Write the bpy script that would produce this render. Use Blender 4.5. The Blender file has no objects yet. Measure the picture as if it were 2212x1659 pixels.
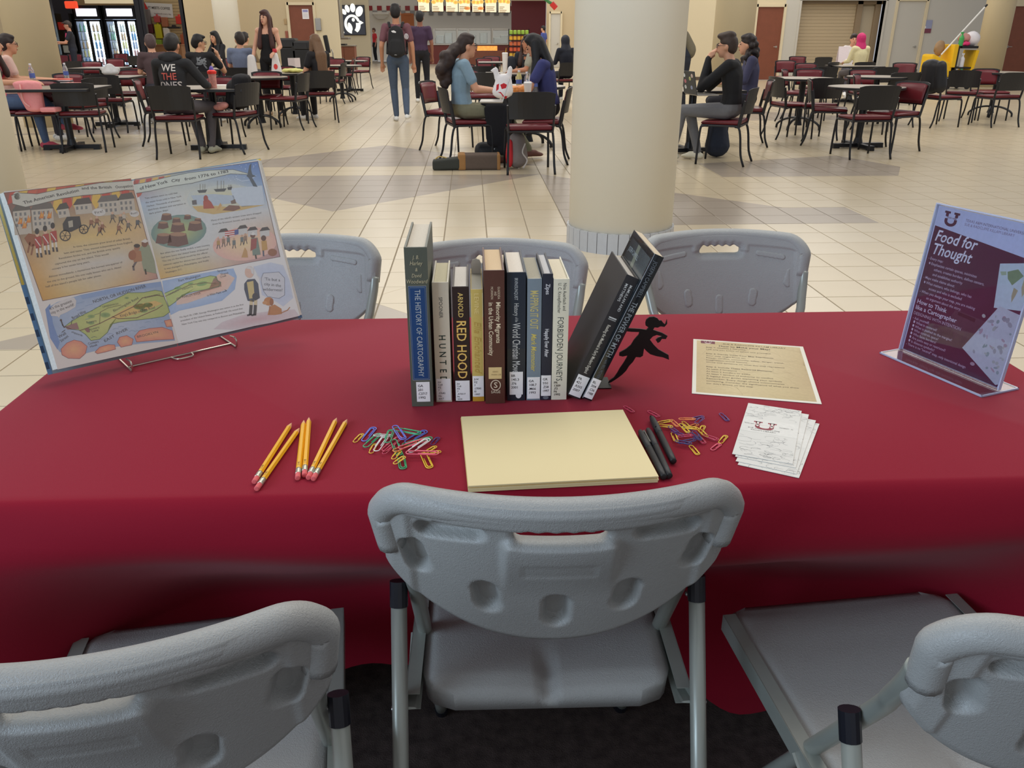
import bpy, bmesh, math, random
import numpy as np
from mathutils import Vector, Matrix, noise

random.seed(7)
PI = math.pi
SC = bpy.context.scene
COL = SC.collection

# ------------------------------------------------------------------ camera
F, HORIZON, EYE, YAW = 1760.0, 78.0, 1.32, math.radians(-2.75)
PITCH = math.atan((829.5 - HORIZON) / F)
cam = bpy.data.objects.new('camera', bpy.data.cameras.new('camera'))
COL.objects.link(cam)
cam.location = (0, 0, EYE)
cam.rotation_euler = (PI / 2 - PITCH, 0, YAW)
cam.data.sensor_fit = 'HORIZONTAL'
cam.data.sensor_width = 36.0
cam.data.lens = 36.0 * F / 2212.0
cam.data.clip_start = 0.05
cam.data.clip_end = 200
SC.camera = cam

# ------------------------------------------------------------------ light
SC.view_settings.view_transform = 'Standard'
SC.view_settings.look = 'None'
SC.view_settings.gamma = 1.0
SC.view_settings.use_curve_mapping = False
SC.view_settings.exposure = 0.0
world = bpy.data.worlds.new('hall_ambient')
SC.world = world
world.use_nodes = True
world.node_tree.nodes['Background'].inputs[0].default_value = (0.92, 0.93, 1.0, 1)
world.node_tree.nodes['Background'].inputs[1].default_value = 0.42


def area(name, loc, aim, sx, sy, power, col):
    d = bpy.data.lights.new(name, 'AREA')
    d.shape = 'RECTANGLE'
    d.size, d.size_y = sx, sy
    d.energy = power
    d.color = col
    o = bpy.data.objects.new(name, d)
    COL.objects.link(o)
    o.location = loc
    o.rotation_euler = (Vector(aim) - Vector(loc)).to_track_quat('-Z', 'Y').to_euler()
    return o


WARM, COOL = (1.0, 0.93, 0.82), (0.62, 0.80, 1.0)
area('ceiling_light_bank', (0.6, 3.6, 4.6), (0.2, 2.6, 0), 6.0, 2.4, 150, (1.0, 0.95, 0.87))
for lx in (-9, 0, 9):
    for ly in (11, 19, 26):
        area('ceiling_light_bank', (lx, ly, 5.2), (lx, ly + 0.01, 0), 6.5, 4.5, 200, WARM)
area('food_counter_light_bank', (1.5, 36, 4.6), (1.5, 36.01, 0), 14, 7, 520, WARM)
area('window_daylight', (-5.0, -1.8, 2.9), (0.4, 3.2, 0.8), 3.4, 2.4, 240, COOL)


# ------------------------------------------------------------------ geometry helpers
def ray(px, py):
    c, s = math.cos(PITCH), math.sin(PITCH)
    x, y = (px - 1106) / F, -(py - 829.5) / F
    v = Vector((x, c + s * y, -s + c * y))
    return Matrix.Rotation(YAW, 3, 'Z') @ v


def at(px, py, z=0.0):
    """world point seen at a pixel of the 2212 x 1659 photograph, on the level z"""
    d = ray(px, py)
    return Vector((0, 0, EYE)) + d * ((z - EYE) / d.z)


def at_y(px, py, Y):
    d = ray(px, py)
    return Vector((0, 0, EYE)) + d * (Y / d.y)


def lin(c):
    return tuple(((v / 255.0) / 12.92 if v / 255.0 <= 0.04045 else ((v / 255.0 + 0.055) / 1.055) ** 2.4) for v in c[:3])


MATS = {}


def mat(name, col, rough=0.5, metal=0.0, spec=0.5, var=0.06, scale=40.0, bump=0.0, bscale=300.0, emit=0.0, trans=0.0, alpha=1.0, coat=0.0, sheen=0.0, ior=1.45):
    """node material: a noise varies the base colour a little, another one gives fine relief"""
    if name in MATS:
        return MATS[name]
    m = bpy.data.materials.new(name)
    m.use_nodes = True
    nt = m.node_tree
    b = nt.nodes['Principled BSDF']
    c = lin(col)
    b.inputs['Roughness'].default_value = rough
    b.inputs['Metallic'].default_value = metal
    b.inputs['Specular IOR Level'].default_value = spec
    b.inputs['Transmission Weight'].default_value = trans
    b.inputs['Alpha'].default_value = alpha
    b.inputs['Coat Weight'].default_value = coat
    b.inputs['Sheen Weight'].default_value = sheen
    b.inputs['IOR'].default_value = ior
    tc = nt.nodes.new('ShaderNodeTexCoord')
    no = nt.nodes.new('ShaderNodeTexNoise')
    no.inputs['Scale'].default_value = scale
    no.inputs['Detail'].default_value = 4
    nt.links.new(tc.outputs['Object'], no.inputs['Vector'])
    mx = nt.nodes.new('ShaderNodeMix')
    mx.data_type = 'RGBA'
    mx.inputs[6].default_value = tuple(v * (1 - var) for v in c) + (1,)
    mx.inputs[7].default_value = tuple(min(1, v * (1 + var)) for v in c) + (1,)
    nt.links.new(no.outputs['Fac'], mx.inputs[0])
    nt.links.new(mx.outputs[2], b.inputs['Base Color'])
    if bump:
        n2 = nt.nodes.new('ShaderNodeTexNoise')
        n2.inputs['Scale'].default_value = bscale
        n2.inputs['Detail'].default_value = 2
        nt.links.new(tc.outputs['Object'], n2.inputs['Vector'])
        bp = nt.nodes.new('ShaderNodeBump')
        bp.inputs['Strength'].default_value = bump
        bp.inputs['Distance'].default_value = 0.002
        nt.links.new(n2.outputs['Fac'], bp.inputs['Height'])
        nt.links.new(bp.outputs['Normal'], b.inputs['Normal'])
    if emit:
        nt.links.new(mx.outputs[2], b.inputs['Emission Color'])
        b.inputs['Emission Strength'].default_value = emit
    MATS[name] = m
    return m


def ink_mat(name, rough=0.55, emit=0.0, mottled=0.10):
    """flat print: the colours of the printed shapes come with the mesh, a noise mottles them like ink on paper"""
    if name in MATS:
        return MATS[name]
    m = bpy.data.materials.new(name)
    m.use_nodes = True
    nt = m.node_tree
    b = nt.nodes['Principled BSDF']
    b.inputs['Roughness'].default_value = rough
    a = nt.nodes.new('ShaderNodeAttribute')
    a.attribute_name = 'ink'
    tc = nt.nodes.new('ShaderNodeTexCoord')
    no = nt.nodes.new('ShaderNodeTexNoise')
    no.inputs['Scale'].default_value = 160
    no.inputs['Detail'].default_value = 5
    nt.links.new(tc.outputs['Object'], no.inputs['Vector'])
    mr = nt.nodes.new('ShaderNodeMapRange')
    mr.inputs['To Min'].default_value = 1 - mottled
    mr.inputs['To Max'].default_value = 1 + mottled
    nt.links.new(no.outputs['Fac'], mr.inputs['Value'])
    mx = nt.nodes.new('ShaderNodeVectorMath')
    mx.operation = 'SCALE'
    nt.links.new(a.outputs['Color'], mx.inputs[0])
    nt.links.new(mr.outputs['Result'], mx.inputs['Scale'])
    nt.links.new(mx.outputs[0], b.inputs['Base Color'])
    if emit:
        nt.links.new(mx.outputs[0], b.inputs['Emission Color'])
        b.inputs['Emission Strength'].default_value = emit
    MATS[name] = m
    return m


def mesh_obj(name, me, parent=None, m=None, smooth=False):
    o = bpy.data.objects.new(name, me)
    COL.objects.link(o)
    if m is not None:
        for k in (m if isinstance(m, (list, tuple)) else [m]):
            me.materials.append(k)
    if smooth:
        for p in me.polygons:
            p.use_smooth = True
    if parent is not None:
        o.parent = parent
    return o


def obj(name, bm, m, parent=None, smooth=False, recalc=True):
    me = bpy.data.meshes.new(name)
    if recalc:
        bmesh.ops.recalc_face_normals(bm, faces=bm.faces)
    bm.to_mesh(me)
    bm.free()
    return mesh_obj(name, me, parent, m, smooth)


def tag(o, label=None, cat=None, group=None, kind=None):
    if label:
        o['label'] = label
    if cat:
        o['category'] = cat
    if group:
        o['group'] = group
    if kind:
        o['kind'] = kind
    return o


def thing(name, label, cat, loc=(0, 0, 0), rz=0.0, group=None):
    o = bpy.data.objects.new(name, None)
    o.empty_display_size = 0.05
    COL.objects.link(o)
    o.location = loc
    o.rotation_euler = (0, 0, rz)
    return tag(o, label, cat, group)


def copy_tree(o, parent=None):
    c = o.copy()
    COL.objects.link(c)
    if parent is not None:
        c.parent = parent
        c.matrix_parent_inverse = o.matrix_parent_inverse.copy()
    for ch in list(o.children):
        copy_tree(ch, c)
    return c


def B():
    return bmesh.new()


def box(bm, x0, x1, y0, y1, z0, z1, bev=0.0, M=None):
    r = bmesh.ops.create_cube(bm, size=1.0)
    vs = r['verts']
    for v in vs:
        v.co = Vector((x0 + (v.co.x + 0.5) * (x1 - x0), y0 + (v.co.y + 0.5) * (y1 - y0), z0 + (v.co.z + 0.5) * (z1 - z0)))
    if bev:
        es = list({e for v in vs for e in v.link_edges})
        g = bmesh.ops.bevel(bm, geom=es, offset=bev, segments=2, affect='EDGES', profile=0.6)
        vs = list({v for f in g['faces'] for v in f.verts} | {v for v in vs if v.is_valid})
    if M is not None:
        for v in vs:
            v.co = M @ v.co
    return vs


def smooth_path(pts, n=6):
    """Catmull-Rom through the points"""
    P = [Vector(p) for p in pts]
    if len(P) < 3:
        return P
    out = []
    Q = [P[0] * 2 - P[1]] + P + [P[-1] * 2 - P[-2]]
    for i in range(1, len(Q) - 2):
        a, b, c, d = Q[i - 1:i + 3]
        for k in range(n):
            t = k / n
            out.append(0.5 * ((2 * b) + (c - a) * t + (2 * a - 5 * b + 4 * c - d) * t * t + (3 * b - a - 3 * c + d) * t ** 3))
    out.append(P[-1])
    return out


def tube(bm, pts, r, seg=10, cap=True, closed=False, flat=1.0):
    """round bar along a path; r is a number or a list; flat squeezes it in the second cross direction"""
    P = [Vector(p) for p in pts]
    n = len(P)
    rs = r if isinstance(r, (list, tuple)) else [r] * n
    rings = []
    up = None
    for i in range(n):
        if closed:
            t = (P[(i + 1) % n] - P[i - 1])
        else:
            t = (P[min(i + 1, n - 1)] - P[max(i - 1, 0)])
        t = t.normalized() if t.length > 1e-9 else Vector((0, 0, 1))
        if up is None:
            ref = Vector((0, 0, 1)) if abs(t.z) < 0.9 else Vector((1, 0, 0))
            a = t.cross(ref).normalized()
        else:
            a = (up - t * up.dot(t))
            a = a.normalized() if a.length > 1e-6 else t.orthogonal().normalized()
        up = a
        b = t.cross(a)
        rings.append([bm.verts.new(P[i] + (a * math.cos(2 * PI * k / seg) + b * math.sin(2 * PI * k / seg) * flat) * rs[i]) for k in range(seg)])
    m = n if closed else n - 1
    for i in range(m):
        A, Bq = rings[i], rings[(i + 1) % n]
        for k in range(seg):
            bm.faces.new((A[k], A[(k + 1) % seg], Bq[(k + 1) % seg], Bq[k]))
    if cap and not closed:
        bm.faces.new(rings[0][::-1])
        bm.faces.new(rings[-1])
    return [v for R in rings for v in R]


def lathe(bm, prof, seg=20, M=None, sx=1.0, sy=1.0):
    rings = []
    for r, z in prof:
        rings.append([bm.verts.new(Vector((r * sx * math.cos(2 * PI * k / seg), r * sy * math.sin(2 * PI * k / seg), z))) for k in range(seg)])
    for A, Bq in zip(rings, rings[1:]):
        for k in range(seg):
            bm.faces.new((A[k], A[(k + 1) % seg], Bq[(k + 1) % seg], Bq[k]))
    bm.faces.new(rings[0][::-1])
    bm.faces.new(rings[-1])
    vs = [v for R in rings for v in R]
    if M is not None:
        for v in vs:
            v.co = M @ v.co
    return vs


def prism(bm, pts, z0, z1, M=None):
    """polygon (list of x, y) pulled up from z0 to z1"""
    a = [bm.verts.new((p[0], p[1], z0)) for p in pts]
    b = [bm.verts.new((p[0], p[1], z1)) for p in pts]
    n = len(pts)
    bm.faces.new(a[::-1])
    bm.faces.new(b)
    for i in range(n):
        bm.faces.new((a[i], a[(i + 1) % n], b[(i + 1) % n], b[i]))
    if M is not None:
        for v in a + b:
            v.co = M @ v.co
    return a + b


def ellipsoid(bm, c, r, sub=2, M=None):
    g = bmesh.ops.create_icosphere(bm, subdivisions=sub, radius=1.0)
    for v in g['verts']:
        v.co = Vector((v.co.x * r[0], v.co.y * r[1], v.co.z * r[2]))
        if M is not None:
            v.co = M @ v.co
        v.co += Vector(c)
    return g['verts']


def frame(origin, xdir, ydir):
    """4x4 matrix of a flat face: x along xdir, y along ydir, z out of the face"""
    x = Vector(xdir).normalized()
    y = Vector(ydir)
    y = (y - x * y.dot(x)).normalized()
    z = x.cross(y)
    M = Matrix((x, y, z)).transposed().to_4x4()
    M.translation = Vector(origin)
    return M


# ------------------------------------------------------------------ flat print
TXT = {}


def text_polys(s, bold=0.0, shear=0.0, space=1.0):
    bold = min(bold, 0.013)
    key = (s, bold, shear, space)
    if key not in TXT:
        cu = bpy.data.curves.new('lettering', 'FONT')
        cu.body = s
        cu.size = 1.0
        cu.offset = bold
        cu.shear = shear
        cu.space_character = space
        cu.resolution_u = 2
        ob = bpy.data.objects.new('lettering', cu)
        me = ob.to_mesh()
        vs = [(v.co.x, v.co.y) for v in me.vertices]
        fs = [tuple(p.vertices) for p in me.polygons]
        ob.to_mesh_clear()
        bpy.data.objects.remove(ob)
        bpy.data.curves.remove(cu)
        w = max([v[0] for v in vs], default=0.0)
        TXT[key] = (vs, fs, w)
    return TXT[key]


class Print:
    """printed shapes and words on a flat or gently curved face; (x, y) in metres on the face"""

    def __init__(self, strips=1):
        self.v, self.f, self.c, self.strips = [], [], [], strips

    def poly(self, pts, col, layer=0, cols=None):
        i0 = len(self.v)
        for k, p in enumerate(pts):
            self.v.append((p[0], p[1], layer))
            self.c.append(lin(cols[k] if cols else col))
        self.f.append(tuple(range(i0, i0 + len(pts))))

    def rect(self, x0, y0, x1, y1, col, layer=0, cols=None):
        n = self.strips if cols is None else 1
        for k in range(n if n > 1 else 0):
            a, b = x0 + (x1 - x0) * k / n, x0 + (x1 - x0) * (k + 1) / n
            self.poly([(a, y0), (b, y0), (b, y1), (a, y1)], col, layer)
        if n > 1:
            return
        self.poly([(x0, y0), (x1, y0), (x1, y1), (x0, y1)], col, layer, cols)

    def ring(self, cx, cy, rx, ry, col, layer=0, n=18, rot=0.0, edge=None):
        """oval; with edge its rim has another colour, as in a watercolour"""
        c, s = math.cos(rot), math.sin(rot)
        pts = [(cx + rx * math.cos(2 * PI * k / n) * c - ry * math.sin(2 * PI * k / n) * s, cy + rx * math.cos(2 * PI * k / n) * s + ry * math.sin(2 * PI * k / n) * c) for k in range(n)]
        if edge is None:
            self.poly(pts, col, layer)
        else:
            self.fan((cx, cy), pts, col, edge, layer)

    def fan(self, ctr, pts, col, edge, layer=0):
        i0 = len(self.v)
        self.v.append((ctr[0], ctr[1], layer))
        self.c.append(lin(col))
        for p in pts:
            self.v.append((p[0], p[1], layer))
            self.c.append(lin(edge))
        n = len(pts)
        for k in range(n):
            self.f.append((i0, i0 + 1 + k, i0 + 1 + (k + 1) % n))

    def line(self, pts, w, col, layer=1, closed=False):
        P = [Vector((p[0], p[1], 0)) for p in pts]
        if closed:
            P.append(P[0])
        for a, b in zip(P, P[1:]):
            d = b - a
            if d.length < 1e-7:
                continue
            n = Vector((-d.y, d.x, 0)).normalized() * w / 2
            e = d.normalized() * w * 0.3
            self.poly([(a - n - e)[:2], (b - n + e)[:2], (b + n + e)[:2], (a + n - e)[:2]], col, layer)

    def text(self, s, x, y, size, col, rot=0.0, bold=0.0, shear=0.0, sx=1.0, align='l', layer=2, space=1.0, arc=0.0):
        vs, fs, w = text_polys(s, bold, shear, space)
        k = {'l': 0.0, 'c': -0.5, 'r': -1.0}[align] * w
        c, s_ = math.cos(rot), math.sin(rot)
        i0 = len(self.v)
        for a, b in vs:
            u = (a + k) * size * sx
            v = b * size + arc * u * u
            self.v.append((x + u * c - v * s_, y + u * s_ + v * c, layer))
            self.c.append(lin(col))
        self.f += [tuple(i0 + q for q in f) for f in fs]
        return w * size * sx

    def build(self, name, parent, M, m=None, lift=0.00006, bend=None):
        me = bpy.data.meshes.new(name)
        co = []
        for x, y, l in self.v:
            p = Vector((x, y, lift * (l + 1) + (bend(x, y) if bend else 0.0)))
            co.append(M @ p if M is not None else p)
        me.from_pydata(co, [], self.f)
        a = me.color_attributes.new('ink', 'FLOAT_COLOR', 'POINT')
        a.data.foreach_set('color', [q for c in self.c for q in (c[0], c[1], c[2], 1.0)])
        return mesh_obj(name, me, parent, m or ink_mat('printed_ink'))


# ------------------------------------------------------------------ soft bodies (people, hair, cloth lumps)
BLOBS = []


ICO = {}


def hull(bm, parts, sub=2):
    """closed convex skin round ellipsoids given as (centre, radii)"""
    if sub not in ICO:
        t = bmesh.new()
        bmesh.ops.create_icosphere(t, subdivisions=sub, radius=1.0)
        ICO[sub] = [v.co.copy() for v in t.verts]
        t.free()
    vs = []
    for c, r in parts:
        r = r if isinstance(r, (tuple, list)) else (r, r, r)
        vs += [bm.verts.new((c[0] + u.x * r[0], c[1] + u.y * r[1], c[2] + u.z * r[2])) for u in ICO[sub]]
    bmesh.ops.convex_hull(bm, input=vs)
    for v in [v for v in bm.verts if not v.link_faces]:
        bm.verts.remove(v)


def blob(name, prims, mats, parent, voxel=0.014, smooth=3):
    """prims: (material index, [(centre, radii), ...]); they are welded into one continuous surface"""
    bm = B()
    for mi, parts in prims:
        b2 = B()
        hull(b2, parts)
        me = bpy.data.meshes.new('tmp')
        b2.to_mesh(me)
        b2.free()
        bm.from_mesh(me)
        bpy.data.meshes.remove(me)
    o = obj(name, bm, mats, parent)
    r = o.modifiers.new('weld', 'REMESH')
    r.mode = 'VOXEL'
    r.voxel_size = voxel
    if smooth:
        s = o.modifiers.new('soften', 'SMOOTH')
        s.factor = 0.5
        s.iterations = smooth
    BLOBS.append((o, prims))
    return o


def seg_dist(pts, parts):
    """how far each of the points lies from a skin, in units of its thickness"""
    best = np.full(len(pts), 1e9)
    for i in range(max(1, len(parts) - 1)):
        (a, ra), (b, rb) = parts[i], parts[min(i + 1, len(parts) - 1)]
        a, b = np.array(a, float), np.array(b, float)
        ra = np.array(ra if isinstance(ra, (tuple, list)) else (ra,) * 3, float)
        rb = np.array(rb if isinstance(rb, (tuple, list)) else (rb,) * 3, float)
        d = b - a
        l2 = float(d @ d)
        t = np.zeros(len(pts)) if l2 < 1e-9 else np.clip((pts - a) @ d / l2, 0, 1)
        rr = ra + (rb - ra) * t[:, None]
        u = np.sqrt((((pts - a - d * t[:, None]) / rr) ** 2).sum(1))
        best = np.minimum(best, (u - 1) * rr.min(1))
    return best


def finish_blobs():
    dg = bpy.context.evaluated_depsgraph_get()
    for o, prims in BLOBS:
        me = bpy.data.meshes.new_from_object(o.evaluated_get(dg))
        o.modifiers.clear()
        o.data = me
        multi = len({p[0] for p in prims}) > 1
        for f in me.polygons:
            f.use_smooth = True
        n = len(me.polygons)
        idx = np.full(n, prims[0][0], np.int32)
        if multi:
            cen = np.empty(n * 3, np.float32)
            me.polygons.foreach_get('center', cen)
            cen = cen.reshape(-1, 3).astype(float)
            ds = np.stack([seg_dist(cen, pr[1]) for pr in prims])
            idx = np.array([pr[0] for pr in prims], np.int32)[ds.argmin(0)]
        me.polygons.foreach_set('material_index', idx)
    BLOBS.clear()
# ------------------------------------------------------------------ the setting
M_BEIGE_TILE = mat('beige_floor_tile', (204, 189, 160), rough=0.26, spec=0.5, var=0.05, scale=2.2)
M_BEIGE_TILE_B = mat('beige_floor_tile_pale', (208, 194, 167), rough=0.24, spec=0.5, var=0.05, scale=2.2)
M_GREY_TILE = mat('grey_floor_tile', (166, 154, 138), rough=0.26, spec=0.5, var=0.05, scale=2.5)
M_GROUT = mat('floor_grout', (148, 136, 116), rough=0.85)
PX_, PY_ = 0.305, 0.3145
GREY = [
    [(-3.0, 9.25), (0.75, 9.25), (-1.12, 11.15)],
    [(-3.0, 8.62), (0.708, 8.62), (-1.146, 6.75)],
    [(0.708, 8.62), (0.708, 6.73), (2.6, 6.73)],
    [(0.708, 6.73), (0.708, 6.11), (3.12, 6.11), (3.12, 6.73)],
    [(2.55, 8.35), (4.38, 8.35), (4.7, 8.95), (4.38, 9.88), (2.55, 9.3)],
    [(-2.35, 3.6), (-2.04, 3.6), (-2.04, 3.9)],
    [(-0.6, 4.3), (-1.1, 3.78), (-0.1, 3.78)],
    [(2.9, 14.3), (7.4, 14.3), (5.1, 16.5)],
    [(-6.8, 12.6), (-4.0, 12.6), (-5.4, 14.0)],
]


def ccw(p):
    a = sum(p[i][0] * p[(i + 1) % len(p)][1] - p[(i + 1) % len(p)][0] * p[i][1] for i in range(len(p)))
    return p if a > 0 else p[::-1]


GREY = [ccw(p) for p in GREY]


def split(poly, a, b):
    """parts of a convex polygon left and right of the line a-b"""
    L, R = [], []
    n = len(poly)
    d = [(b[0] - a[0]) * (p[1] - a[1]) - (b[1] - a[1]) * (p[0] - a[0]) for p in poly]
    for i in range(n):
        p, q, dp, dq = poly[i], poly[(i + 1) % n], d[i], d[(i + 1) % n]
        if dp >= 0:
            L.append(p)
        if dp <= 0:
            R.append(p)
        if dp * dq < -1e-14:
            t = dp / (dp - dq)
            x = (p[0] + (q[0] - p[0]) * t, p[1] + (q[1] - p[1]) * t)
            L.append(x)
            R.append(x)
    return L, R


def parea(p):
    return 0.5 * abs(sum(p[i][0] * p[(i + 1) % len(p)][1] - p[(i + 1) % len(p)][0] * p[i][1] for i in range(len(p)))) if len(p) > 2 else 0


def cut_tile(sq):
    """(grey?, polygon) pieces of one tile, cut along the edges of the grey figures"""
    rest, out = [sq], []
    for g in GREY:
        nxt = []
        for p in rest:
            inside = p
            for i in range(len(g)):
                L, R = split(inside, g[i], g[(i + 1) % len(g)])
                if parea(R) > 2e-4:
                    nxt.append(R)
                inside = L
                if parea(inside) < 2e-4:
                    inside = []
                    break
            if parea(inside) > 2e-4:
                out.append((True, inside))
        rest = nxt
    return out + [(False, p) for p in rest]


floor_bm = B()
box(floor_bm, -26, 24, 1.85, 50, -0.12, -0.004)
FLOOR = tag(obj('floor', floor_bm, M_GROUT), kind='structure')

J = 0.0035
tiles = []
for i in range(-90, 80):
    for j in range(-8, 140):
        x0, y0 = 0.098 + i * PX_, 4.221 + j * PY_
        if y0 < 1.87 or y0 > 46 or abs(x0 - 0.05 * y0) > 0.72 * y0 + 1.5:
            continue
        sq = [(x0 + J, y0 + J), (x0 + PX_ - J, y0 + J), (x0 + PX_ - J, y0 + PY_ - J), (x0 + J, y0 + PY_ - J)]
        hidden = 1 if (-0.85 < x0 < 0.9 and y0 < 2.6) or y0 < 2.3 else 0
        seen = abs(x0 - 0.05 * y0) < 0.64 * y0 + 0.1
        tiles.append((hidden + (0 if seen else 2), y0 + 0.12 * abs(x0), sq))
tiles.sort(key=lambda t: (t[0], t[1]))


def tile_mesh(poly, m, bev=0.0015):
    bm = B()
    cx, cy = sum(p[0] for p in poly) / len(poly), sum(p[1] for p in poly) / len(poly)
    top = [bm.verts.new((cx + (p[0] - cx) * 0.988, cy + (p[1] - cy) * 0.988, 0.0)) for p in poly]
    low = [bm.verts.new((p[0], p[1], -bev)) for p in poly]
    bas = [bm.verts.new((p[0], p[1], -0.004)) for p in poly]
    bm.faces.new(top)
    n = len(poly)
    for k in range(n):
        bm.faces.new((low[k], low[(k + 1) % n], top[(k + 1) % n], top[k]))
        bm.faces.new((bas[k], bas[(k + 1) % n], low[(k + 1) % n], low[k]))
    return bm


def rel(poly):
    c = (sum(p[0] for p in poly) / len(poly), sum(p[1] for p in poly) / len(poly))
    return c, [(p[0] - c[0], p[1] - c[1]) for p in poly]


shared, count, rest_tiles = {}, 0, []
for pri, _, sq in tiles:
    pieces = cut_tile(ccw(sq))
    if count + len(pieces) > 296 or pri:
        rest_tiles += pieces
        continue
    for grey, poly in pieces:
        c, p = rel(poly)
        whole = len(pieces) == 1
        key = (grey, random.random() < 0.5 and not grey) if whole else None
        if key and key in shared:
            o = bpy.data.objects.new('tile', shared[key])
            COL.objects.link(o)
            o.parent = FLOOR
        else:
            o = obj('tile', tile_mesh(p, None), M_GREY_TILE if grey else (M_BEIGE_TILE_B if key and key[1] else M_BEIGE_TILE), FLOOR)
            if key:
                shared[key] = o.data
        o.location = (c[0], c[1], random.uniform(-0.0003, 0.0003))
        count += 1
vs, fs, ms = [], [], []
for grey, poly in rest_tiles:
    i0, n = len(vs), len(poly)
    vs += [(p[0], p[1], -0.0002) for p in poly] + [(p[0], p[1], -0.004) for p in poly]
    fs.append(tuple(range(i0, i0 + n)))
    ms.append(1 if grey else 0)
    if min(p[1] for p in poly) < 16:
        for k in range(n):
            fs.append((i0 + n + k, i0 + n + (k + 1) % n, i0 + (k + 1) % n, i0 + k))
            ms.append(1 if grey else 0)
me = bpy.data.meshes.new('far_tiles')
me.from_pydata(vs, [], fs)
o = mesh_obj('far_tiles', me, FLOOR, [M_BEIGE_TILE, M_GREY_TILE])
for p, k in zip(me.polygons, ms):
    p.material_index = k
tag(o, kind='stuff')

# dark carpet on the near side
M_CARPET = mat('dark_carpet', (82, 71, 67), rough=0.95, spec=0.1, var=0.7, scale=38, bump=0.8, bscale=420)
bm = B()
box(bm, -6, 6, -3.2, 1.85, -0.05, 0.001)
tag(obj('floor_carpet', bm, M_CARPET), kind='structure')

M_WALL = mat('beige_wall_paint', (194, 177, 145), rough=0.8, var=0.02, scale=1.5)
M_WALL_L = mat('cream_wall_paint', (216, 203, 172), rough=0.8, var=0.02, scale=1.5)
M_WALL_G = mat('grey_wall_paint', (196, 193, 184), rough=0.75, var=0.02, scale=1.5)
M_COLUMN = mat('column_paint', (232, 227, 211), rough=0.55, var=0.015, scale=3)
M_COLUMN_T = mat('tan_column_paint', (206, 190, 154), rough=0.6, var=0.02, scale=3)
M_DARKFRAME = mat('dark_shopfront_metal', (34, 34, 40), rough=0.4, metal=0.3)
M_BROWN_DOOR = mat('brown_wood_door', (126, 72, 52), rough=0.45, var=0.14, scale=6)
M_MAROON_WALL = mat('maroon_wall_paint', (112, 46, 52), rough=0.6)
M_STEEL = mat('brushed_steel', (176, 172, 164), rough=0.3, metal=0.9)
M_WHITE_TILE = mat('white_wall_tile', (226, 218, 200), rough=0.35)
WY = 28.0


def X(px, Y, py=78):
    return at_y(px, py, Y).x


def Z(py, Y, px=1106):
    return at_y(px, py, Y).z


def wall(name, x0, x1, y0, y1, z0, z1, m, bev=0):
    bm = B()
    box(bm, x0, x1, y0, y1, z0, z1, bev)
    return tag(obj(name, bm, m), kind='structure')


# back wall of the seating area, with its openings
xs0, xs1 = X(92, WY), X(403, WY)                 # shop front
xd0, xd1 = X(626, WY), X(684, WY)                # door 1
xc0, xc1 = X(733, WY), X(1252, WY)               # passage to the food counter
xe0, xe1 = X(1628, WY), X(1690, WY)              # door 2
xr0, xr1 = X(1723, WY), X(1902, WY)              # rolling shutter
xg0, xg1 = X(1926, WY), X(1992, WY)              # grey door 3
xh0, xh1 = X(2172, WY), X(2240, WY)              # door 4
HW = 4.6
DZ = 2.25
wall('wall_left_back', -26, xs0, WY, WY + 0.2, 0, HW, M_WALL)
wall('wall_back', xs1, xd0, WY, WY + 0.2, 0, HW, M_WALL)
wall('wall_back_above_door', xd0, xd1, WY, WY + 0.2, DZ, HW, M_WALL)
wall('wall_back_corner', xd1, xc0, WY, WY + 0.2, 0, HW, M_WALL_L)
wall('wall_right_back', xc1, xe0, WY, WY + 0.2, 0, HW, M_WALL_L)
wall('wall_right_above_door', xe0, xe1, WY, WY + 0.2, DZ - 0.03, HW, M_WALL_L)
wall('wall_right_pier', xe1, xr0, WY, WY + 0.2, 0, HW, M_WALL_G)
wall('wall_right_above_shutter', xr0, xr1, WY, WY + 0.2, 2.36, HW, M_WALL_G)
wall('wall_right_grey', xr1, xg0, WY, WY + 0.2, 0, HW, M_WALL_G)
wall('wall_right_above_grey_door', xg0, xg1, WY, WY + 0.2, 2.4, HW, M_WALL_G)
wall('wall_right_grey_end', xg1, xh0, WY, WY + 0.2, 0, HW, M_WALL_G)
wall('wall_right_above_end_door', xh0, xh1, WY, WY + 0.2, DZ, HW, M_WALL_L)
wall('wall_right_end', xh1, 24, WY, WY + 0.2, 0, HW, M_WALL_L)


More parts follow.
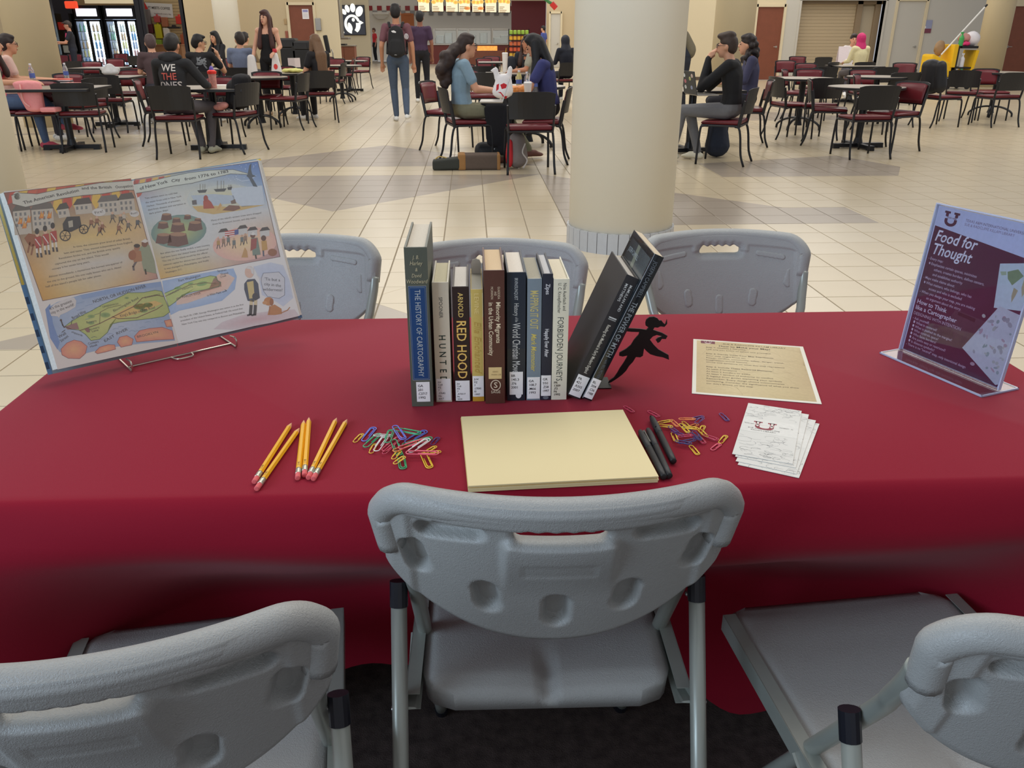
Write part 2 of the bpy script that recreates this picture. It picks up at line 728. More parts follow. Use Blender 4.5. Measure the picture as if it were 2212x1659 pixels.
def flush_door(name, x0, x1, y, z1, m, handle_side=1):
    bm = B()
    box(bm, x0 + 0.05, x1 - 0.05, y + 0.02, y + 0.07, 0.01, z1 - 0.05, 0.004)
    d = tag(obj(name, bm, m), kind='structure')
    fb = B()
    box(fb, x0 - 0.03, x0 + 0.05, y - 0.03, y + 0.1, 0, z1 + 0.03)
    box(fb, x1 - 0.05, x1 + 0.03, y - 0.03, y + 0.1, 0, z1 + 0.03)
    box(fb, x0, x1, y - 0.03, y + 0.1, z1 - 0.05, z1 + 0.03)
    obj('door_frame', fb, M_WALL_L, d)
    hb = B()
    hx = x1 - 0.16 if handle_side > 0 else x0 + 0.16
    tube(hb, [(hx, y - 0.02, 1.0), (hx, y - 0.05, 1.0), (hx - 0.11 * handle_side, y - 0.05, 1.0)], 0.011, 8)
    lathe(hb, [(0.035, 0), (0.035, 0.012)], 14, Matrix.Translation((hx, y + 0.02, 1.0)) @ Matrix.Rotation(PI / 2, 4, 'X'))
    obj('door_handle', hb, M_STEEL, d)
    nb = B()
    for z in (0.25, 1.1, 1.95):
        tube(nb, [(x0 + 0.05 if handle_side > 0 else x1 - 0.05, y + 0.012, z), (x0 + 0.05 if handle_side > 0 else x1 - 0.05, y + 0.012, z + 0.1)], 0.012, 8)
    obj('hinge', nb, M_STEEL, d)
    return d


d1 = flush_door('door_1', xd0, xd1, WY, DZ, M_BROWN_DOOR, -1)
P = Print()
P.rect(-0.1, -0.14, 0.1, 0.14, (236, 234, 238))
P.rect(-0.08, 0.05, 0.08, 0.12, (150, 150, 200), 1)
for k in range(6):
    P.rect(-0.08, -0.1 + k * 0.022, 0.07, -0.095 + k * 0.022, (120, 120, 140), 1)
nt = P.build('paper_notice', None, frame((X(664, WY), WY + 0.018, 1.95), (1, 0, 0), (0, 0, 1)))
tag(nt, 'white paper notice taped to the brown door behind the standing woman', 'notice')
flush_door('door_2', xe0, xe1, WY, DZ - 0.03, M_BROWN_DOOR, 1)
flush_door('door_3', xg0, xg1, WY, 2.4, M_WALL_G, 1)
flush_door('door_4', xh0, xh1, WY, DZ, M_BROWN_DOOR, -1)

# rolling shutter in its recess: each slat on its own
sh = tag(obj('shutter_recess', (lambda b: (box(b, xr0, xr1, WY + 0.36, WY + 0.4, 0, 2.36), b)[1])(B()), M_WALL), kind='structure')
M_SLAT = mat('shutter_slat_paint', (186, 168, 138), rough=0.5, var=0.03)
bm = B()
box(bm, -(xr1 - xr0) * 0.36, (xr1 - xr0) * 0.36, -0.012, 0.012, 0.003, 0.099, 0.004)
for k in range(23):
    o = obj('slat', bm, M_SLAT, sh) if k == 0 else bpy.data.objects.new('slat', sl.data)
    if k == 0:
        sl = o
    else:
        COL.objects.link(o)
        o.parent = sh
    o.location = ((xr0 * 0.64 + xr1 * 0.36), WY + 0.3, k * 0.1)
bm = B()
for x in (xr0 + (xr1 - xr0) * 0.735, xr1 - 0.12):
    box(bm, x - 0.09, x + 0.09, WY + 0.2, WY + 0.34, 0, 2.36, 0.005)
box(bm, xr0, xr1, WY + 0.2, WY + 0.35, 2.26, 2.36)
obj('shutter_guide', bm, mat('shutter_guide_paint', (140, 122, 98), rough=0.5), sh)
bm = B()
box(bm, xr1 - 0.62, xr1 - 0.2, WY + 0.3, WY + 0.33, 0, 2.2)
obj('panel', bm, mat('shutter_side_panel', (176, 164, 142), rough=0.6), sh)
bm = B()
for x in (xr0 - 0.06, xr1):
    box(bm, x, x + 0.06, WY - 0.03, WY + 0.2, 0, 2.42)
box(bm, xr0 - 0.06, xr1 + 0.06, WY - 0.03, WY + 0.2, 2.36, 2.42)
tag(obj('trim_1', bm, M_WALL_G), kind='structure')

# skirting along the back wall
M_SKIRT = mat('dark_skirting', (92, 78, 66), rough=0.6)
n = 0
for a, b in ((xs1, xd0), (xd1, xc0), (xc1, xe0), (xe1, xr0), (xr1, xg0), (xg1, xh0)):
    bm = B()
    box(bm, a + 0.04, b - 0.04, WY - 0.015, WY, 0, 0.1)
    n += 1
    tag(obj('baseboard_%d' % n, bm, M_SKIRT), kind='structure')

# round columns, the nearest with its ring of skirting tiles
M_SKIRT_TILE = mat('column_skirting_tile', (182, 184, 186), rough=0.35, var=0.05)


def column(name, x, y, r, m, h=4.6, tiles=0):
    bm = B()
    lathe(bm, [(r, 0.0), (r, h)], 64)
    c = obj(name, bm, m, None, True)
    c.location = (x, y, 0)
    tag(c, kind='structure')
    for p in c.data.polygons:
        p.use_smooth = len(p.vertices) == 4
    if tiles:
        bm = B()
        n_, R0, R1 = tiles, r + 0.001, r + 0.014
        a = 2 * PI / n_
        g = 0.0022 / r
        pts = [(R1 * math.cos(t), R1 * math.sin(t)) for t in (g, a / 2, a - g)] + [(R0 * math.cos(t), R0 * math.sin(t)) for t in (a - g, g)]
        prism(bm, pts, 0.0, 0.135)
        o0 = obj('tile', bm, M_SKIRT_TILE, c)
        for k in range(1, n_):
            o = bpy.data.objects.new('tile', o0.data)
            COL.objects.link(o)
            o.parent = c
            o.rotation_euler = (0, 0, k * a)
        bm = B()
        lathe(bm, [(r + 0.006, 0.0), (r + 0.006, 0.133)], 48)
        obj('grout', bm, mat('skirting_grout', (140, 140, 142), rough=0.9), c)
    return c


column('column', 1.012, 5.55, 0.352, M_COLUMN, tiles=32)
column('column', X(59, 7.0, 450) - 0.36, 7.0, 0.352, M_COLUMN)
column('column', X(66, 14.0), 14.0, 0.35, M_COLUMN_T)
column('column', X(494, 26.5), 26.5, 0.36, M_COLUMN)
column('column', X(1584, 16.0), 16.0, 0.36, M_COLUMN_T)
column('column', X(2148, 24.0), 24.0, 0.37, M_COLUMN_T)

# passage and food counter
YC = 45.0
wall('wall_sign', X(640, YC), X(800, YC), YC, YC + 0.2, 0, HW, M_WALL_L)
wall('wall_counter', X(690, YC + 8), X(1110, YC + 3.4), YC + 6.0, YC + 6.2, 0, HW, M_WHITE_TILE)
wall('wall_maroon', X(1107, YC), X(1182, YC), YC + 1.0, YC + 1.2, 0, 3.0, M_MAROON_WALL)
wall('wall_passage_right', X(1180, 40), X(1420, 40), 40, 40.2, 0, HW, M_WALL)
wall('wall_lintel', X(1104, YC - 1), X(1210, YC - 1), YC - 0.2, YC, 2.95, HW, M_WALL_L)
flush_door('door_5', X(1186, 40), X(1212, 40), 39.9, 2.3, M_WALL_G, 1)

# checker band over the counter wall, tile by tile
bandY = YC + 5.98
M_RED_TILE = mat('maroon_band_tile', (150, 42, 44), rough=0.4)
M_GREY_BAND = mat('grey_band_tile', (150, 144, 136), rough=0.4)
bx = bpy.data.objects.new('trim_2', None)
COL.objects.link(bx)
tag(bx, kind='structure')
bm = B()
sz = 10 * (bandY * 0.92) / F
box(bm, -sz / 2, sz / 2, -0.02, 0, -sz / 2 * 0.9, sz / 2 * 0.9, 0.005)
rt = obj('tile', bm, M_RED_TILE, bx)
bm = B()
box(bm, -sz / 2, sz / 2, -0.02, 0, -sz / 2 * 0.9, sz / 2 * 0.9, 0.005)
gt = obj('tile', bm, M_GREY_BAND, bx)
first = {0: rt, 1: gt}
for row, py in ((0, 18), (1, 28)):
    for k, px in enumerate(range(803, 1110, 20)):
        o = first[row]
        if k:
            o = bpy.data.objects.new('tile', o.data)
            COL.objects.link(o)
            o.parent = bx
        o.location = (X(px + 10 * row, bandY), bandY, Z(py, bandY))
# ------------------------------------------------------------------ shop on the left
M_BLACK = mat('black_plastic', (28, 28, 30), rough=0.45)
M_BLACKM = mat('black_metal', (24, 25, 27), rough=0.4, metal=0.4)
SY = 30.0
wall('wall_shop', X(60, 33.5), X(430, 33.5), 33.5, 33.7, 0, HW, mat('shop_back_wall', (170, 140, 96), rough=0.8))
wall('wall_shop_fascia', xs0, xs1, WY, WY + 0.25, 2.62, HW, M_DARKFRAME)
bm = B()
for px, w in ((98, 0.07), (118, 0.06), (306, 0.08), (315, 0.06), (401, 0.07)):
    x = X(px, WY)
    box(bm, x - w, x + w, WY, WY + 0.14, 0, 2.64)
tag(obj('trim_3', bm, M_DARKFRAME), kind='structure')
bm = B()
box(bm, X(196, WY), X(306, WY), WY + 0.02, WY + 0.12, Z(9, WY), Z(-14, WY))
tag(obj('trim_4', bm, M_WALL_L), kind='structure')
bm = B()
box(bm, X(120, SY + 1), X(166, SY + 1), SY + 1.2, SY + 1.3, 0, 2.6)
tag(obj('wall_shop_dark', bm, mat('dark_shop_panel', (52, 52, 62), rough=0.5)), kind='structure')

M_COOLER_LIGHT = mat('cooler_inside_light', (205, 222, 255), rough=0.5, emit=5.0)
M_COOLER_TUBE = mat('cooler_light_tube', (235, 255, 245), rough=0.5, emit=7.0)
M_GLASS = mat('clear_glass', (240, 248, 250), rough=0.03, trans=1.0, spec=0.4, var=0.0)
drink_cols = [(120, 170, 226), (225, 225, 232), (206, 150, 156), (236, 222, 170), (160, 206, 190), (170, 178, 220), (226, 190, 160), (250, 250, 250)]
M_DRINK = [mat('drink_%d' % k, c, rough=0.35) for k, c in enumerate(drink_cols)]
bm = B()
lathe(bm, [(0.032, 0), (0.034, 0.02), (0.034, 0.13), (0.014, 0.17), (0.014, 0.2)], 8)
BOTTLE_ME = []
for m in M_DRINK:
    me = bpy.data.meshes.new('bottle')
    bm.to_mesh(me)
    me.materials.append(m)
    BOTTLE_ME.append(me)
bm.free()


def cooler(px0, px1, label, doors, blue=False, ztop=2.25):
    x0, x1 = X(px0, SY), X(px1, SY)
    w, d = x1 - x0, 0.7
    t = thing('drinks_cooler', label, 'cooler', ((x0 + x1) / 2, SY + d / 2, 0), 0, 'glass door coolers in the shop')
    bm = B()
    h = ztop
    box(bm, -w / 2, w / 2, d / 2 - 0.06, d / 2, 0, h)
    box(bm, -w / 2, -w / 2 + 0.04, -d / 2, d / 2, 0, h)
    box(bm, w / 2 - 0.04, w / 2, -d / 2, d / 2, 0, h)
    box(bm, -w / 2, w / 2, -d / 2, d / 2, h - 0.42, h, 0.01)
    box(bm, -w / 2, w / 2, -d / 2, d / 2, 0, 0.32)
    obj('cabinet', bm, M_DARKFRAME, t)
    bm = B()
    box(bm, -w / 2 + 0.05, w / 2 - 0.05, d / 2 - 0.09, d / 2 - 0.065, 0.33, h - 0.43)
    obj('light_panel', bm, M_COOLER_LIGHT, t)
    bm = B()
    box(bm, -w / 2 + 0.12, w / 2 - 0.12, -d / 2 - 0.012, -d / 2, h - 0.33, h - 0.1, 0.01)
    obj('header', bm, mat('cooler_header_light', (240, 240, 250), rough=0.4, emit=0.9), t)
    dw = (w - 0.06) / doors
    bot = 0
    for k in range(doors):
        cx = -w / 2 + 0.03 + dw * (k + 0.5)
        bm = B()
        for a, b in ((cx - dw / 2, cx - dw / 2 + 0.05), (cx + dw / 2 - 0.05, cx + dw / 2)):
            box(bm, a, b, -d / 2 - 0.04, -d / 2, 0.33, h - 0.43)
        box(bm, cx - dw / 2, cx + dw / 2, -d / 2 - 0.04, -d / 2, 0.33, 0.39)
        box(bm, cx - dw / 2, cx + dw / 2, -d / 2 - 0.04, -d / 2, h - 0.49, h - 0.43)
        dr = obj('door', bm, M_DARKFRAME, t)
        bm = B()
        tube(bm, [(cx + dw / 2 - 0.025, -d / 2 - 0.07, 0.8), (cx + dw / 2 - 0.025, -d / 2 - 0.07, 1.3)], 0.012, 6)
        obj('handle', bm, M_STEEL, dr)
        bm = B()
        box(bm, cx - dw / 2 + 0.05, cx + dw / 2 - 0.05, -d / 2 - 0.022, -d / 2 - 0.016, 0.39, h - 0.49)
        obj('pane', bm, M_GLASS, dr)
        bm = B()
        tube(bm, [(cx + dw / 2 - 0.075, -d / 2 + 0.05, 0.42), (cx + dw / 2 - 0.075, -d / 2 + 0.05, h - 0.5)], 0.02, 6)
        obj('light_tube', bm, M_COOLER_TUBE, t)
        for s in range(5):
            z = 0.42 + s * (h - 0.95) / 5
            bm = B()
            box(bm, cx - dw / 2 + 0.03, cx + dw / 2 - 0.03, -d / 2 + 0.06, d / 2 - 0.1, z - 0.012, z)
            obj('shelf', bm, M_STEEL, t)
            n_b = 3
            for q in range(n_b):
                o = bpy.data.objects.new('drink_bottle', BOTTLE_ME[(s * 3 + k * 2 + q // 2 + (0 if blue else 3)) % 8])
                COL.objects.link(o)
                o.location = t.location + Vector((cx - dw / 2 + 0.07 + q * (dw - 0.17) / (n_b - 1), -d / 2 + 0.16, z))
                o.scale = (1.1, 1.1, 1.25)
                tag(o, '%s drink bottle on shelf %s of the %s cooler door in the shop' % (DOORN[q], ['one', 'two', 'three', 'four', 'five'][s], DOORN[len(DOORS)]), 'bottle', 'drink bottles in the shop coolers')
        DOORS.append(1)


DOORS, DOORN = [], ['first', 'second', 'third', 'fourth', 'fifth', 'sixth', 'seventh']
cooler(166, 226, 'blue lit drinks cooler with a glowing white header, behind the shop worker', 2, True)
cooler(231, 302, 'white lit drinks cooler with three narrow doors beside the shop frame', 3, False)

# red lamp sign over the first cooler, small lit ads by the frame
bm = B()
box(bm, -0.2, 0.2, -0.05, 0.05, -0.11, 0.11, 0.04)
o = obj('cooler_sign', bm, mat('red_lit_sign', (240, 80, 50), rough=0.4, emit=0.8))
o.location = (X(167, SY - 0.1), SY - 0.1, Z(12, SY - 0.1))
tag(o, 'small glowing red sign at the top left of the blue lit cooler', 'sign')

# shelf unit with red goods left of the worker
t = thing('shelf_rack', 'black shop rack with red packs and white crates, left of the worker', 'rack', (X(128, SY), SY + 0.1, 0))
bm = B()
for x in (-0.5, 0.02, 0.5):
    box(bm, x - 0.03, x + 0.03, -0.2, 0.2, 0, 2.0)
obj('upright', bm, M_BLACKM, t)
for z in (0.35, 0.8, 1.15, 1.5):
    bm = B()
    box(bm, -0.52, 0.52, -0.22, 0.22, z - 0.03, z, 0.004)
    obj('shelf', bm, M_BLACKM, t)
M_REDPACK = mat('red_pack', (214, 60, 48), rough=0.5)
M_CRATE = mat('pale_crate', (196, 200, 196), rough=0.6)
for k, (x, z, m, w) in enumerate([(-0.3, 1.5, M_REDPACK, .17), (0.12, 1.5, M_REDPACK, .12), (0.36, 1.5, M_REDPACK, .1), (-0.27, 0.8, M_CRATE, .2), (0.26, 0.8, M_CRATE, .2), (-0.26, 1.15, M_CRATE, .2), (-0.26, 0.35, M_CRATE, .2), (0.26, 0.35, M_CRATE, .2)]):
    bm = B()
    box(bm, -w, w, -0.15, 0.15, 0, 0.24, 0.02)
    box(bm, -w * 0.8, w * 0.8, -0.152, -0.145, 0.08, 0.16)
    o = obj('goods_box', bm, m)
    o.location = t.location + Vector((x, 0, z + 0.001))
    if m is M_REDPACK:
        tag(o, '%s red pack on the upper shelf of the black shop rack' % ['left hand', 'middle', 'right hand'][k], 'box', 'packs on the shop rack')
    else:
        tag(o, 'pale crate on the %s of the black shop rack' % ['left of the middle shelf', 'right of the middle shelf', 'third shelf up', 'left of the lowest shelf', 'right of the lowest shelf'][k - 3], 'crate', 'packs on the shop rack')

# coffee wall: slatted boards, banner, shelf goods
bdX0, bdX1, bdY = X(312, 31.5), X(402, 31.5), 31.6
wl = tag(obj('wall_coffee', (lambda b: (box(b, bdX0, bdX1, bdY + 0.03, bdY + 0.1, 0, 3.2), b)[1])(B()), mat('coffee_wall', (120, 96, 66), rough=0.8)), kind='structure')
bm = B()
box(bm, bdX0 + 0.02, bdX1 - 0.02, bdY, bdY + 0.03, 0.004, 0.096, 0.004)
sl0 = obj('plank', bm, mat('pale_plank', (206, 180, 134), rough=0.7, var=0.15, scale=8), wl)
for k in range(1, 26):
    o = bpy.data.objects.new('plank', sl0.data)
    COL.objects.link(o)
    o.parent = wl
    o.location = (0, random.uniform(-0.004, 0.004), 0.1 * k)
P = Print()
bw, bh = 1.05, 0.44
P.rect(-bw / 2, -bh / 2, bw / 2, bh / 2, (232, 228, 220))
P.text('CRAFT MEETS COFFEE', -bw / 2 + 0.03, 0.03, 0.115, (60, 50, 44), bold=0.02, sx=0.82)
P.text('handmade every day', -0.12, -0.13, 0.07, (110, 100, 92))
P.poly([(-bw / 2, bh / 2), (-bw / 2, 0.0), (-bw / 2 + 0.12, -0.1), (-bw / 2 + 0.22, 0.04), (-bw / 2 + 0.13, bh / 2)], (214, 50, 38), 3)
o = P.build('coffee_banner', None, frame((X(349, bdY), bdY - 0.03, Z(23, bdY)), (1, 0, -0.05), (0, 0, 1)), lift=0.002)
tag(o, 'white banner with a red corner reading about coffee, on the plank wall', 'banner')
goods = [(323, 38, .24, .5, (122, 112, 108)), (345, 42, .2, .2, (196, 84, 80)), (360, 48, .2, .3, (178, 110, 78)), (392, 44, .22, .25, (220, 60, 50)), (325, 62, .25, .3, (98, 40, 46)), (344, 68, .22, .45, (206, 196, 40)), (361, 70, .2, .28, (230, 222, 210)), (378, 60, .42, .06, (44, 38, 36)), (374, 84, .18, .22, (236, 236, 230)), (396, 86, .2, .36, (180, 96, 62)), (338, 92, .3, .2, (150, 180, 60)), (362, 95, .2, .25, (212, 206, 60)), (380, 98, .26, .2, (70, 74, 60))]
for k, (px, py, w, h, c) in enumerate(goods):
    bm = B()
    box(bm, -w / 2, w / 2, -0.08, 0.08, -h / 2, h / 2, 0.02)
    if k % 2:
        lathe(bm, [(w * 0.2, h / 2), (w * 0.16, h / 2 + 0.05), (w * 0.1, h / 2 + 0.06)], 10)
    o = obj('shop_goods', bm, mat('goods_%d' % k, c, rough=0.6))
    o.location = (X(px, bdY - 0.2), bdY - 0.16, Z(py, bdY - 0.2))
    cn = {0: 'dark grey panel', 1: 'pale red pack', 2: 'tan pack', 3: 'bright red sign box', 4: 'maroon pack', 5: 'yellow green bag', 6: 'off white pack', 7: 'long black shelf lamp', 8: 'white jar', 9: 'brown basket', 10: 'green low pack', 11: 'yellow pack', 12: 'dark green pack'}[k]
    tag(o, cn + ' hanging on the plank wall under the coffee banner', 'shop goods', 'goods on the plank wall')
bm = B()
box(bm, X(345, bdY), X(402, bdY), bdY - 0.7, bdY - 0.2, 0, 1.02, 0.01)
box(bm, X(343, bdY), X(404, bdY), bdY - 0.75, bdY - 0.18, 1.02, 1.06, 0.01)
tag(obj('coffee_counter', bm, mat('counter_tan', (160, 112, 72), rough=0.5)), 'tan coffee counter below the plank wall', 'counter')

# ------------------------------------------------------------------ wall fittings and machines by the brown door
bm = B()
box(bm, -0.09, 0.09, -0.06, 0, -0.18, 0.18, 0.015)
o = obj('wall_dispenser', bm, M_STEEL)
o.location = (X(690, WY), WY, Z(53, WY))
tag(o, 'small steel box on the wall right of the brown door', 'dispenser')
for k, (py, h) in enumerate(((47, 0.08), (79, 0.16))):
    bm = B()
    box(bm, -0.045, 0.045, -0.025, 0, -h, h, 0.01)
    box(bm, -0.02, 0.02, -0.03, -0.024, -h * 0.5, h * 0.5)
    o = obj('wall_switch', bm, mat('alarm_tan' if k == 0 else 'alarm_red', (176, 150, 110) if k == 0 else (150, 88, 70), rough=0.5))
    o.location = (X(620, WY), WY, Z(py, WY))
    tag(o, ['tan switch plate left of the brown door, upper one', 'reddish wall unit left of the brown door, lower one'][k], 'switch')

t = thing('trash_bin', 'pair of black swing-top waste bins below the brown door', 'bin', (X(628, 25.5), 25.8, 0))
for s, x, w, h in ((0, -0.13, 0.22, 1.27), (1, 0.24, 0.26, 1.2)):
    bm = B()
    box(bm, x - w, x + w, -0.26, 0.26, 0, h * 0.8, 0.03)
    obj('bin_body', bm, M_BLACK, t)
    bm = B()
    box(bm, x - w - 0.01, x + w + 0.01, -0.27, 0.27, h * 0.8, h, 0.05)
    box(bm, x - w * 0.7, x + w * 0.7, -0.285, -0.27, h * 0.82, h * 0.93)
    obj('bin_lid', bm, mat('bin_lid_black', (40, 40, 42), rough=0.4), t)

t = thing('sanitizer_stand', 'slim black sanitizer stand on a pole beside the wood cabinet', 'sanitizer stand', (X(716, 27.2), 27.2, 0))
bm = B()
lathe(bm, [(0.17, 0), (0.17, 0.02), (0.03, 0.04)], 20)
obj('base', bm, M_STEEL, t)
bm = B()
tube(bm, [(0, 0, 0.03), (0, 0, 0.85), (-0.03, 0, 0.95)], 0.02, 8)
obj('pole', bm, M_STEEL, t)
bm = B()
box(bm, -0.07, 0.06, -0.06, 0.06, 0.85, 1.36, 0.03, Matrix.Rotation(-0.14, 4, 'Y'))
obj('dispenser', bm, M_BLACK, t)

t = thing('drinks_machine', 'tall grey drinks machine on the wood cabinet near the logo sign', 'drinks machine', (X(731, 34), 34, 1.001))
bm = B()
box(bm, -0.26, 0.18, -0.3, 0.3, 0.26, 2.2, 0.02)
box(bm, -0.24, 0.42, -0.32, 0.3, 0.2, 0.28, 0.01)
obj('machine_body', bm, M_STEEL, t)
bm = B()
for x in (-0.2, -0.02):
    tube(bm, [(x, -0.33, 0.2), (x, -0.33, 0.08)], 0.025, 8)
box(bm, -0.28, 0.28, -0.33, 0.25, 0, 0.05, 0.01)
obj('nozzle', bm, M_BLACK, t)
bm = B()
box(bm, -0.24, -0.02, -0.31, -0.3, 0.62, 0.98)
obj('notice', bm, mat('pale_notice', (226, 206, 190), rough=0.7), t)
t2 = thing('wood_cabinet', 'brown wood cabinet below the drinks machine', 'cabinet', (X(745, 34), 34, 0))
bm = B()
box(bm, -0.42, 0.36, -0.32, 0.32, 0.06, 0.96, 0.006)
obj('cabinet_body', bm, M_BROWN_DOOR, t2)
bm = B()
box(bm, -0.45, 0.39, -0.35, 0.35, 0.96, 1.0, 0.006)
obj('counter_top', bm, M_STEEL, t2)
for x0, x1 in ((-0.4, -0.04), (-0.02, 0.34)):
    bm = B()
    box(bm, x0, x1, -0.335, -0.32, 0.1, 0.93, 0.004)
    d = obj('door', bm, mat('cabinet_door_wood', (134, 84, 64), rough=0.5, var=0.15, scale=9), t2)
    bm = B()
    tube(bm, [(x1 - 0.04, -0.35, 0.45), (x1 - 0.04, -0.35, 0.58)], 0.008, 6)
    obj('handle', bm, M_STEEL, d)

# lit logo sign: bird shaped letter on black
P = Print()
S = 0.62
P.rect(-S, -S * 1.06, S, S * 1.06, (44, 46, 52))
W_ = (250, 252, 238)


def arcpts(cx, cy, rx, ry, a0, a1, n=16, rot=0.0):
    o = []
    for k in range(n + 1):
        a = math.radians(a0 + (a1 - a0) * k / n)
        x, y = rx * math.cos(a), ry * math.sin(a)
        o.append((cx + x * math.cos(rot) - y * math.sin(rot), cy + x * math.sin(rot) + y * math.cos(rot)))
    return o


for cx, cy, rx, ry, rot in ((-0.38, 0.38, 0.1, 0.15, 0.7), (-0.2, 0.52, 0.11, 0.18, 0.35), (0.07, 0.56, 0.13, 0.2, 0.0), (0.38, 0.4, 0.17, 0.25, -0.45)):
    P.ring(cx, cy, rx, ry, W_, 1, 18, rot)
outer = arcpts(0.0, -0.18, 0.4, 0.44, 12, 262, 26)
inner = arcpts(0.0, -0.16, 0.27, 0.31, 20, 262, 26)
for i in range(26):
    P.poly([outer[i], outer[i + 1], inner[i + 1], inner[i]], W_, 1)
o2 = arcpts(0.02, -0.22, 0.38, 0.4, -58, 14, 10)
i2 = arcpts(-0.02, -0.2, 0.2, 0.3, -58, 14, 10)
for i in range(10):
    P.poly([o2[i], o2[i + 1], i2[i + 1], i2[i]], W_, 1)
P.poly([(0.3, 0.02), (0.44, -0.04), (0.56, -0.12), (0.36, -0.22)], W_, 2)
P.ring(0.06, 0.02, 0.075, 0.085, W_, 2)
P.ring(-0.12, -0.3, 0.1, 0.2, W_, 2, 16, 0.35)
P.ring(-0.52, -0.42, 0.07, 0.09, W_, 1)
P.ring(-0.52, -0.56, 0.09, 0.07, W_, 1)
sg = thing('logo_sign', 'square black lit sign with a white bird shaped letter', 'sign', (X(763, YC - 0.1), YC - 0.02, Z(44, YC)))
bm = B()
box(bm, -S - 0.03, S + 0.03, -0.07, 0, -S * 1.06 - 0.03, S * 1.06 + 0.03, 0.01)
obj('sign_box', bm, M_DARKFRAME, sg)
P.build('lit_print', sg, frame((0, -0.072, 0), (1, 0, 0), (0, 0, 1)), ink_mat('lit_sign_print', emit=0.9, mottled=0.0), lift=0.003)

# menu boards
mb = [(905, 932), (934, 962), (964, 993), (991, 1019), (1020, 1047), (1048, 1075), (1076, 1104)]
MY = YC + 3.0
for k, (a, b) in enumerate(mb):
    x0, x1, z0, z1 = X(a, MY), X(b, MY) - 0.03, Z(26 + k * 0.4, MY), Z(-18, MY)
    w, h = x1 - x0, z1 - z0
    t = thing('menu_board', 'lit food menu board, %s from the left above the counter' % ['first', 'second', 'third', 'fourth', 'fifth', 'sixth', 'seventh'][k], 'menu board', ((x0 + x1) / 2, MY, (z0 + z1) / 2), 0, 'lit menu boards above the food counter')
    bm = B()
    box(bm, -w / 2, w / 2, 0, 0.12, -h / 2, h / 2, 0.01)
    obj('board_box', bm, M_DARKFRAME, t)
    P = Print()
    P.rect(-w / 2 + 0.03, -h / 2 + 0.03, w / 2 - 0.03, h / 2 - 0.03, (255, 244, 206))
    P.rect(-w / 2 + 0.03, h / 2 - 0.3, w / 2 - 0.03, h / 2 - 0.03, (140, 190, 70), 1)
    rnd = random.Random(k)
    for q in range(3):
        P.ring((q - 1) * 0.2, -0.02 + 0.1 * rnd.random(), 0.13, 0.1, (240, 170, 70), 1, edge=(252, 214, 120))
    if k in (3, 4):
        P.ring(0.15, -0.3, 0.17, 0.09, (226, 110, 60), 1, edge=(250, 190, 110))
    for q in range(4):
        P.rect(-w / 2 + 0.08, -0.24 - q * 0.08, -w / 2 + 0.08 + w * (0.3 + 0.4 * rnd.random()), -0.21 - q * 0.08, (150, 110, 70), 2)
    P.build('menu_print', t, frame((0, -0.003, 0), (1, 0, 0), (0, 0, 1)), ink_mat('lit_menu_print', emit=0.75, mottled=0.03), lift=0.002)

# vent hood and hanging orange board behind the walkers
bm = B()
box(bm, -0.45, 0.45, -0.3, 0.3, 0, 0.12, 0.02)
lathe(bm, [(0.2, -0.22), (0.42, -0.05), (0.44, 0.0)], 20, None, 1.0, 0.6)
o = obj('wall_lamp_hood', bm, M_WHITE_TILE)
o.location = (X(826, 50.7), 50.7, Z(32, 50.7))
tag(o, 'white rounded hood on the wall above the red shirted worker', 'hood')
bm = B()
box(bm, -0.36, 0.36, -0.03, 0.03, -0.4, 0.4, 0.01)
box(bm, -0.2, 0.2, -0.05, -0.03, 0.3, 0.42, 0.01)
o = obj('orange_board', bm, mat('orange_board', (186, 108, 58), rough=0.6))
o.location = (X(882, 50.95), 50.96, Z(46, 50.95))
tag(o, 'orange brown board hanging between the two walking people', 'board')

# counter with glass screens and lit food trays
t = thing('food_counter', 'long maroon food counter with a steel top, glass screens and lit food trays', 'counter', (X(1010, YC), YC, 0))
L0, L1 = X(915, YC) - t.location.x, X(1108, YC) - t.location.x
bm = B()
box(bm, L0, L1, 0, 1.0, 0, 0.9)
obj('counter_body', bm, mat('maroon_counter', (116, 48, 42), rough=0.4, var=0.1), t)
bm = B()
box(bm, L0 - 0.05, L1 + 0.05, -0.08, 1.05, 0.9, 0.96, 0.01)
obj('counter_top', bm, M_STEEL, t)
bm = B()
for a, b in ((990, 1026), (1030, 1074)):
    box(bm, X(a, YC) - t.location.x, X(b, YC) - t.location.x, -0.03, 0.0, 0.52, 0.86, 0.01)
obj('food_display', bm, mat('lit_food_display', (255, 150, 70), rough=0.5, var=0.5, scale=14, emit=1.1), t)
for a, b in ((938, 985), (988, 1010), (1012, 1060), (1064, 1100)):
    xa, xb = X(a, YC) - t.location.x, X(b, YC) - t.location.x
    bm = B()
    box(bm, xa, xb, 0.0, 0.015, 0.98, 1.62, 0, Matrix.Translation((0, 0.1, 0)) @ Matrix.Rotation(-0.22, 4, 'X'))
    obj('glass_screen', bm, M_GLASS, t)
    bm = B()
    box(bm, xa - 0.03, xa + 0.03, 0.1, 0.6, 0.96, 1.68)
    box(bm, xa, xb, 0.45, 0.62, 1.62, 1.68)
    obj('screen_post', bm, M_STEEL, t)
bm = B()
box(bm, X(985, YC) - t.location.x, X(1092, YC) - t.location.x, -1.6, -1.52, 0, 0.66, 0.01)
o = obj('front_panel', bm, M_BROWN_DOOR, t)
bm = B()
for k, px in enumerate((935, 950, 968, 1000, 1020, 1045, 1075, 1090)):
    x = X(px, YC) - t.location.x
    box(bm, x - 0.2, x + 0.2, 0.65, 0.95, 0.96, 1.25 + 0.12 * (k % 3), 0.03)
obj('steel_tray', bm, M_STEEL, t)

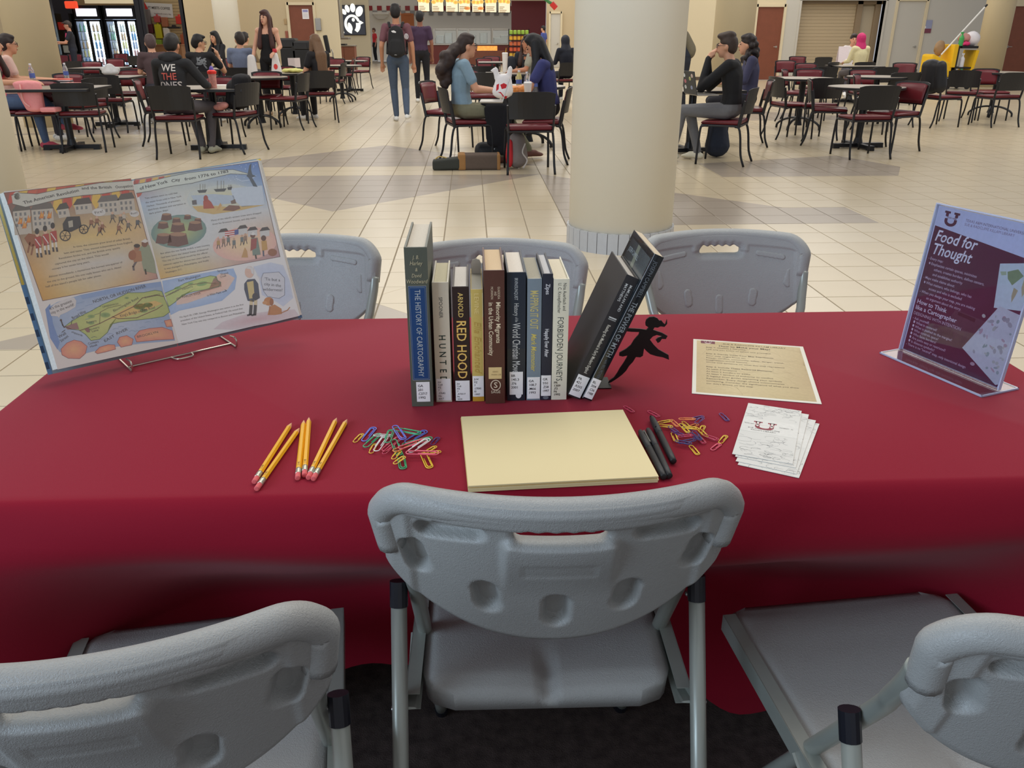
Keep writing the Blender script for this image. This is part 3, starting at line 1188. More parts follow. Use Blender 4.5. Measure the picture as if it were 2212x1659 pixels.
# crisp rack
t = thing('snack_rack', 'wire rack filled with green, yellow and red snack bags', 'rack', (X(1121, 37), 37.0, 0))
bm = B()
for x in (-0.42, 0.42):
    tube(bm, [(x, 0, 0), (x, 0.1, 1.6)], 0.02, 6)
for z in (0.5, 0.72, 0.94, 1.16, 1.38):
    box(bm, -0.44, 0.44, -0.1, 0.16, z - 0.02, z)
obj('rack_frame', bm, M_BLACKM, t)
bm = B()
box(bm, -0.07, 0.07, -0.04, 0.04, 0.0, 0.17, 0.03)
bag_me = []
for k, c in enumerate(((236, 190, 70), (220, 96, 62), (214, 110, 70), (236, 180, 60), (150, 186, 70))):
    me = bpy.data.meshes.new('snack_bag')
    bm.to_mesh(me)
    me.materials.append(mat('snack_bag_%d' % k, c, rough=0.35, var=0.2, scale=12))
    bag_me.append(me)
bm.free()
for r_, z in enumerate((0.5, 0.72, 0.94, 1.16, 1.38)):
    for q in range(5):
        o = bpy.data.objects.new('snack_bag', bag_me[r_])
        COL.objects.link(o)
        o.location = t.location + Vector((-0.33 + q * 0.165, 0, z + 0.001))
        tag(o, '%s snack bag, %s of its row on the wire rack, %s shelf' % (['yellow', 'red', 'orange red', 'orange yellow', 'green'][r_], ['first', 'second', 'third', 'fourth', 'fifth'][q], ['lowest', 'second', 'third', 'fourth', 'top'][r_]), 'snack bag', 'snack bags on the wire rack')

# green and red garland end above the maroon wall
bm = B()
tube(bm, smooth_path([(X(1172, 30), 30, Z(-6, 30)), (X(1184, 30), 30, Z(4, 30)), (X(1196, 30), 30, Z(10, 30))]), 0.05, 8)
t = thing('ribbon', 'green and red ribbon end hanging near the big white column', 'ribbon')
obj('ribbon_band', bm, mat('ribbon_green', (70, 140, 80), rough=0.5), t)
bm = B()
tube(bm, [(X(1190, 29.9), 29.9, Z(7, 30)), (X(1200, 29.9), 29.9, Z(18, 30))], 0.09, 8)
obj('ribbon_tip', bm, mat('ribbon_red', (220, 60, 56), rough=0.5), t)

# ------------------------------------------------------------------ right wall: picture sign and cleaning cart
P = Print()
P.rect(-0.14, -0.19, 0.14, 0.19, (150, 156, 186))
P.rect(-0.14, -0.19, 0.14, -0.06, (120, 60, 78), 1)
P.ring(-0.08, -0.02, 0.035, 0.04, (230, 230, 240), 2)
o = P.build('wall_sign', None, frame((X(1999, WY), WY - 0.02, Z(57, WY)), (1, 0, 0), (0, 0, 1)), lift=0.002)
tag(o, 'small blue and maroon sign on the grey wall beside the grey door', 'sign')

cy = 23.0
t = thing('cleaning_cart', 'black cleaning cart with yellow bag and yellow side panels by the grey wall', 'cart', (X(2072, cy), cy, 0))
M_YEL = mat('cart_yellow', (238, 190, 30), rough=0.5, var=0.08, scale=5)
bm = B()
box(bm, -0.25, 0.42, -0.3, 0.3, 0.14, 0.2, 0.01)
box(bm, -0.08, 0.38, -0.3, 0.3, 0.52, 0.56, 0.01)
box(bm, -0.02, 0.42, -0.3, 0.3, 1.02, 1.08, 0.01)
box(bm, -0.12, -0.08, -0.3, 0.3, 0.16, 1.08)
obj('cart_frame', bm, M_BLACK, t)
bm = B()
box(bm, 0.3, 0.38, -0.31, 0.31, 0.35, 1.02, 0.01, Matrix.Rotation(0.12, 4, 'Y') @ Matrix.Translation((-0.04, 0, 0)))
obj('side_panel', bm, M_YEL, t)
bm = B()
box(bm, -0.24, -0.12, -0.31, 0.31, 0.55, 1.12, 0.02)
obj('side_panel', bm, M_YEL, t)
bm = B()
vs = box(bm, -0.78, -0.18, -0.28, 0.28, 0.3, 0.88, 0.06)
for v in vs:
    if v.co.z > 0.6 and v.co.x > -0.5:
        v.co.z -= 0.25 * (v.co.x + 0.5) / 0.32
obj('yellow_bag', bm, M_YEL, t)
for x in (-0.2, 0.35):
    for y in (-0.25, 0.25):
        bm = B()
        lathe(bm, [(0.07, -0.02), (0.07, 0.02)], 14, Matrix.Translation((x, y, 0.07)) @ Matrix.Rotation(PI / 2, 4, 'X'))
        obj('wheel', bm, M_BLACK, t)
cl = t.location
bm = B()
tube(bm, [(-0.45, -0.1, 0.86), (0.48, -0.1, 2.02)], 0.022, 8)
h = thing('mop', 'white mop handle leaning out of the yellow cart bag', 'mop', cl)
obj('handle', bm, mat('white_handle', (232, 232, 228), rough=0.4), h)
bm = B()
tube(bm, [(0.48, -0.1, 2.02), (0.53, -0.1, 2.08)], 0.026, 8)
obj('grip', bm, M_BLACK, h)
for nm, label, cat, c, off, r in (
        ('trash_bag', 'puffy white plastic bag on top of the cleaning cart', 'plastic bag', (236, 232, 236), (0.36, 0, 1.25), (0.2, 0.2, 0.19)),
        ('cleaning_cloth', 'pale red bundled cloth on top of the cleaning cart', 'cloth', (206, 150, 140), (0.12, -0.05, 1.27), (0.16, 0.15, 0.12)),
        ('pink_cloth', 'bright pink cloth at the front of the cleaning cart top', 'cloth', (232, 60, 120), (0.1, -0.2, 1.13), (0.12, 0.08, 0.055)),
        ('feather_duster', 'brown duster standing in the yellow cart bag', 'duster', (160, 130, 96), (-0.42, 0.1, 1.02), (0.14, 0.1, 0.2))):
    bm = B()
    vs = ellipsoid(bm, off, r, 3)
    for v in vs:
        v.co += Vector((1, 1, 1)) * 0.02 * noise.noise(v.co * 14)
    o = obj(nm, bm, mat(nm, c, rough=0.6), None, True)
    o.location = cl
    tag(o, label, cat)
for nm, label, c, x, z in (('spray_bottle', 'white spray bottle on the middle shelf of the cart', (230, 230, 236), 0.1, 0.56), ('spray_bottle', 'green topped bottle on the cart top', (70, 170, 90), -0.03, 1.08), ('spray_bottle', 'pale green bottle on the lowest cart shelf', (110, 205, 170), 0.14, 0.2)):
    bm = B()
    lathe(bm, [(0.06, 0), (0.06, 0.2), (0.02, 0.27), (0.02, 0.3)], 12)
    box(bm, -0.05, 0.03, -0.015, 0.015, 0.3, 0.34, 0.005)
    o = obj(nm, bm, mat(label[:12], c, rough=0.4))
    o.location = cl + Vector((x, -0.2, z + 0.001))
    tag(o, label, 'bottle')
# ------------------------------------------------------------------ the table
TX0, TX1, TY0, TY1, TZ = -0.802, 1.028, 0.968, 1.738, 0.745
M_CLOTH = mat('burgundy_cloth', (142, 20, 42), rough=0.7, spec=0.1, var=0.05, scale=3, bump=0.15, bscale=1400, sheen=0.08)


def perimeter(x0, x1, y0, y1, r, step):
    """closed outline with round corners: (x, y, outward x, outward y, side)"""
    out = []

    def run(a, b, n, side):
        k = max(2, int((Vector(b) - Vector(a)).length / step))
        for i in range(k):
            t = i / k
            out.append((a[0] + (b[0] - a[0]) * t, a[1] + (b[1] - a[1]) * t, n[0], n[1], side))

    def corner(cx, cy, a0):
        for i in range(10):
            a = a0 + PI / 2 * i / 10
            out.append((cx + r * math.cos(a), cy + r * math.sin(a), math.cos(a), math.sin(a), 'c'))
    run((x0 + r, y0), (x1 - r, y0), (0, -1), 'front')
    corner(x1 - r, y0 + r, -PI / 2)
    run((x1, y0 + r), (x1, y1 - r), (1, 0), 'right')
    corner(x1 - r, y1 - r, 0)
    run((x1 - r, y1), (x0 + r, y1), (0, 1), 'back')
    corner(x0 + r, y1 - r, PI / 2)
    run((x0, y1 - r), (x0, y0 + r), (-1, 0), 'left')
    corner(x0 + r, y0 + r, PI)
    return out


def interp(tab, x):
    if x <= tab[0][0]:
        return tab[0][1]
    for (a, u), (b, v) in zip(tab, tab[1:]):
        if x <= b:
            t = (x - a) / (b - a)
            t = t * t * (3 - 2 * t)
            return u + (v - u) * t
    return tab[-1][1]


def sstep(a, b, x):
    t = max(0.0, min(1.0, (x - a) / (b - a)))
    return t * t * (3 - 2 * t)


HEM = [(-0.9, 0.20), (-0.69, 0.25), (-0.45, 0.14), (-0.18, 0.22), (0.0, 0.27), (0.12, 0.27), (0.34, 0.17), (0.52, 0.07), (0.66, 0.10), (0.80, 0.25), (0.95, 0.32), (1.2, 0.36)]
per = perimeter(TX0, TX1, TY0, TY1, 0.03, 0.02)
bm = B()
rings = []
NT = 26
for ti in range(-3, NT + 1):
    R = []
    for k, (x, y, nx, ny, side) in enumerate(per):
        if ti < 0:
            a = (ti + 3) / 3 * PI / 2
            R.append(bm.verts.new((x - nx * 0.012 * (1 - math.sin(a)), y - ny * 0.012 * (1 - math.sin(a)), TZ - 0.012 * (1 - math.cos(a)))))
            continue
        t = ti / NT
        hem = interp(HEM, x) if y < TY0 + 0.05 else 0.06
        if side in ('left', 'right', 'c') and y < TY1 - 0.02:
            w = sstep(TY0, TY0 + 0.35, y)
            hem = interp(HEM, x) * (1 - w) + 0.06 * w
        L = TZ - 0.012 - hem
        z = TZ - 0.012 - L * t
        d = TZ - z
        dcorner = min(math.hypot(x - cx, y - cy) for cx in (TX0, TX1) for cy in (TY0, TY1))
        flare = 0.16 * math.exp(-(dcorner / 0.16) ** 2) * t
        if y < TY0 + 0.04:
            sag = 0.115 + 0.022 * math.sin(x * 4.2 + 0.6)
            off = 0.030 * math.sin(PI * min(1.0, d / sag) * 0.62) * (1 - 0.6 * sstep(sag * 0.7, sag * 1.5, d)) - 0.26 * sstep(sag * 0.6, 0.36, d)
            off *= (1 - 0.7 * math.exp(-(dcorner / 0.2) ** 2))
            fold = 0.016 * t * (1 + 2.2 * math.exp(-((x + 0.72) / 0.2) ** 2) + math.exp(-((x - 0.95) / 0.2) ** 2)) * (math.sin(x * 9.0 + 1.2) + 0.5 * math.sin(x * 21.0 + d * 6))
        else:
            off = 0.02 * math.sin(PI * min(1, t * 1.2)) + 0.03 * t
            s = x if side == 'back' else y
            fold = 0.018 * t * (math.sin(s * 24) + 0.4 * math.sin(s * 57))
        e = off + fold + flare
        R.append(bm.verts.new((x + nx * e, y + ny * e, z)))
    rings.append(R)
n = len(per)
for A, Bq in zip(rings, rings[1:]):
    for k in range(n):
        bm.faces.new((A[k], Bq[k], Bq[(k + 1) % n], A[(k + 1) % n]))
# flat top as rows of quads so that it shades evenly
f = bm.faces.new(rings[0])
cloth = obj('tablecloth', bm, M_CLOTH, None, True)
tag(cloth, 'dark red cloth draped over the long display table', 'tablecloth')

tb = thing('folding_table', 'long folding table hidden under the dark red cloth', 'table')
bm = B()
box(bm, TX0 + 0.012, TX1 - 0.012, TY0 + 0.012, TY1 - 0.012, TZ - 0.05, TZ - 0.003, 0.01)
obj('table_top', bm, mat('table_plastic', (196, 194, 186), rough=0.5), tb)
for x in (TX0 + 0.25, TX1 - 0.25):
    bm = B()
    tube(bm, smooth_path([(x, TY0 + 0.42, 0.0), (x, TY0 + 0.42, 0.66), (x, TY0 + 0.47, TZ - 0.05), (x, TY1 - 0.26, TZ - 0.05), (x, TY1 - 0.18, 0.66), (x, TY1 - 0.2, 0.0)], 5), 0.0125, 8)
    obj('leg', bm, mat('grey_tube', (126, 130, 126), rough=0.4, metal=0.2), tb)
TOP = TZ + 0.0006

# ------------------------------------------------------------------ the row of books
BOOK_W = (244, 243, 240)


def call_label(P, w, lines, y0, h, lw=0.86, dx=0.0):
    x = w * lw / 2
    P.rect(-x + dx, y0, x + dx, y0 + h, BOOK_W, 5)
    s = min(0.0062, h / (len(lines) + 1.2) * 0.92)
    for k, t in enumerate(lines):
        P.text(t, -x + dx + 0.0025, y0 + h - (k + 1) * s * 1.15 - 0.002, s, (34, 34, 38), bold=0.012, layer=6, sx=min(1.0, (2 * x - 0.003) / (max(1, len(t)) * s * 0.62)))


def book(label, x0, x1, h, depth, cover, pages, paint, hard=True, y=1.272, lean=0.0, base=TOP, cover_m=None, rounded=0.0005, board=0.0028, group='books standing in the row on the table'):
    w = x1 - x0
    t = thing('book', label, 'book', ((x0 + x1) / 2, y, base), 0, group)
    mc = cover_m or mat('cover_' + label[:24], cover, rough=0.42, var=0.06, scale=60, bump=0.1, bscale=900)
    bm = B()
    # spine: slightly round
    n = 8
    fr, bk = [], []
    for k in range(n + 1):
        u = -1 + 2 * k / n
        fr.append((u * w / 2, -rounded * (1 - u * u)))
        bk.append((u * (w / 2 - board), board - rounded * (1 - u * u) * 0.7))
    prism(bm, fr + bk[::-1], 0.0, h)
    for s in (-1, 1):
        a, b = sorted((s * w / 2, s * (w / 2 - board)))
        box(bm, a, b, 0.0, depth, 0.0, h, 0.0006)
    obj('cover', bm, mc, t)
    sq = 0.0035 if hard else 0.0006
    bm = B()
    zt = h - sq
    vs = box(bm, -w / 2 + board + 0.0002, w / 2 - board - 0.0002, board, depth - sq, sq, zt)
    obj('page_block', bm, mat('pages_' + label[:24], pages, rough=0.75, var=0.14, scale=420), t)
    P = Print(8)
    paint(P, w, h)
    r = rounded
    P.build('printing', t, frame((0, 0, 0), (1, 0, 0), (0, 0, 1)), ink_mat('spine_ink', 0.4, mottled=0.04), lift=0.00012, bend=lambda x, y_: r * (1 - min(1, abs(2 * x / w)) ** 2))
    if lean:
        t.rotation_euler = (0, lean, 0)
    return t


def down(P, s, x, y, size, col, **k):
    P.text(s, x, y, size, col, rot=-PI / 2, **k)


def span(P, h, s, x, t0, t1, size, col, **k):
    """words running down the spine from the share t0 to the share t1 of its height"""
    w = text_polys(s, k.get('bold', 0.0), k.get('shear', 0.0), 1.0)[2] * size
    P.text(s, x, h * (1 - t0), size, col, rot=-PI / 2, sx=h * (t1 - t0) / w, **k)


def p_hist(P, w, h):
    for k, (s, sc) in enumerate((('J. B.', 0.0105), ('Harley', 0.0115), ('&', 0.010), ('David', 0.0105), ('Woodward', 0.0112))):
        P.text(s, 0, h - 0.0185 - k * 0.0098, sc * 0.82, (196, 186, 150), align='c', shear=0.2, sx=0.78, layer=5)
    P.rect(-w * 0.40, h * 0.175, w * 0.40, h * 0.772, (150, 156, 160), 0)
    P.rect(-w * 0.385, h * 0.178, w * 0.385, h * 0.769, (22, 62, 110), 1)
    P.rect(-w * 0.345, h * 0.184, w * 0.345, h * 0.763, (120, 136, 150), 2)
    P.rect(-w * 0.33, h * 0.187, w * 0.33, h * 0.760, (22, 66, 116), 3)
    span(P, h, 'THE HISTORY OF CARTOGRAPHY', -0.0042, 0.25, 0.80, 0.0128, (186, 192, 190), layer=4)
    call_label(P, w, ('GA', '201', '.C3717', '1992'), h * 0.032, 0.036, 0.62, 0.002)


def p_hunt(P, w, h):
    P.rect(-w / 2, 0, w / 2, h, (214, 204, 182), 0)
    span(P, h, 'SPOONER', -0.003, 0.115, 0.285, 0.0085, (70, 72, 70))
    for k, c in enumerate('HUNTED'):
        P.text(c, -0.005, h * 0.555 - k * 0.0148, 0.0158, (26, 52, 44), rot=-PI / 2, bold=0.02, align='c', sx=0.85)
    call_label(P, w, ('Juv', 'Coll', 'PZ', '7', '.S7642', 'Hu', '2017'), 0.003, 0.040, 0.9)


def p_red(P, w, h):
    span(P, h, 'ARNOLD', -0.0038, 0.05, 0.255, 0.0115, (222, 190, 110), bold=0.015)
    span(P, h, 'RED HOOD', -0.0072, 0.28, 0.79, 0.0225, (226, 160, 60), bold=0.02)
    span(P, h, 'RED HOOD', -0.0067, 0.282, 0.788, 0.0220, (240, 206, 120), bold=-0.005, layer=3)
    call_label(P, w, ('Juv', 'Coll', 'PZ', '7', '.A73517', 'Re', '2020'), 0.002, 0.037, 0.9)


def p_yellow(P, w, h):
    P.rect(-w / 2, 0, w / 2, h * 0.97, (214, 186, 104), 0, [(206, 180, 104), (206, 180, 104), (226, 206, 140), (220, 198, 124)])
    span(P, h, 'LEVINE', -0.004, 0.03, 0.21, 0.011, (236, 212, 140))
    span(P, h, 'Ella Enchanted', -0.005, 0.27, 0.74, 0.0155, (196, 162, 80), shear=0.3, layer=3)
    P.rect(-w / 2, 0.0, w / 2, h * 0.045, (198, 150, 50), 1)
    call_label(P, w, ('JUV', 'PZ', '7', '.L578345', 'El', '1997'), h * 0.045, 0.038, 0.96)


def p_brown(P, w, h):
    for k, s in enumerate(('GUADDIDA', 'AND', 'MCANNON')):
        span(P, h, s, 0.0055 - k * 0.0055, 0.115 if k != 1 else 0.15, 0.205 if k != 1 else 0.18, 0.0056, (222, 200, 170))
    span(P, h, 'Minority Migrants', 0.0028, 0.225, 0.53, 0.0105, (230, 212, 180), bold=0.015)
    span(P, h, 'in the Urban Community', -0.0092, 0.228, 0.625, 0.0105, (230, 212, 180), bold=0.015)
    P.rect(-w * 0.32, h * 0.195, w * 0.34, h * 0.285, (228, 200, 140), 3)
    P.text('00001', -0.004, h * 0.245, 0.004, (150, 120, 80), layer=4)
    P.text('MAIN LIB', -0.006, h * 0.222, 0.004, (150, 120, 80), layer=4)
    P.ring(0.001, h * 0.145, 0.0088, 0.0098, (224, 206, 180), 2, 26)
    P.ring(0.001, h * 0.145, 0.0072, 0.0082, (84, 50, 38), 3, 26)
    P.text('S', 0.001, h * 0.145 - 0.0046, 0.0145, (224, 206, 180), align='c', bold=0.03, layer=4)
    P.text('SAGE', 0.001, h * 0.082, 0.0068, (214, 196, 170), align='c', bold=0.02, layer=3, rot=0)


def p_world(P, w, h):
    P.rect(-w / 2, h * 0.0, w / 2, h * 0.42, (36, 44, 54), 0)
    span(P, h, 'IRVIN/SUNQUIST', -0.003, 0.04, 0.205, 0.0078, (200, 206, 208))
    span(P, h, 'History', -0.0035, 0.228, 0.325, 0.0110, (214, 216, 214))
    span(P, h, 'of the', -0.002, 0.334, 0.372, 0.0075, (196, 200, 200), shear=0.2)
    span(P, h, 'World Christian Movement', -0.0062, 0.38, 0.86, 0.0185, (218, 220, 218))
    call_label(P, w, ('BR', '145.3', '.I76', '2001'), h * 0.05, 0.042, 0.74)
    P.ring(0.004, h * 0.045, 0.005, 0.006, BOOK_W, 3)


def p_map(P, w, h):
    span(P, h, 'MAPPING IT OUT', -0.0066, 0.09, 0.40, 0.019, (206, 190, 120), bold=0.02)
    span(P, h, 'Mark Monmonier', -0.0045, 0.435, 0.75, 0.0125, (212, 192, 96), shear=0.3, bold=0.012)
    call_label(P, w, ('GA', '108.7', '.M66', '1993'), 0.003, 0.040, 0.92)


def p_zipes(P, w, h):
    span(P, h, 'Zipes', -0.0028, 0.075, 0.155, 0.0098, (214, 216, 222), bold=0.015)
    span(P, h, 'Happily Ever After', -0.003, 0.42, 0.645, 0.0092, (226, 228, 232), bold=0.02)
    call_label(P, w, ('GR', '550', '.Z58', '1997'), h * 0.035, 0.038, 0.98)
    P.ring(0, h * 0.02, 0.005, 0.003, (110, 116, 124), 2)


def p_forb(P, w, h):
    P.rect(-w / 2, 0, w / 2, h, (226, 222, 200), 0)
    span(P, h, 'Nina Auerbach and', 0.003, 0.03, 0.25, 0.0078, (60, 62, 60))
    span(P, h, 'U. C. Knoepflmacher', -0.0055, 0.03, 0.27, 0.0078, (60, 62, 60))
    span(P, h, 'FORBIDDEN JOURNEYS', -0.0052, 0.30, 0.835, 0.0145, (72, 80, 78))
    for k, s in enumerate(('PR', '1309', '.F3', 'F6', '1992')):
        P.text(s, -0.009, 0.030 - k * 0.0055, 0.0056, (34, 34, 38), bold=0.015)


Y0 = 1.268
book('tall grey green clothbound book with a blue title panel, leftmost of the row', -0.1085, -0.0725, 0.272, 0.19, (88, 92, 80), (206, 196, 178), p_hist, y=1.256, board=0.0035)
book('cream spined novel titled HUNTED, standing second in the row', -0.068, -0.0415, 0.2105, 0.14, (206, 200, 180), (206, 198, 166), p_hunt)
book('dark brown novel with gold RED HOOD lettering on its spine', -0.036, -0.0095, 0.203, 0.14, (46, 30, 28), (216, 210, 200), p_red)
yb = book('thin worn yellow paper book between the dark brown and brown books', -0.006, 0.0135, 0.198, 0.13, (208, 182, 100), (170, 166, 150), p_yellow, hard=False, board=0.0012)
book('brown hardback about minority migrants with a round publisher mark', 0.0155, 0.0485, 0.232, 0.155, (88, 52, 42), (214, 186, 146), p_brown, y=1.262)
book('dark navy thick book on world Christian movement with white top edges', 0.053, 0.0835, 0.2255, 0.15, (34, 44, 58), (224, 214, 198), p_world, cover_m=None)
book('light blue grey book with yellow lettering about mapping', 0.086, 0.1095, 0.2145, 0.14, (126, 140, 150), (176, 170, 150), p_map, hard=False, board=0.0012)
book('slim dark navy book with small white title, second from the row end', 0.1105, 0.1275, 0.2225, 0.14, (38, 42, 56), (204, 202, 200), p_zipes)
book('cream white book titled FORBIDDEN JOURNEYS, last upright one of the row', 0.1285, 0.1545, 0.2135, 0.145, (230, 224, 202), (226, 216, 190), p_forb, board=0.002)

# white card mark sticking up from the yellow book
bm = B()
pts = [(-0.0085, 0), (0.0085, 0), (0.0085, 0.022), (0.006, 0.028), (0.002, 0.029), (0, 0.031), (-0.002, 0.029), (-0.006, 0.028), (-0.0085, 0.022)]
prism(bm, pts, -0.0004, 0.0004)
o = obj('bookmark', bm, mat('white_card', (228, 222, 208), rough=0.6))
o.rotation_euler = (PI / 2, 0, 0)
o.location = (0.0038, 1.372, TOP + 0.1935)
tag(o, 'white card marker sticking out of the top of the thin yellow book', 'bookmark')


def p_mcm(P, w, h):
    span(P, h, 'McMULLAN AND', 0.0012, 0.06, 0.27, 0.0064, (206, 208, 206), bold=0.01)
    span(P, h, 'MATTHEWS', -0.0065, 0.06, 0.2, 0.0064, (206, 208, 206), bold=0.01)
    P.rect(-w * 0.3, h * 0.665, w * 0.3, h * 0.675, (196, 198, 196), 1)
    P.rect(-w * 0.3, h * 0.652, w * 0.3, h * 0.66, (150, 152, 150), 1)
    span(P, h, 'Reading the Medieval in Early Modern England', -0.003, 0.385, 0.79, 0.0082, (214, 210, 196), bold=0.01)
    call_label(P, w, ('PR', '421', '.R355', '2007'), 0.003, 0.040, 0.95)


def p_myth(P, w, h):
    span(P, h, 'JOSEPH CAMPBELL', -0.0035, 0.04, 0.28, 0.0095, (112, 120, 126))
    span(P, h, 'THE POWER OF MYTH', -0.0048, 0.31, 0.69, 0.0125, (140, 148, 152), bold=0.01)
    span(P, h, 'with BILL MOYERS', -0.003, 0.71, 0.85, 0.0075, (96, 104, 112))
    call_label(P, w, ('BL', '304', '.C36', '1988'), 0.003, 0.038, 0.9)
    P.rect(-w / 2, 0, -w / 2 + 0.0007, h, (176, 186, 196), 2)


LEAN = math.radians(23.2)
M_BLACKCOVER = mat('dark_grey_cover', (44, 43, 46), rough=0.38, var=0.05)
b1 = book('dark grey hardback leaning to the right against a black paperback', 0.0, 0.0225, 0.230, 0.155, (44, 43, 46), (206, 200, 190), p_mcm, lean=LEAN, y=1.272, cover_m=M_BLACKCOVER, group='books leaning at the end of the row')
b1.location = (0.1668, 1.270, TOP + 0.0046)
b2 = book('black glossy paperback leaning against the metal figure bookend', 0.0, 0.0172, 0.271, 0.175, (24, 28, 32), (216, 200, 172), p_myth, lean=LEAN, y=1.262, hard=False, cover_m=mat('black_gloss_cover', (22, 27, 32), rough=0.16, coat=0.5), board=0.0008, group='books leaning at the end of the row')
b2.location = (0.1889, 1.262, TOP + 0.0036)
# cover print on the visible left side of the leaning paperback
P = Print()
P.rect(-0.16, 0.05, -0.005, 0.26, (30, 38, 44), 0, [(20, 26, 30), (34, 40, 44), (70, 80, 84), (30, 40, 48)])
P.poly([(-0.105, 0.26), (-0.085, 0.26), (-0.055, 0.12), (-0.075, 0.12)], (110, 116, 104), 1)
P.text('JOSEPH CAMPBELL', -0.15, 0.238, 0.012, (150, 160, 164), sx=0.8, layer=2)
P.text('MYTH', -0.06, 0.2, 0.02, (120, 130, 134), layer=2)
P.build('cover_print', b2, frame((-0.0087, 0.0, 0.0), (0, -1, 0), (0, 0, 1)), ink_mat('gloss_cover_ink', 0.18))

# ------------------------------------------------------------------ metal figure bookend
tr = [(1815, 985), (1850, 973), (1935, 978), (1985, 985), (2000, 967), (1978, 952), (1976, 932), (1984, 905), (2008, 887), (2040, 884), (2068, 896), (2082, 914), (2098, 912), (2112, 930), (2128, 945), (2141, 905), (2143, 938), (2122, 962), (2092, 958), (2070, 968), (2046, 966), (2034, 984), (2062, 994), (2104, 1008), (2146, 1032), (2132, 1056), (2102, 1054), (2088, 1076), (2070, 1086), (2054, 1062), (2074, 1044), (2106, 1034), (2062, 1024), (2032, 1036), (2010, 1060), (2040, 1100), (2075, 1135), (2120, 1160), (2153, 1178), (2157, 1215), (2110, 1196), (2060, 1187), (2012, 1172), (1985, 1150), (1965, 1128), (1956, 1184), (1936, 1196), (1902, 1194), (1880, 1230), (1850, 1262), (1826, 1300), (1796, 1330), (1760, 1357), (1715, 1386), (1690, 1396), (1700, 1374), (1736, 1350), (1760, 1316), (1780, 1280), (1808, 1240), (1834, 1196), (1838, 1182), (1800, 1190), (1774, 1184), (1776, 1160), (1830, 1130), (1866, 1100), (1890, 1060), (1924, 1022), (1930, 1002), (1870, 1000), (1830, 996)]
YF = 1.335
fig = thing('bookend', 'flat black metal bookend cut as a leaping caped figure pushing the leaning books', 'bookend', (0.0, YF, 0.0))
pts = []
for a, b in tr:
    p = at_y(840 + a / 3.568, 440 + b / 3.568, YF)
    pts.append((p.x, p.z))
zmin = min(p[1] for p in pts)
pts = [(p[0], p[1] - zmin + TOP + 0.002) for p in pts]
M_FIG = mat('black_enamel', (12, 12, 14), rough=0.5)
bm = B()
prism(bm, pts[::-1], -0.0015, 0.0015, Matrix.Rotation(PI / 2, 4, 'X'))
obj('figure', bm, M_FIG, fig)
bm = B()
box(bm, 0.207, 0.240, -0.02, 0.03, TOP, TOP + 0.0012)
obj('base_plate', bm, M_FIG, fig)

# ------------------------------------------------------------------ paper, pencils, pens, clips
M_CREAM = mat('cream_paper', (232, 214, 164), rough=0.7, var=0.02, scale=5)
pc = [at(*p, TZ + 0.012) for p in ((992, 900), (1348, 881), (1424, 1029), (1010, 1045))]
ctr = sum(pc, Vector()) / 4
ang = math.atan2((pc[1] - pc[0] + pc[2] - pc[3]).y, (pc[1] - pc[0] + pc[2] - pc[3]).x)
pw, ph = 0.2655, 0.2215
pad = thing('paper_stack', 'stack of blank cream paper in front of the row of books', 'paper', (ctr.x, ctr.y, TOP), ang)
z = 0.0
for k, (th, dx, dy) in enumerate(((0.0035, 0.0, 0.0), (0.0022, 0.0008, -0.0006), (0.0022, -0.0005, 0.0009), (0.0022, 0.0004, -0.0003))):
    bm = B()
    box(bm, -pw / 2 + dx, pw / 2 + dx, -ph / 2 + dy, ph / 2 + dy, z, z + th - 0.0002)
    obj('sheets', bm, M_CREAM if k != 2 else mat('cream_paper_edge', (214, 186, 128), rough=0.7), pad)
    z += th

M_PENCIL = mat('pencil_yellow', (240, 176, 26), rough=0.35, var=0.05)
M_WOOD = mat('pencil_wood', (232, 176, 120), rough=0.7)
M_PINK = mat('eraser_pink', (226, 104, 106), rough=0.75)
M_FERR = mat('pencil_ferrule', (206, 206, 190), rough=0.3, metal=0.8)
M_LEAD = mat('pencil_point', (206, 150, 140), rough=0.6)
pencil_ends = [((549, 1042), (630, 914)), ((554, 1057), (647, 925)), ((643, 1034), (656.5, 908)), ((657.5, 1028), (667.5, 902)), ((666, 1033), (727.5, 903)), ((676.5, 1035.5), (750, 906))]
pl = ['leftmost of the six yellow pencils, lying half behind its neighbour', 'second yellow pencil from the left, its eraser nearest the table edge', 'third yellow pencil from the left, standing almost straight', 'fourth yellow pencil from the left with its eraser set back', 'fifth yellow pencil from the left, slanting to the right', 'rightmost of the six yellow pencils, nearest the paper clips']
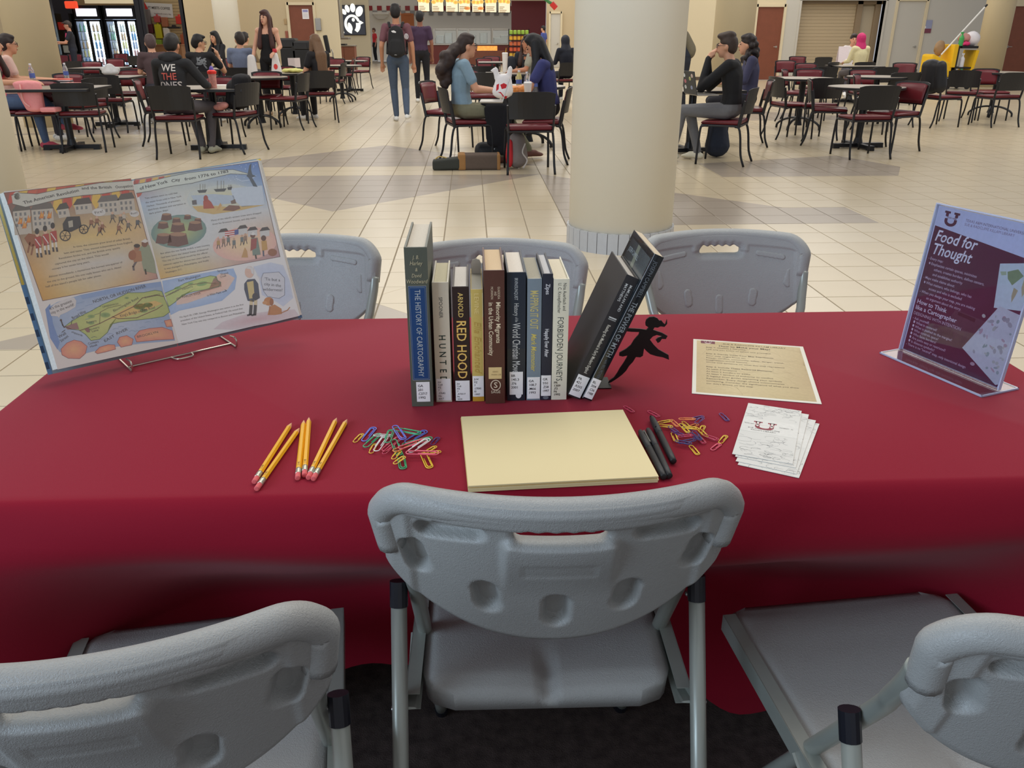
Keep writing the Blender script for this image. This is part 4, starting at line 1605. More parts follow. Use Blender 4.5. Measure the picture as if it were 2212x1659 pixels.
for k, (e, t_) in enumerate(pencil_ends):
    a, b = at(*e, TZ + 0.004), at(*t_, TZ + 0.004)
    d = b - a
    L = d.length
    t = thing('pencil', pl[k], 'pencil', (a.x, a.y, TOP + 0.0037), math.atan2(d.y, d.x), 'yellow pencils on the table')
    r = 0.0041
    Mx = Matrix.Rotation(PI / 2, 4, 'Y')

    def hexbar(x0, x1, r0, r1, seg=6, rot=PI / 6):
        bm = B()
        lathe(bm, [(r0, x0), (r1, x1)], seg, Mx @ Matrix.Rotation(rot, 4, 'Z'))
        return bm
    obj('shaft', hexbar(0.026, L - 0.017, r, r), M_PENCIL, t)
    obj('wood_tip', hexbar(L - 0.0171, L - 0.004, r, 0.0013), M_WOOD, t)
    obj('point', hexbar(L - 0.0042, L, 0.0014, 0.0003, 8), M_LEAD, t)
    bm = B()
    lathe(bm, [(r * 0.95, 0.0125), (r * 1.04, 0.0135), (r * 0.97, 0.0155), (r * 1.04, 0.0175), (r * 0.97, 0.02), (r * 1.04, 0.022), (r * 1.0, 0.0268)], 16, Mx)
    obj('ferrule', bm, M_FERR, t, True)
    bm = B()
    lathe(bm, [(r * 0.6, 0.0), (r * 0.92, 0.0008), (r * 0.93, 0.0135)], 16, Mx)
    obj('eraser', bm, M_PINK, t, False)
    P = Print()
    P.text('2 HB', 0.0, -0.0012, 0.0042, (70, 60, 30), sx=1.0, space=1.2)
    P.build('imprint', t, frame((0.033, 0.0, r * 0.872), (1, 0, 0), (0, 1, 0)), lift=0.00005)

M_PEN = mat('pen_black', (36, 35, 36), rough=0.45, bump=0.1)
for k, (t_, e, lab) in enumerate((((1382.5, 931), (1434, 1031), 'black capped pen with a silver clip touching the cream paper'), ((1399, 927), (1446, 1029), 'middle black pen of the three beside the cream paper'), ((1407, 901), (1455, 997), 'rightmost of the three black pens, next to the paper clips'))):
    a, b = at(*e, TZ + 0.006), at(*t_, TZ + 0.006)
    d = b - a
    L = d.length
    t = thing('pen', lab, 'pen', (a.x, a.y, TOP + 0.0056), math.atan2(d.y, d.x), 'black pens beside the paper')
    Mx = Matrix.Rotation(PI / 2, 4, 'Y')
    bm = B()
    lathe(bm, [(0.0036, 0), (0.0048, 0.0008), (0.0052, 0.02), (0.0053, L - 0.06)], 20, Mx)
    obj('barrel', bm, M_PEN, t, True)
    bm = B()
    lathe(bm, [(0.0048, L - 0.0605), (0.0055, L - 0.06), (0.0056, L - 0.03), (0.005, L - 0.012), (0.0036, L - 0.002), (0.0015, L)], 20, Mx)
    cp = obj('cap', bm, M_PEN, t, True)
    bm = B()
    ca = 0.9 if k == 0 else (2.6 if k == 1 else -0.6)
    box(bm, L - 0.046, L - 0.007, -0.0014, 0.0014, 0.0056, 0.0072, 0.0004, Matrix.Rotation(ca, 4, 'X'))
    box(bm, L - 0.012, L - 0.007, -0.0014, 0.0014, 0.003, 0.0072, 0.0, Matrix.Rotation(ca, 4, 'X'))
    obj('pocket_clip', bm, M_STEEL if k == 0 else M_PEN, t)

CLIPC = {'yellow': (240, 200, 50), 'blue': (96, 120, 220), 'green': (40, 168, 110), 'white': (232, 226, 222), 'pink': (236, 96, 118), 'crimson': (196, 40, 80), 'orange': (240, 138, 70), 'purple': (88, 52, 122), 'navy': (44, 40, 104)}
CLIPM = {k: mat('clip_' + k, c, rough=0.3, coat=0.4) for k, c in CLIPC.items()}


def clip_mesh(L, W, r):
    h = W / 2
    pts = []

    def arc(cx, rad, a0, a1, n=7):
        for i in range(n + 1):
            a = math.radians(a0 + (a1 - a0) * i / n)
            pts.append((cx + rad * math.cos(a), rad * math.sin(a), 0))
    # outer loop, then the inner one, always bending the same way
    pts.append((L * 0.32 - L / 2, h, 0))
    x1 = L / 2 - h
    arc(x1, h, 90, -90)
    x0 = -L / 2 + h
    for i in range(8):
        a = math.radians(-90 - 180 * i / 7)
        pts.append((x0 + (h * 0.86) * math.cos(a), -h * 0.14 + h * 0.86 * math.sin(a), 0))
    h2 = h * 0.62
    x2 = L / 2 - h2 - W * 0.42
    pts.append((x2, h * 0.72, 0))
    for i in range(8):
        a = math.radians(90 - 180 * i / 7)
        pts.append((x2 + h2 * math.cos(a), h * 0.1 + h2 * math.sin(a), 0))
    pts.append((-L * 0.12, h * 0.1 - h2, 0))
    bm = B()
    tube(bm, pts, r, 6)
    return bm


left = [('yellow', 225, 530, 400, 360), ('blue', 395, 520, 640, 220), ('green', 425, 655, 750, 370), ('yellow', 550, 750, 660, 560), ('white', 665, 730, 850, 470), ('white', 615, 440, 985, 440), ('green', 880, 620, 985, 320), ('green', 1030, 310, 1560, 440), ('blue', 1040, 270, 1230, 560), ('blue', 1230, 540, 1680, 290), ('green', 1200, 580, 1765, 460), ('pink', 765, 735, 1190, 425), ('crimson', 800, 790, 1020, 610), ('green', 1030, 540, 1130, 800), ('orange', 1050, 750, 1470, 570), ('pink', 1170, 700, 1600, 545), ('white', 1290, 810, 1750, 520), ('pink', 1280, 810, 1900, 830), ('yellow', 1660, 720, 1830, 630), ('yellow', 1650, 740, 1925, 730), ('yellow', 1590, 700, 1760, 1080), ('green', 1150, 740, 1210, 1065), ('yellow', 1005, 890, 1130, 760), ('yellow', 1040, 1000, 1220, 880), ('purple', 1770, 580, 1910, 430)]
right = [('crimson', 75, 75, 240, 190), ('crimson', 515, 160, 710, 275), ('yellow', 700, 380, 930, 345), ('yellow', 745, 460, 880, 480), ('purple', 1275, 320, 1530, 265), ('purple', 1370, 440, 1515, 330), ('purple', 1840, 205, 1975, 350), ('yellow', 1085, 460, 1260, 640), ('yellow', 1130, 540, 1420, 560), ('yellow', 1465, 560, 1530, 440), ('yellow', 1440, 510, 1590, 650), ('yellow', 965, 580, 1030, 750), ('purple', 950, 560, 1160, 650), ('purple', 900, 480, 1040, 600), ('navy', 1030, 800, 1400, 740), ('navy', 1020, 770, 1280, 830), ('orange', 930, 390, 1060, 520), ('orange', 1060, 380, 1370, 390), ('orange', 1270, 470, 1390, 420), ('crimson', 1430, 640, 1540, 770), ('crimson', 1590, 650, 1720, 690), ('yellow', 1820, 760, 1945, 620), ('pink', 1670, 885, 1830, 770), ('yellow', 1285, 790, 1435, 980), ('navy', 1300, 650, 1400, 710), ('crimson', 1100, 700, 1270, 680), ('navy', 1330, 600, 1480, 790), ('purple', 1150, 440, 1250, 490), ('yellow', 1180, 400, 1250, 470)]
ORD = ['first', 'second', 'third', 'fourth', 'fifth', 'sixth', 'seventh', 'eighth', 'ninth', 'tenth', 'eleventh', 'twelfth']
for pile, lst, ox, oy, sc in (('left', left, 740, 900, 9.217), ('right', right, 1340, 870, 8.508)):
    same = {}
    for q in sorted(lst, key=lambda q: q[1] + q[3]):
        same.setdefault(q[0], []).append(q)
    for k, q in enumerate(lst):
        c = q[0]
        a, b = at(ox + q[1] / sc, oy + q[2] / sc, TZ), at(ox + q[3] / sc, oy + q[4] / sc, TZ)
        d = b - a
        L = d.length
        big = L > 0.038 and pile == 'left'
        L = 0.0495 if big else max(0.026, min(0.031, L))
        o = obj('paper_clip', clip_mesh(L, 0.0105 if big else 0.0075, 0.00085 if big else 0.00065), CLIPM[c], None, True)
        m = (a + b) / 2
        loose = (pile == 'left' and k in (0, 1, 3, 24, 20, 21)) or (pile == 'right' and k in (0, 1, 2, 4, 6, 21, 22, 23))
        o.location = (m.x, m.y, TOP + (0.001 if loose else 0.001 + 0.0009 * (k % 9)))
        o.rotation_euler = (0.0 if loose else random.uniform(-0.08, 0.08), 0.0 if loose else random.uniform(-0.05, 0.05), math.atan2(d.y, d.x))
        i = same[c].index(q)
        one = len(same[c]) == 1
        tag(o, ('the only %s paper clip in the pile by the %s' % (c, 'pencils' if pile == 'left' else 'pens')) if one else '%s paper clip, %s %s one from the left by the %s' % (c, ORD[i], c, 'pencils' if pile == 'left' else 'pens'), 'paper clip', 'paper clips by the pencils' if pile == 'left' else 'paper clips by the pens')


# ------------------------------------------------------------------ printed cards, map sheet, sign holder
MAROON = (112, 38, 58)


def u_emblem(P, cx, cy, s, col, layer=2, inner=None):
    """block letter U with slab tops under a bar"""
    for sg_ in (-1, 1):
        P.rect(cx + sg_ * 0.42 * s - 0.13 * s, cy - 0.25 * s, cx + sg_ * 0.42 * s + 0.13 * s, cy + 0.5 * s, col, layer)
        P.rect(cx + sg_ * 0.42 * s - 0.26 * s, cy + 0.34 * s, cx + sg_ * 0.42 * s + 0.26 * s, cy + 0.5 * s, col, layer)
    o = arcpts(cx, cy - 0.2 * s, 0.55 * s, 0.4 * s, 180, 360, 14)
    i = arcpts(cx, cy - 0.2 * s, 0.29 * s, 0.18 * s, 180, 360, 14)
    for k in range(14):
        P.poly([o[k], o[k + 1], i[k + 1], i[k]], col, layer)
    if inner:
        for sg_ in (-1, 1):
            P.rect(cx + sg_ * 0.42 * s - 0.07 * s, cy - 0.2 * s, cx + sg_ * 0.42 * s + 0.07 * s, cy + 0.44 * s, inner, layer + 1)
        P.rect(cx - 0.62 * s, cy + 0.02 * s, cx + 0.62 * s, cy + 0.12 * s, inner, layer + 1)


def topo(P, w, h, rnd, col, bands):
    for y0, y1 in bands:
        for k in range(26):
            cx, cy = rnd.uniform(-w / 2, w / 2), rnd.uniform(y0, y1)
            rx, ry = rnd.uniform(0.004, 0.014), rnd.uniform(0.002, 0.006)
            a0 = rnd.uniform(0, 360)
            pts = [p for p in arcpts(cx, cy, rx, ry, a0, a0 + rnd.uniform(90, 260), 8) if abs(p[0]) < w / 2 - 0.001 and y0 < p[1] < y1]
            if len(pts) > 2:
                P.line(pts, 0.0005, col, 1)


def quad_pose(px4, z):
    q = [at(*p, z) for p in px4]
    c = sum(q, Vector()) / 4
    d = (q[1] - q[0]) + (q[2] - q[3])
    w = ((q[1] - q[0]).length + (q[2] - q[3]).length) / 2
    h = ((q[0] - q[3]).length + (q[1] - q[2]).length) / 2
    u = (q[0] - q[3]) + (q[1] - q[2])
    return c, (math.atan2(d.y, d.x) + math.atan2(-u.x, u.y)) / 2, w, h


cards = [[(1652, 888), (1754, 912), (1720, 1039), (1616, 1015)], [(1650, 882), (1750, 906), (1712, 1030), (1604, 1010)], [(1643, 873), (1741, 893), (1704, 1018), (1593, 1003)], [(1616, 873), (1734, 890), (1696, 1008), (1592, 990)]]
cl_ = ['lowest printed white card of the small stack near the paper clips', 'printed white card second from the bottom of the small stack', 'printed white card directly under the top one of the small stack', 'top white card with the red U emblem on the small stack']
for k, q in enumerate(cards):
    c, a, w, h = quad_pose(q, TZ)
    w, h = 0.086, 0.145 if False else 0.196
    t = thing('printed_card', cl_[k], 'card', (c.x, c.y, TOP + 0.0009 * k), a, 'printed cards near the pens')
    bm = B()
    box(bm, -w / 2, w / 2, -h / 2, h / 2, 0, 0.0007)
    obj('card_stock', bm, mat('white_card_stock', (222, 220, 212), rough=0.6, var=0.02), t)
    P = Print()
    rnd = random.Random(k)
    topo(P, w, h, rnd, (176, 176, 172), [(-h / 2, -h * 0.08), (h * 0.2, h / 2)])
    topo(P, w, h, rnd, (150, 150, 148), [(-h / 2, -h * 0.14), (h * 0.26, h / 2)])
    P.rect(-w / 2, -h * 0.06, w / 2, h * 0.2, (226, 224, 216), 2)
    u_emblem(P, -0.008, h * 0.085, 0.026, (150, 44, 60), 3, (226, 214, 206))
    P.text('TEXAS A&M', -0.04, h * 0.085, 0.0042, (70, 66, 66), sx=0.7, layer=5)
    P.text('UNIVERSITY', 0.014, h * 0.085, 0.0042, (70, 66, 66), sx=0.7, layer=5)
    P.text('SUE AND RADCLIFFE', -0.008, h * 0.005, 0.0052, (80, 76, 74), align='c', layer=5)
    P.text('KILLAM LIBRARY', -0.008, -h * 0.028, 0.0052, (80, 76, 74), align='c', layer=5)
    P.text('M', 0.032, h * 0.085, 0.004, (70, 66, 66), layer=5)
    P.build('printing', t, frame((0, 0, 0.0007), (1, 0, 0), (0, 1, 0)), lift=0.00004)

c, a, w, h = quad_pose([(1496, 733), (1735, 748), (1775, 877), (1496, 851)], TZ)
w, h = 0.2159, 0.284
sheet = thing('instruction_sheet', 'parchment coloured instruction sheet about making a map, lying on the red cloth', 'paper', (c.x, c.y, TOP), a)
bm = B()
box(bm, -w / 2, w / 2, -h / 2, h / 2, 0, 0.0006)
obj('paper', bm, mat('white_paper', (226, 222, 206), rough=0.6, var=0.01), sheet)
P = Print()
m_ = 0.007
cols = [[(204, 186, 142), (196, 176, 130), (206, 188, 146), (198, 178, 136)], [(200, 180, 136), (212, 196, 154), (208, 190, 150), (190, 168, 124)], [(196, 174, 130), (206, 188, 144), (200, 182, 138), (186, 162, 120)], [(192, 170, 122), (204, 184, 140), (196, 176, 130), (188, 166, 122)]]


def grid_fill(P, corner, cols, layer=0, n=3):
    """corner(u, v) gives points of a patch, u to the right and v downwards; cols is a small colour table"""
    R, C = len(cols), len(cols[0])

    def cc(u, v):
        a, b = u * (C - 1), v * (R - 1)
        i, j = min(int(a), C - 2), min(int(b), R - 2)
        a, b = a - i, b - j
        return [cols[j][i][q] * (1 - a) * (1 - b) + cols[j][i + 1][q] * a * (1 - b) + cols[j + 1][i][q] * (1 - a) * b + cols[j + 1][i + 1][q] * a * b for q in range(3)]
    U, V = (C - 1) * n, (R - 1) * n
    for i in range(U):
        for j in range(V):
            q = [(i / U, (j + 1) / V), ((i + 1) / U, (j + 1) / V), ((i + 1) / U, j / V), (i / U, j / V)]
            P.poly([corner(*p) for p in q], None, layer, [cc(*p) for p in q])


grid_fill(P, lambda u, v: (-w / 2 + m_ + u * (w - 2 * m_), h / 2 - m_ - v * (h - 2 * m_)), cols)
rnd = random.Random(5)
for k in range(70):
    x, y = rnd.uniform(-w / 2 + 0.012, w / 2 - 0.012), rnd.uniform(-h / 2 + 0.012, h / 2 - 0.012)
    pts = [(x, y)]
    a_ = rnd.uniform(-0.5, 0.5)
    for q in range(6):
        a_ += rnd.uniform(-0.6, 0.6)
        pts.append((max(-w / 2 + 0.009, min(w / 2 - 0.009, pts[-1][0] + 0.008 * math.cos(a_))), max(-h / 2 + 0.009, min(h / 2 - 0.009, pts[-1][1] + 0.008 * math.sin(a_)))))
    P.line(pts, 0.0005, (176, 154, 116), 1)
P.rect(-w * 0.43, h * 0.42, -w * 0.30, h * 0.475, MAROON, 2)
u_emblem(P, -w * 0.365, h * 0.447, 0.012, (226, 206, 206), 3, MAROON)
P.text('SUE & RADCLIFFE KILLAM LIBRARY', 0.012, h * 0.425, 0.0085, (92, 78, 56), align='c', bold=0.01, sx=0.93, layer=3)
P.text('How to Make your Map!', -0.008, h * 0.375, 0.0100, (44, 36, 26), align='c', bold=0.025, layer=3)
lines = ['Step 1: Choose a Fairytale:', 'Use one you know or select one provided.', None, 'Step 2: Decide What Your Map Represents:', 'Your map might focus on:', 'Power, conflict, community, safety, danger, travel,', 'Imagination, moral lessons...', 'Write one sentence on what this map represents', None, 'Step 3: Include These Required Elements:', 'At least 3 locations', 'At least 2 borders or paths', 'At least 1 symbol of authority or conflict', 'A legend (icon guide) explaining your symbols', 'Remember: Every design choice communicates', 'something. Consider the significance of what you show', "(or don't show) on the map"]
y = h * 0.335
for s in lines:
    if s:
        P.text(s, -w * 0.385, y, 0.0072, (84, 70, 50), bold=0.012 if s.startswith('Step') else 0.004, layer=3)
    y -= 0.0118
P.build('printing', sheet, frame((0, 0, 0.0006), (1, 0, 0), (0, 1, 0)), lift=0.00004)

# acrylic sign holder with its poster
M_ACR = mat('clear_acrylic', (236, 240, 250), rough=0.02, trans=1.0, var=0.0, ior=1.3)
M_ACR_EDGE = mat('acrylic_edge', (210, 220, 244), rough=0.15, spec=0.6, var=0.02, trans=0.35)
bl, br = at(1945, 755, TZ + 0.004), at(2152, 841, TZ + 0.004)
xd = (br - bl)
sw = 0.218
xd.z = 0
xd.normalize()
nrm = Vector((xd.y, -xd.x, 0))
tilt = math.radians(4.5)
ydir = Vector((0, 0, 1)) * math.cos(tilt) - nrm * math.sin(tilt)
sh_ = 0.285
sign = thing('sign_holder', 'clear acrylic stand holding a maroon and white poster headed Food for Thought', 'sign holder', (bl.x, bl.y, TOP))
Ms = frame((0, 0, 0.004), xd, ydir)
bm = B()
box(bm, 0.0015, sw - 0.0015, 0.002, sh_ - 0.002, -0.0004, 0.0004, 0, Ms)
pp = obj('poster', bm, mat('poster_paper', (214, 214, 232), rough=0.5, var=0.01), sign)
P = Print()
W, H = sw, sh_
P.rect(0.004, 0.003, W - 0.004, H - 0.003, (206, 206, 226), 0)
P.poly([(0.004, 0.003), (W - 0.004, 0.003), (W - 0.004, H * 0.795), (0.004, H * 0.865)], (104, 40, 66), 1)
u_emblem(P, 0.034, H * 0.928, 0.024, (104, 44, 64), 2)
P.rect(0.012, H * 0.925, 0.056, H * 0.937, (206, 206, 226), 3)
P.text('TEXAS A&M', 0.034, H * 0.9265, 0.0042, (104, 44, 64), align='c', bold=0.02, layer=4)
P.text('TEXAS A&M INTERNATIONAL UNIVERSITY', 0.064, H * 0.93, 0.0068, (120, 84, 110), sx=0.95, layer=2)
P.text('SUE & RADCLIFFE KILLAM LIBRARY', 0.064, H * 0.905, 0.0068, (140, 110, 140), sx=0.95, layer=2)
P.text('Food for', 0.010, H * 0.772, 0.0290, (240, 236, 240), bold=0.016, shear=0.22, sx=0.86, layer=3)
P.text('Thought', 0.010, H * 0.686, 0.0290, (240, 236, 240), bold=0.016, shear=0.22, sx=0.86, layer=3)
T_ = (214, 196, 210)
y = H * 0.645
for ind, s in ((0, '- Every map:'), (1, 'Emphasizes certain spaces, minimizes'), (2, 'others, creates borders, defines centers,'), (2, 'and establishes authority'), (0, '- Maps make claims about:'), (1, 'What matters, who belongs, who has'), (2, 'access and who is excluded'), (0, '- When you design your map, you are making'), (2, 'an argument about the story.')):
    P.text(s, 0.008 + ind * 0.009, y, 0.0072, T_, sx=0.92, shear=0.08, bold=0.006, layer=4)
    if ind == 1:
        P.ring(0.0135, y + 0.0025, 0.0016, 0.0022, T_, 3)
    y -= 0.0092
P.poly([(W * 0.36, H * 0.25), (W * 0.70, H * 0.23), (W * 0.76, H * 0.37), (W * 0.43, H * 0.385)], (112, 62, 76), 2)
P.poly([(W * 0.46, H * 0.355), (W * 0.63, H * 0.345), (W * 0.63, H * 0.368), (W * 0.46, H * 0.376)], (92, 34, 50), 3)
P.text('How to Think', 0.008, H * 0.343, 0.0118, (236, 230, 236), bold=0.014, layer=4)
P.text('like a Cartographer', 0.008, H * 0.302, 0.0118, (236, 230, 236), bold=0.014, layer=4)
P.text('DESIGNING WITH INTENTION', 0.007, H * 0.264, 0.0085, (220, 206, 216), sx=0.92, layer=4)
y = H * 0.232
for ind, s in ((0, '- Ask yourself:'), (1, 'What is centered?'), (1, 'What is pushed to the margins?'), (1, 'Who controls space?'), (1, 'Who faces borders?'), (1, 'Are paths easy or restricted?'), (1, 'Is distance symbolic?'), (0, '- There is no "neutral" map, only intentional design')):
    P.text(s, 0.008 + ind * 0.010, y, 0.0070, T_, sx=0.95, bold=0.006, layer=4)
    if ind:
        P.ring(0.0135, y + 0.0028, 0.0019, 0.0026, (236, 228, 236), 4)
    y -= 0.0076
# two tilted map pictures on the right of the poster
mp = [(W * 0.70, H * 0.735), (W - 0.004, H * 0.79), (W - 0.004, H * 0.50), (W * 0.755, H * 0.47)]
P.poly(mp[::-1], (206, 212, 214), 3)
for pts, c_ in (([(.78, .70), (.86, .73), (.92, .70), (.88, .66), (.85, .63), (.80, .66)], (140, 152, 112)), ([(.87, .62), (.91, .61), (.90, .57), (.885, .53), (.87, .57)], (186, 168, 130)), ([(.93, .69), (.975, .70), (.98, .63), (.955, .58), (.93, .63)], (190, 172, 136)), ([(.72, .69), (.77, .70), (.78, .68), (.74, .67)], (176, 184, 150))):
    P.poly([(x * W, y * H) for x, y in pts], c_, 4)
P.poly([(W * 0.585, H * 0.165), (W * 0.96, H * 0.02), (W - 0.004, H * 0.03), (W - 0.004, H * 0.475), (W * 0.80, H * 0.49)], (204, 200, 204), 4)
rnd = random.Random(3)
for k in range(46):
    x, y = rnd.uniform(0.68, 0.96) * W, rnd.uniform(0.09, 0.45) * H
    if x > W * (0.62 + 0.5 * max(0, (y / H - 0.17)) * 0.6):
        P.ring(x, y, rnd.uniform(.002, .006), rnd.uniform(.001, .004), rnd.choice([(176, 168, 172), (190, 160, 168), (160, 168, 166), (188, 184, 176)]), 5, 8, rnd.uniform(0, 3))
P.build('printing', pp, Ms @ Matrix.Translation((0, 0, 0.0005)), lift=0.00004)
for k, zz in enumerate((0.0012, -0.0036)):
    bm = B()
    box(bm, 0, sw, 0, sh_, zz, zz + 0.0024, 0.0004, Ms)
    obj('acrylic_sheet', bm, M_ACR, sign)
bm = B()
for a0, a1, b0, b1 in ((-0.0022, 0.0003, 0.0, sh_), (sw - 0.0003, sw + 0.0022, 0.0, sh_), (-0.0022, sw + 0.0022, sh_, sh_ + 0.0024)):
    box(bm, a0, a1, b0, b1, -0.0036, 0.0036, 0.0003, Ms)
obj('acrylic_edge', bm, M_ACR_EDGE, sign)
Mb = frame((0, 0, 0), xd, -nrm)
bm = B()
box(bm, -0.004, sw + 0.004, -0.045, 0.042, 0.0, 0.003, 0.0006, Mb)
obj('acrylic_base', bm, M_ACR, sign)
bm = B()
for a0, a1, b0, b1 in ((-0.0062, -0.004, -0.0472, 0.0442), (sw + 0.004, sw + 0.0062, -0.0472, 0.0442), (-0.0062, sw + 0.0062, -0.0472, -0.045), (-0.0062, sw + 0.0062, 0.042, 0.0442)):
    box(bm, a0, a1, b0, b1, 0.0, 0.0031, 0, Mb)
obj('acrylic_base_edge', bm, M_ACR_EDGE, sign)
# ------------------------------------------------------------------ open picture book on a wire stand
G0 = Vector((-0.5766, 1.5193, 0.7703))
BYAW, BTILT, WL, WR, BH, VL, VR = 0.6449, 0.3636, 0.2177, 0.2361, 0.3178, 0.0752, 0.3257
Xb = Vector((math.cos(BYAW), math.sin(BYAW), 0))
Nh = Vector((math.sin(BYAW), -math.cos(BYAW), 0))
Yb = Vector((0, 0, 1)) * math.cos(BTILT) - Nh * math.sin(BTILT)
Nb = Nh * math.cos(BTILT) + Vector((0, 0, 1)) * math.sin(BTILT)
XRd = Xb * math.cos(VR) + Nb * math.sin(VR)
XLd = -Xb * math.cos(VL) + Nb * math.sin(VL)
FL = frame((0, 0, 0), -XLd, Yb)
FR = frame((0, 0, 0), XRd, Yb)
ob_ = thing('picture_book', 'large open picture book about the city and the revolution, standing on a wire stand', 'book', G0)


def page_xy(Fm):
    inv = (Matrix.Translation(G0) @ Fm).inverted()
    n = (Fm.to_3x3() @ Vector((0, 0, 1)))

    def f(cx, cy):
        d = ray(cx / 3.253, 330 + cy / 3.253)
        o = Vector((0, 0, EYE))
        t = (G0 - o).dot(n) / d.dot(n)
        p = inv @ (o + d * t)
        return (p.x, p.y)
    return f


PL, PR = page_xy(FL), page_xy(FR)
gut = lambda x, y=0: 0.0
M_PAGE = mat('book_page', (226, 222, 212), rough=0.5, var=0.012, scale=8)
M_BLOCK = mat('book_page_edges', (206, 206, 196), rough=0.7, var=0.2, scale=300)


def page_body(name, Fm, w0, w1, t0, t1, m, y0=0.0, y1=BH, grow=0.0):
    """a slab of pages from depth -t0 to -t1 behind the page face"""
    bm = B()
    n = 14
    sg_ = 1 if w1 > 0 else -1
    xs = [w0 + (w1 - w0) * (k / n) ** 1.6 for k in range(n + 1)]
    rows = []
    for x in xs:
        rows.append([bm.verts.new(Fm @ Vector((x + (grow * sg_ if zz == -t1 else 0), yy, zz + gut(x)))) for zz, yy in ((-t0, y0), (-t0, y1), (-t1, y1), (-t1, y0))])
    for A, Bq in zip(rows, rows[1:]):
        for k in range(4):
            bm.faces.new((A[k], A[(k + 1) % 4], Bq[(k + 1) % 4], Bq[k]))
    bm.faces.new(rows[0][::-1])
    bm.faces.new(rows[-1])
    return obj(name, bm, m, ob_)


M_COVER_B = mat('blue_painted_cover', (150, 172, 190), rough=0.45, var=0.35, scale=26)
for nm, Fm, w in (('left', FL, -WL), ('right', FR, WR)):
    page_body('page', Fm, 0.0, w, 0.0, 0.0006, M_PAGE)
    page_body('page_block', Fm, 0.0, w * 0.996, 0.0008, 0.013 if w < 0 else 0.008, M_BLOCK, 0.001, BH - 0.001, 0.006)
# boards of the cover, the left one splayed back
ang_l = 0.115
XLc = (XLd * math.cos(ang_l) - (FL.to_3x3() @ Vector((0, 0, 1))) * math.sin(ang_l))
FLc = frame(-Nb * 0.010, -XLc, Yb)
FRc = frame(-Nb * 0.010, XRd, Yb)
M_BOARD = mat('grey_blue_board', (142, 158, 166), rough=0.5, var=0.12, scale=30)
for Fm, w in ((FLc, -0.229), (FRc, 0.2445)):
    bm = B()
    a, b = sorted((0.0, w))
    box(bm, a, b, -0.005, BH + 0.005, -0.0065, -0.0035, 0.0005, Fm)
    obj('cover', bm, M_BOARD, ob_)
P = Print()
P.rect(-0.229, -0.005, 0, BH + 0.005, (150, 166, 172), 0)
P.rect(-0.228, 0.16, -0.2235, BH + 0.004, (232, 208, 90), 1, [(236, 200, 80), (236, 200, 80), (240, 226, 150), (240, 226, 150)])
P.rect(-0.229, -0.005, -0.2215, 0.16, (110, 150, 186), 1)
for k in range(5):
    P.rect(-0.229, 0.005 + k * 0.03, -0.2235, 0.018 + k * 0.03, (60, 84, 112), 2)
P.line([(-0.205, 0.012), (-0.205, BH - 0.005)], 0.0014, (60, 70, 76), 2)
P.line([(-0.205, 0.012), (-0.02, 0.012)], 0.0014, (60, 70, 76), 2)
P.rect(-0.2035, 0.0135, 0, BH - 0.004, (172, 188, 186), 1)
P.build('endpaper_print', ob_, FLc @ Matrix.Translation((0, 0, -0.0034)))
# one loose leaf between cover and page block
bm = B()
FLm = frame(-Nb * 0.012, -(XLd * math.cos(0.05) - (FL.to_3x3() @ Vector((0, 0, 1))) * math.sin(0.05)), Yb)
box(bm, -0.222, 0, 0.0, BH - 0.002, -0.0008, 0.0, 0, FLm)
obj('endpaper', bm, mat('pale_green_leaf', (168, 190, 186), rough=0.6), ob_)
P = Print()
P.rect(0.2365, -0.004, 0.2444, BH + 0.004, (110, 160, 190), 0, [(90, 140, 180), (90, 140, 180), (240, 190, 80), (240, 220, 90)])
for k in range(7):
    P.poly([(0.238, 0.01 + k * 0.03), (0.2444, 0.008 + k * 0.03), (0.2444, 0.022 + k * 0.03)], (50, 66, 96), 1)
P.build('cover_print', ob_, FRc @ Matrix.Translation((0, 0, -0.0034)))


class PagePrint(Print):
    def build(self, *a, **k):
        w = lin((214, 208, 194))
        self.c = [tuple(q * 0.84 + 0.16 * w[i] for i, q in enumerate(c)) for c in self.c]
        return super().build(*a, **k)

    def __init__(self, f, k):
        super().__init__(1)
        self.f_, self.k = f, k

    def P(self, pts):
        return [self.f_(*p) for p in pts]

    def pp(self, pts, col, layer=1, edge=None):
        q = self.P(pts)
        if edge:
            c = (sum(p[0] for p in q) / len(q), sum(p[1] for p in q) / len(q))
            self.fan(c, q, col, edge, layer)
        else:
            self.poly(q, col, layer)

    def pl(self, pts, wpx, col, layer=3, closed=False):
        self.line(self.P(pts), wpx * self.k, col, layer, closed)

    def po(self, cx, cy, rx, ry, col, layer=2, edge=None, rot=0.0, n=16):
        c, s = math.cos(rot), math.sin(rot)
        pts = [(cx + rx * math.cos(2 * PI * q / n) * c - ry * math.sin(2 * PI * q / n) * s, cy + rx * math.cos(2 * PI * q / n) * s + ry * math.sin(2 * PI * q / n) * c) for q in range(n)]
        self.pp(pts, col, layer, edge)

    def fit(self, s, p0, p1, hpx, col=(40, 40, 44), layer=5, **kw):
        a, b = Vector(self.f_(*p0)), Vector(self.f_(*p1))
        d = b - a
        size = hpx * self.k * 1.38
        w = text_polys(s, kw.get('bold', 0.0), kw.get('shear', 0.0), 1.0)[2] * size
        self.text(s, a.x, a.y, size, col, rot=math.atan2(d.y, d.x), sx=d.length / max(w, 1e-6), layer=layer, **kw)


K_ = 0.00025            # metres on the page for one pixel of the working crop
INK = (44, 42, 44)
# ---- left page
p = PagePrint(PL, K_)
panel = [(28, 282), (918, 182), (1108, 884), (300, 1040)]


def bil(c):
    return lambda u, v: tuple((c[0][q] * (1 - u) + c[1][q] * u) * (1 - v) + (c[3][q] * (1 - u) + c[2][q] * u) * v for q in (0, 1))


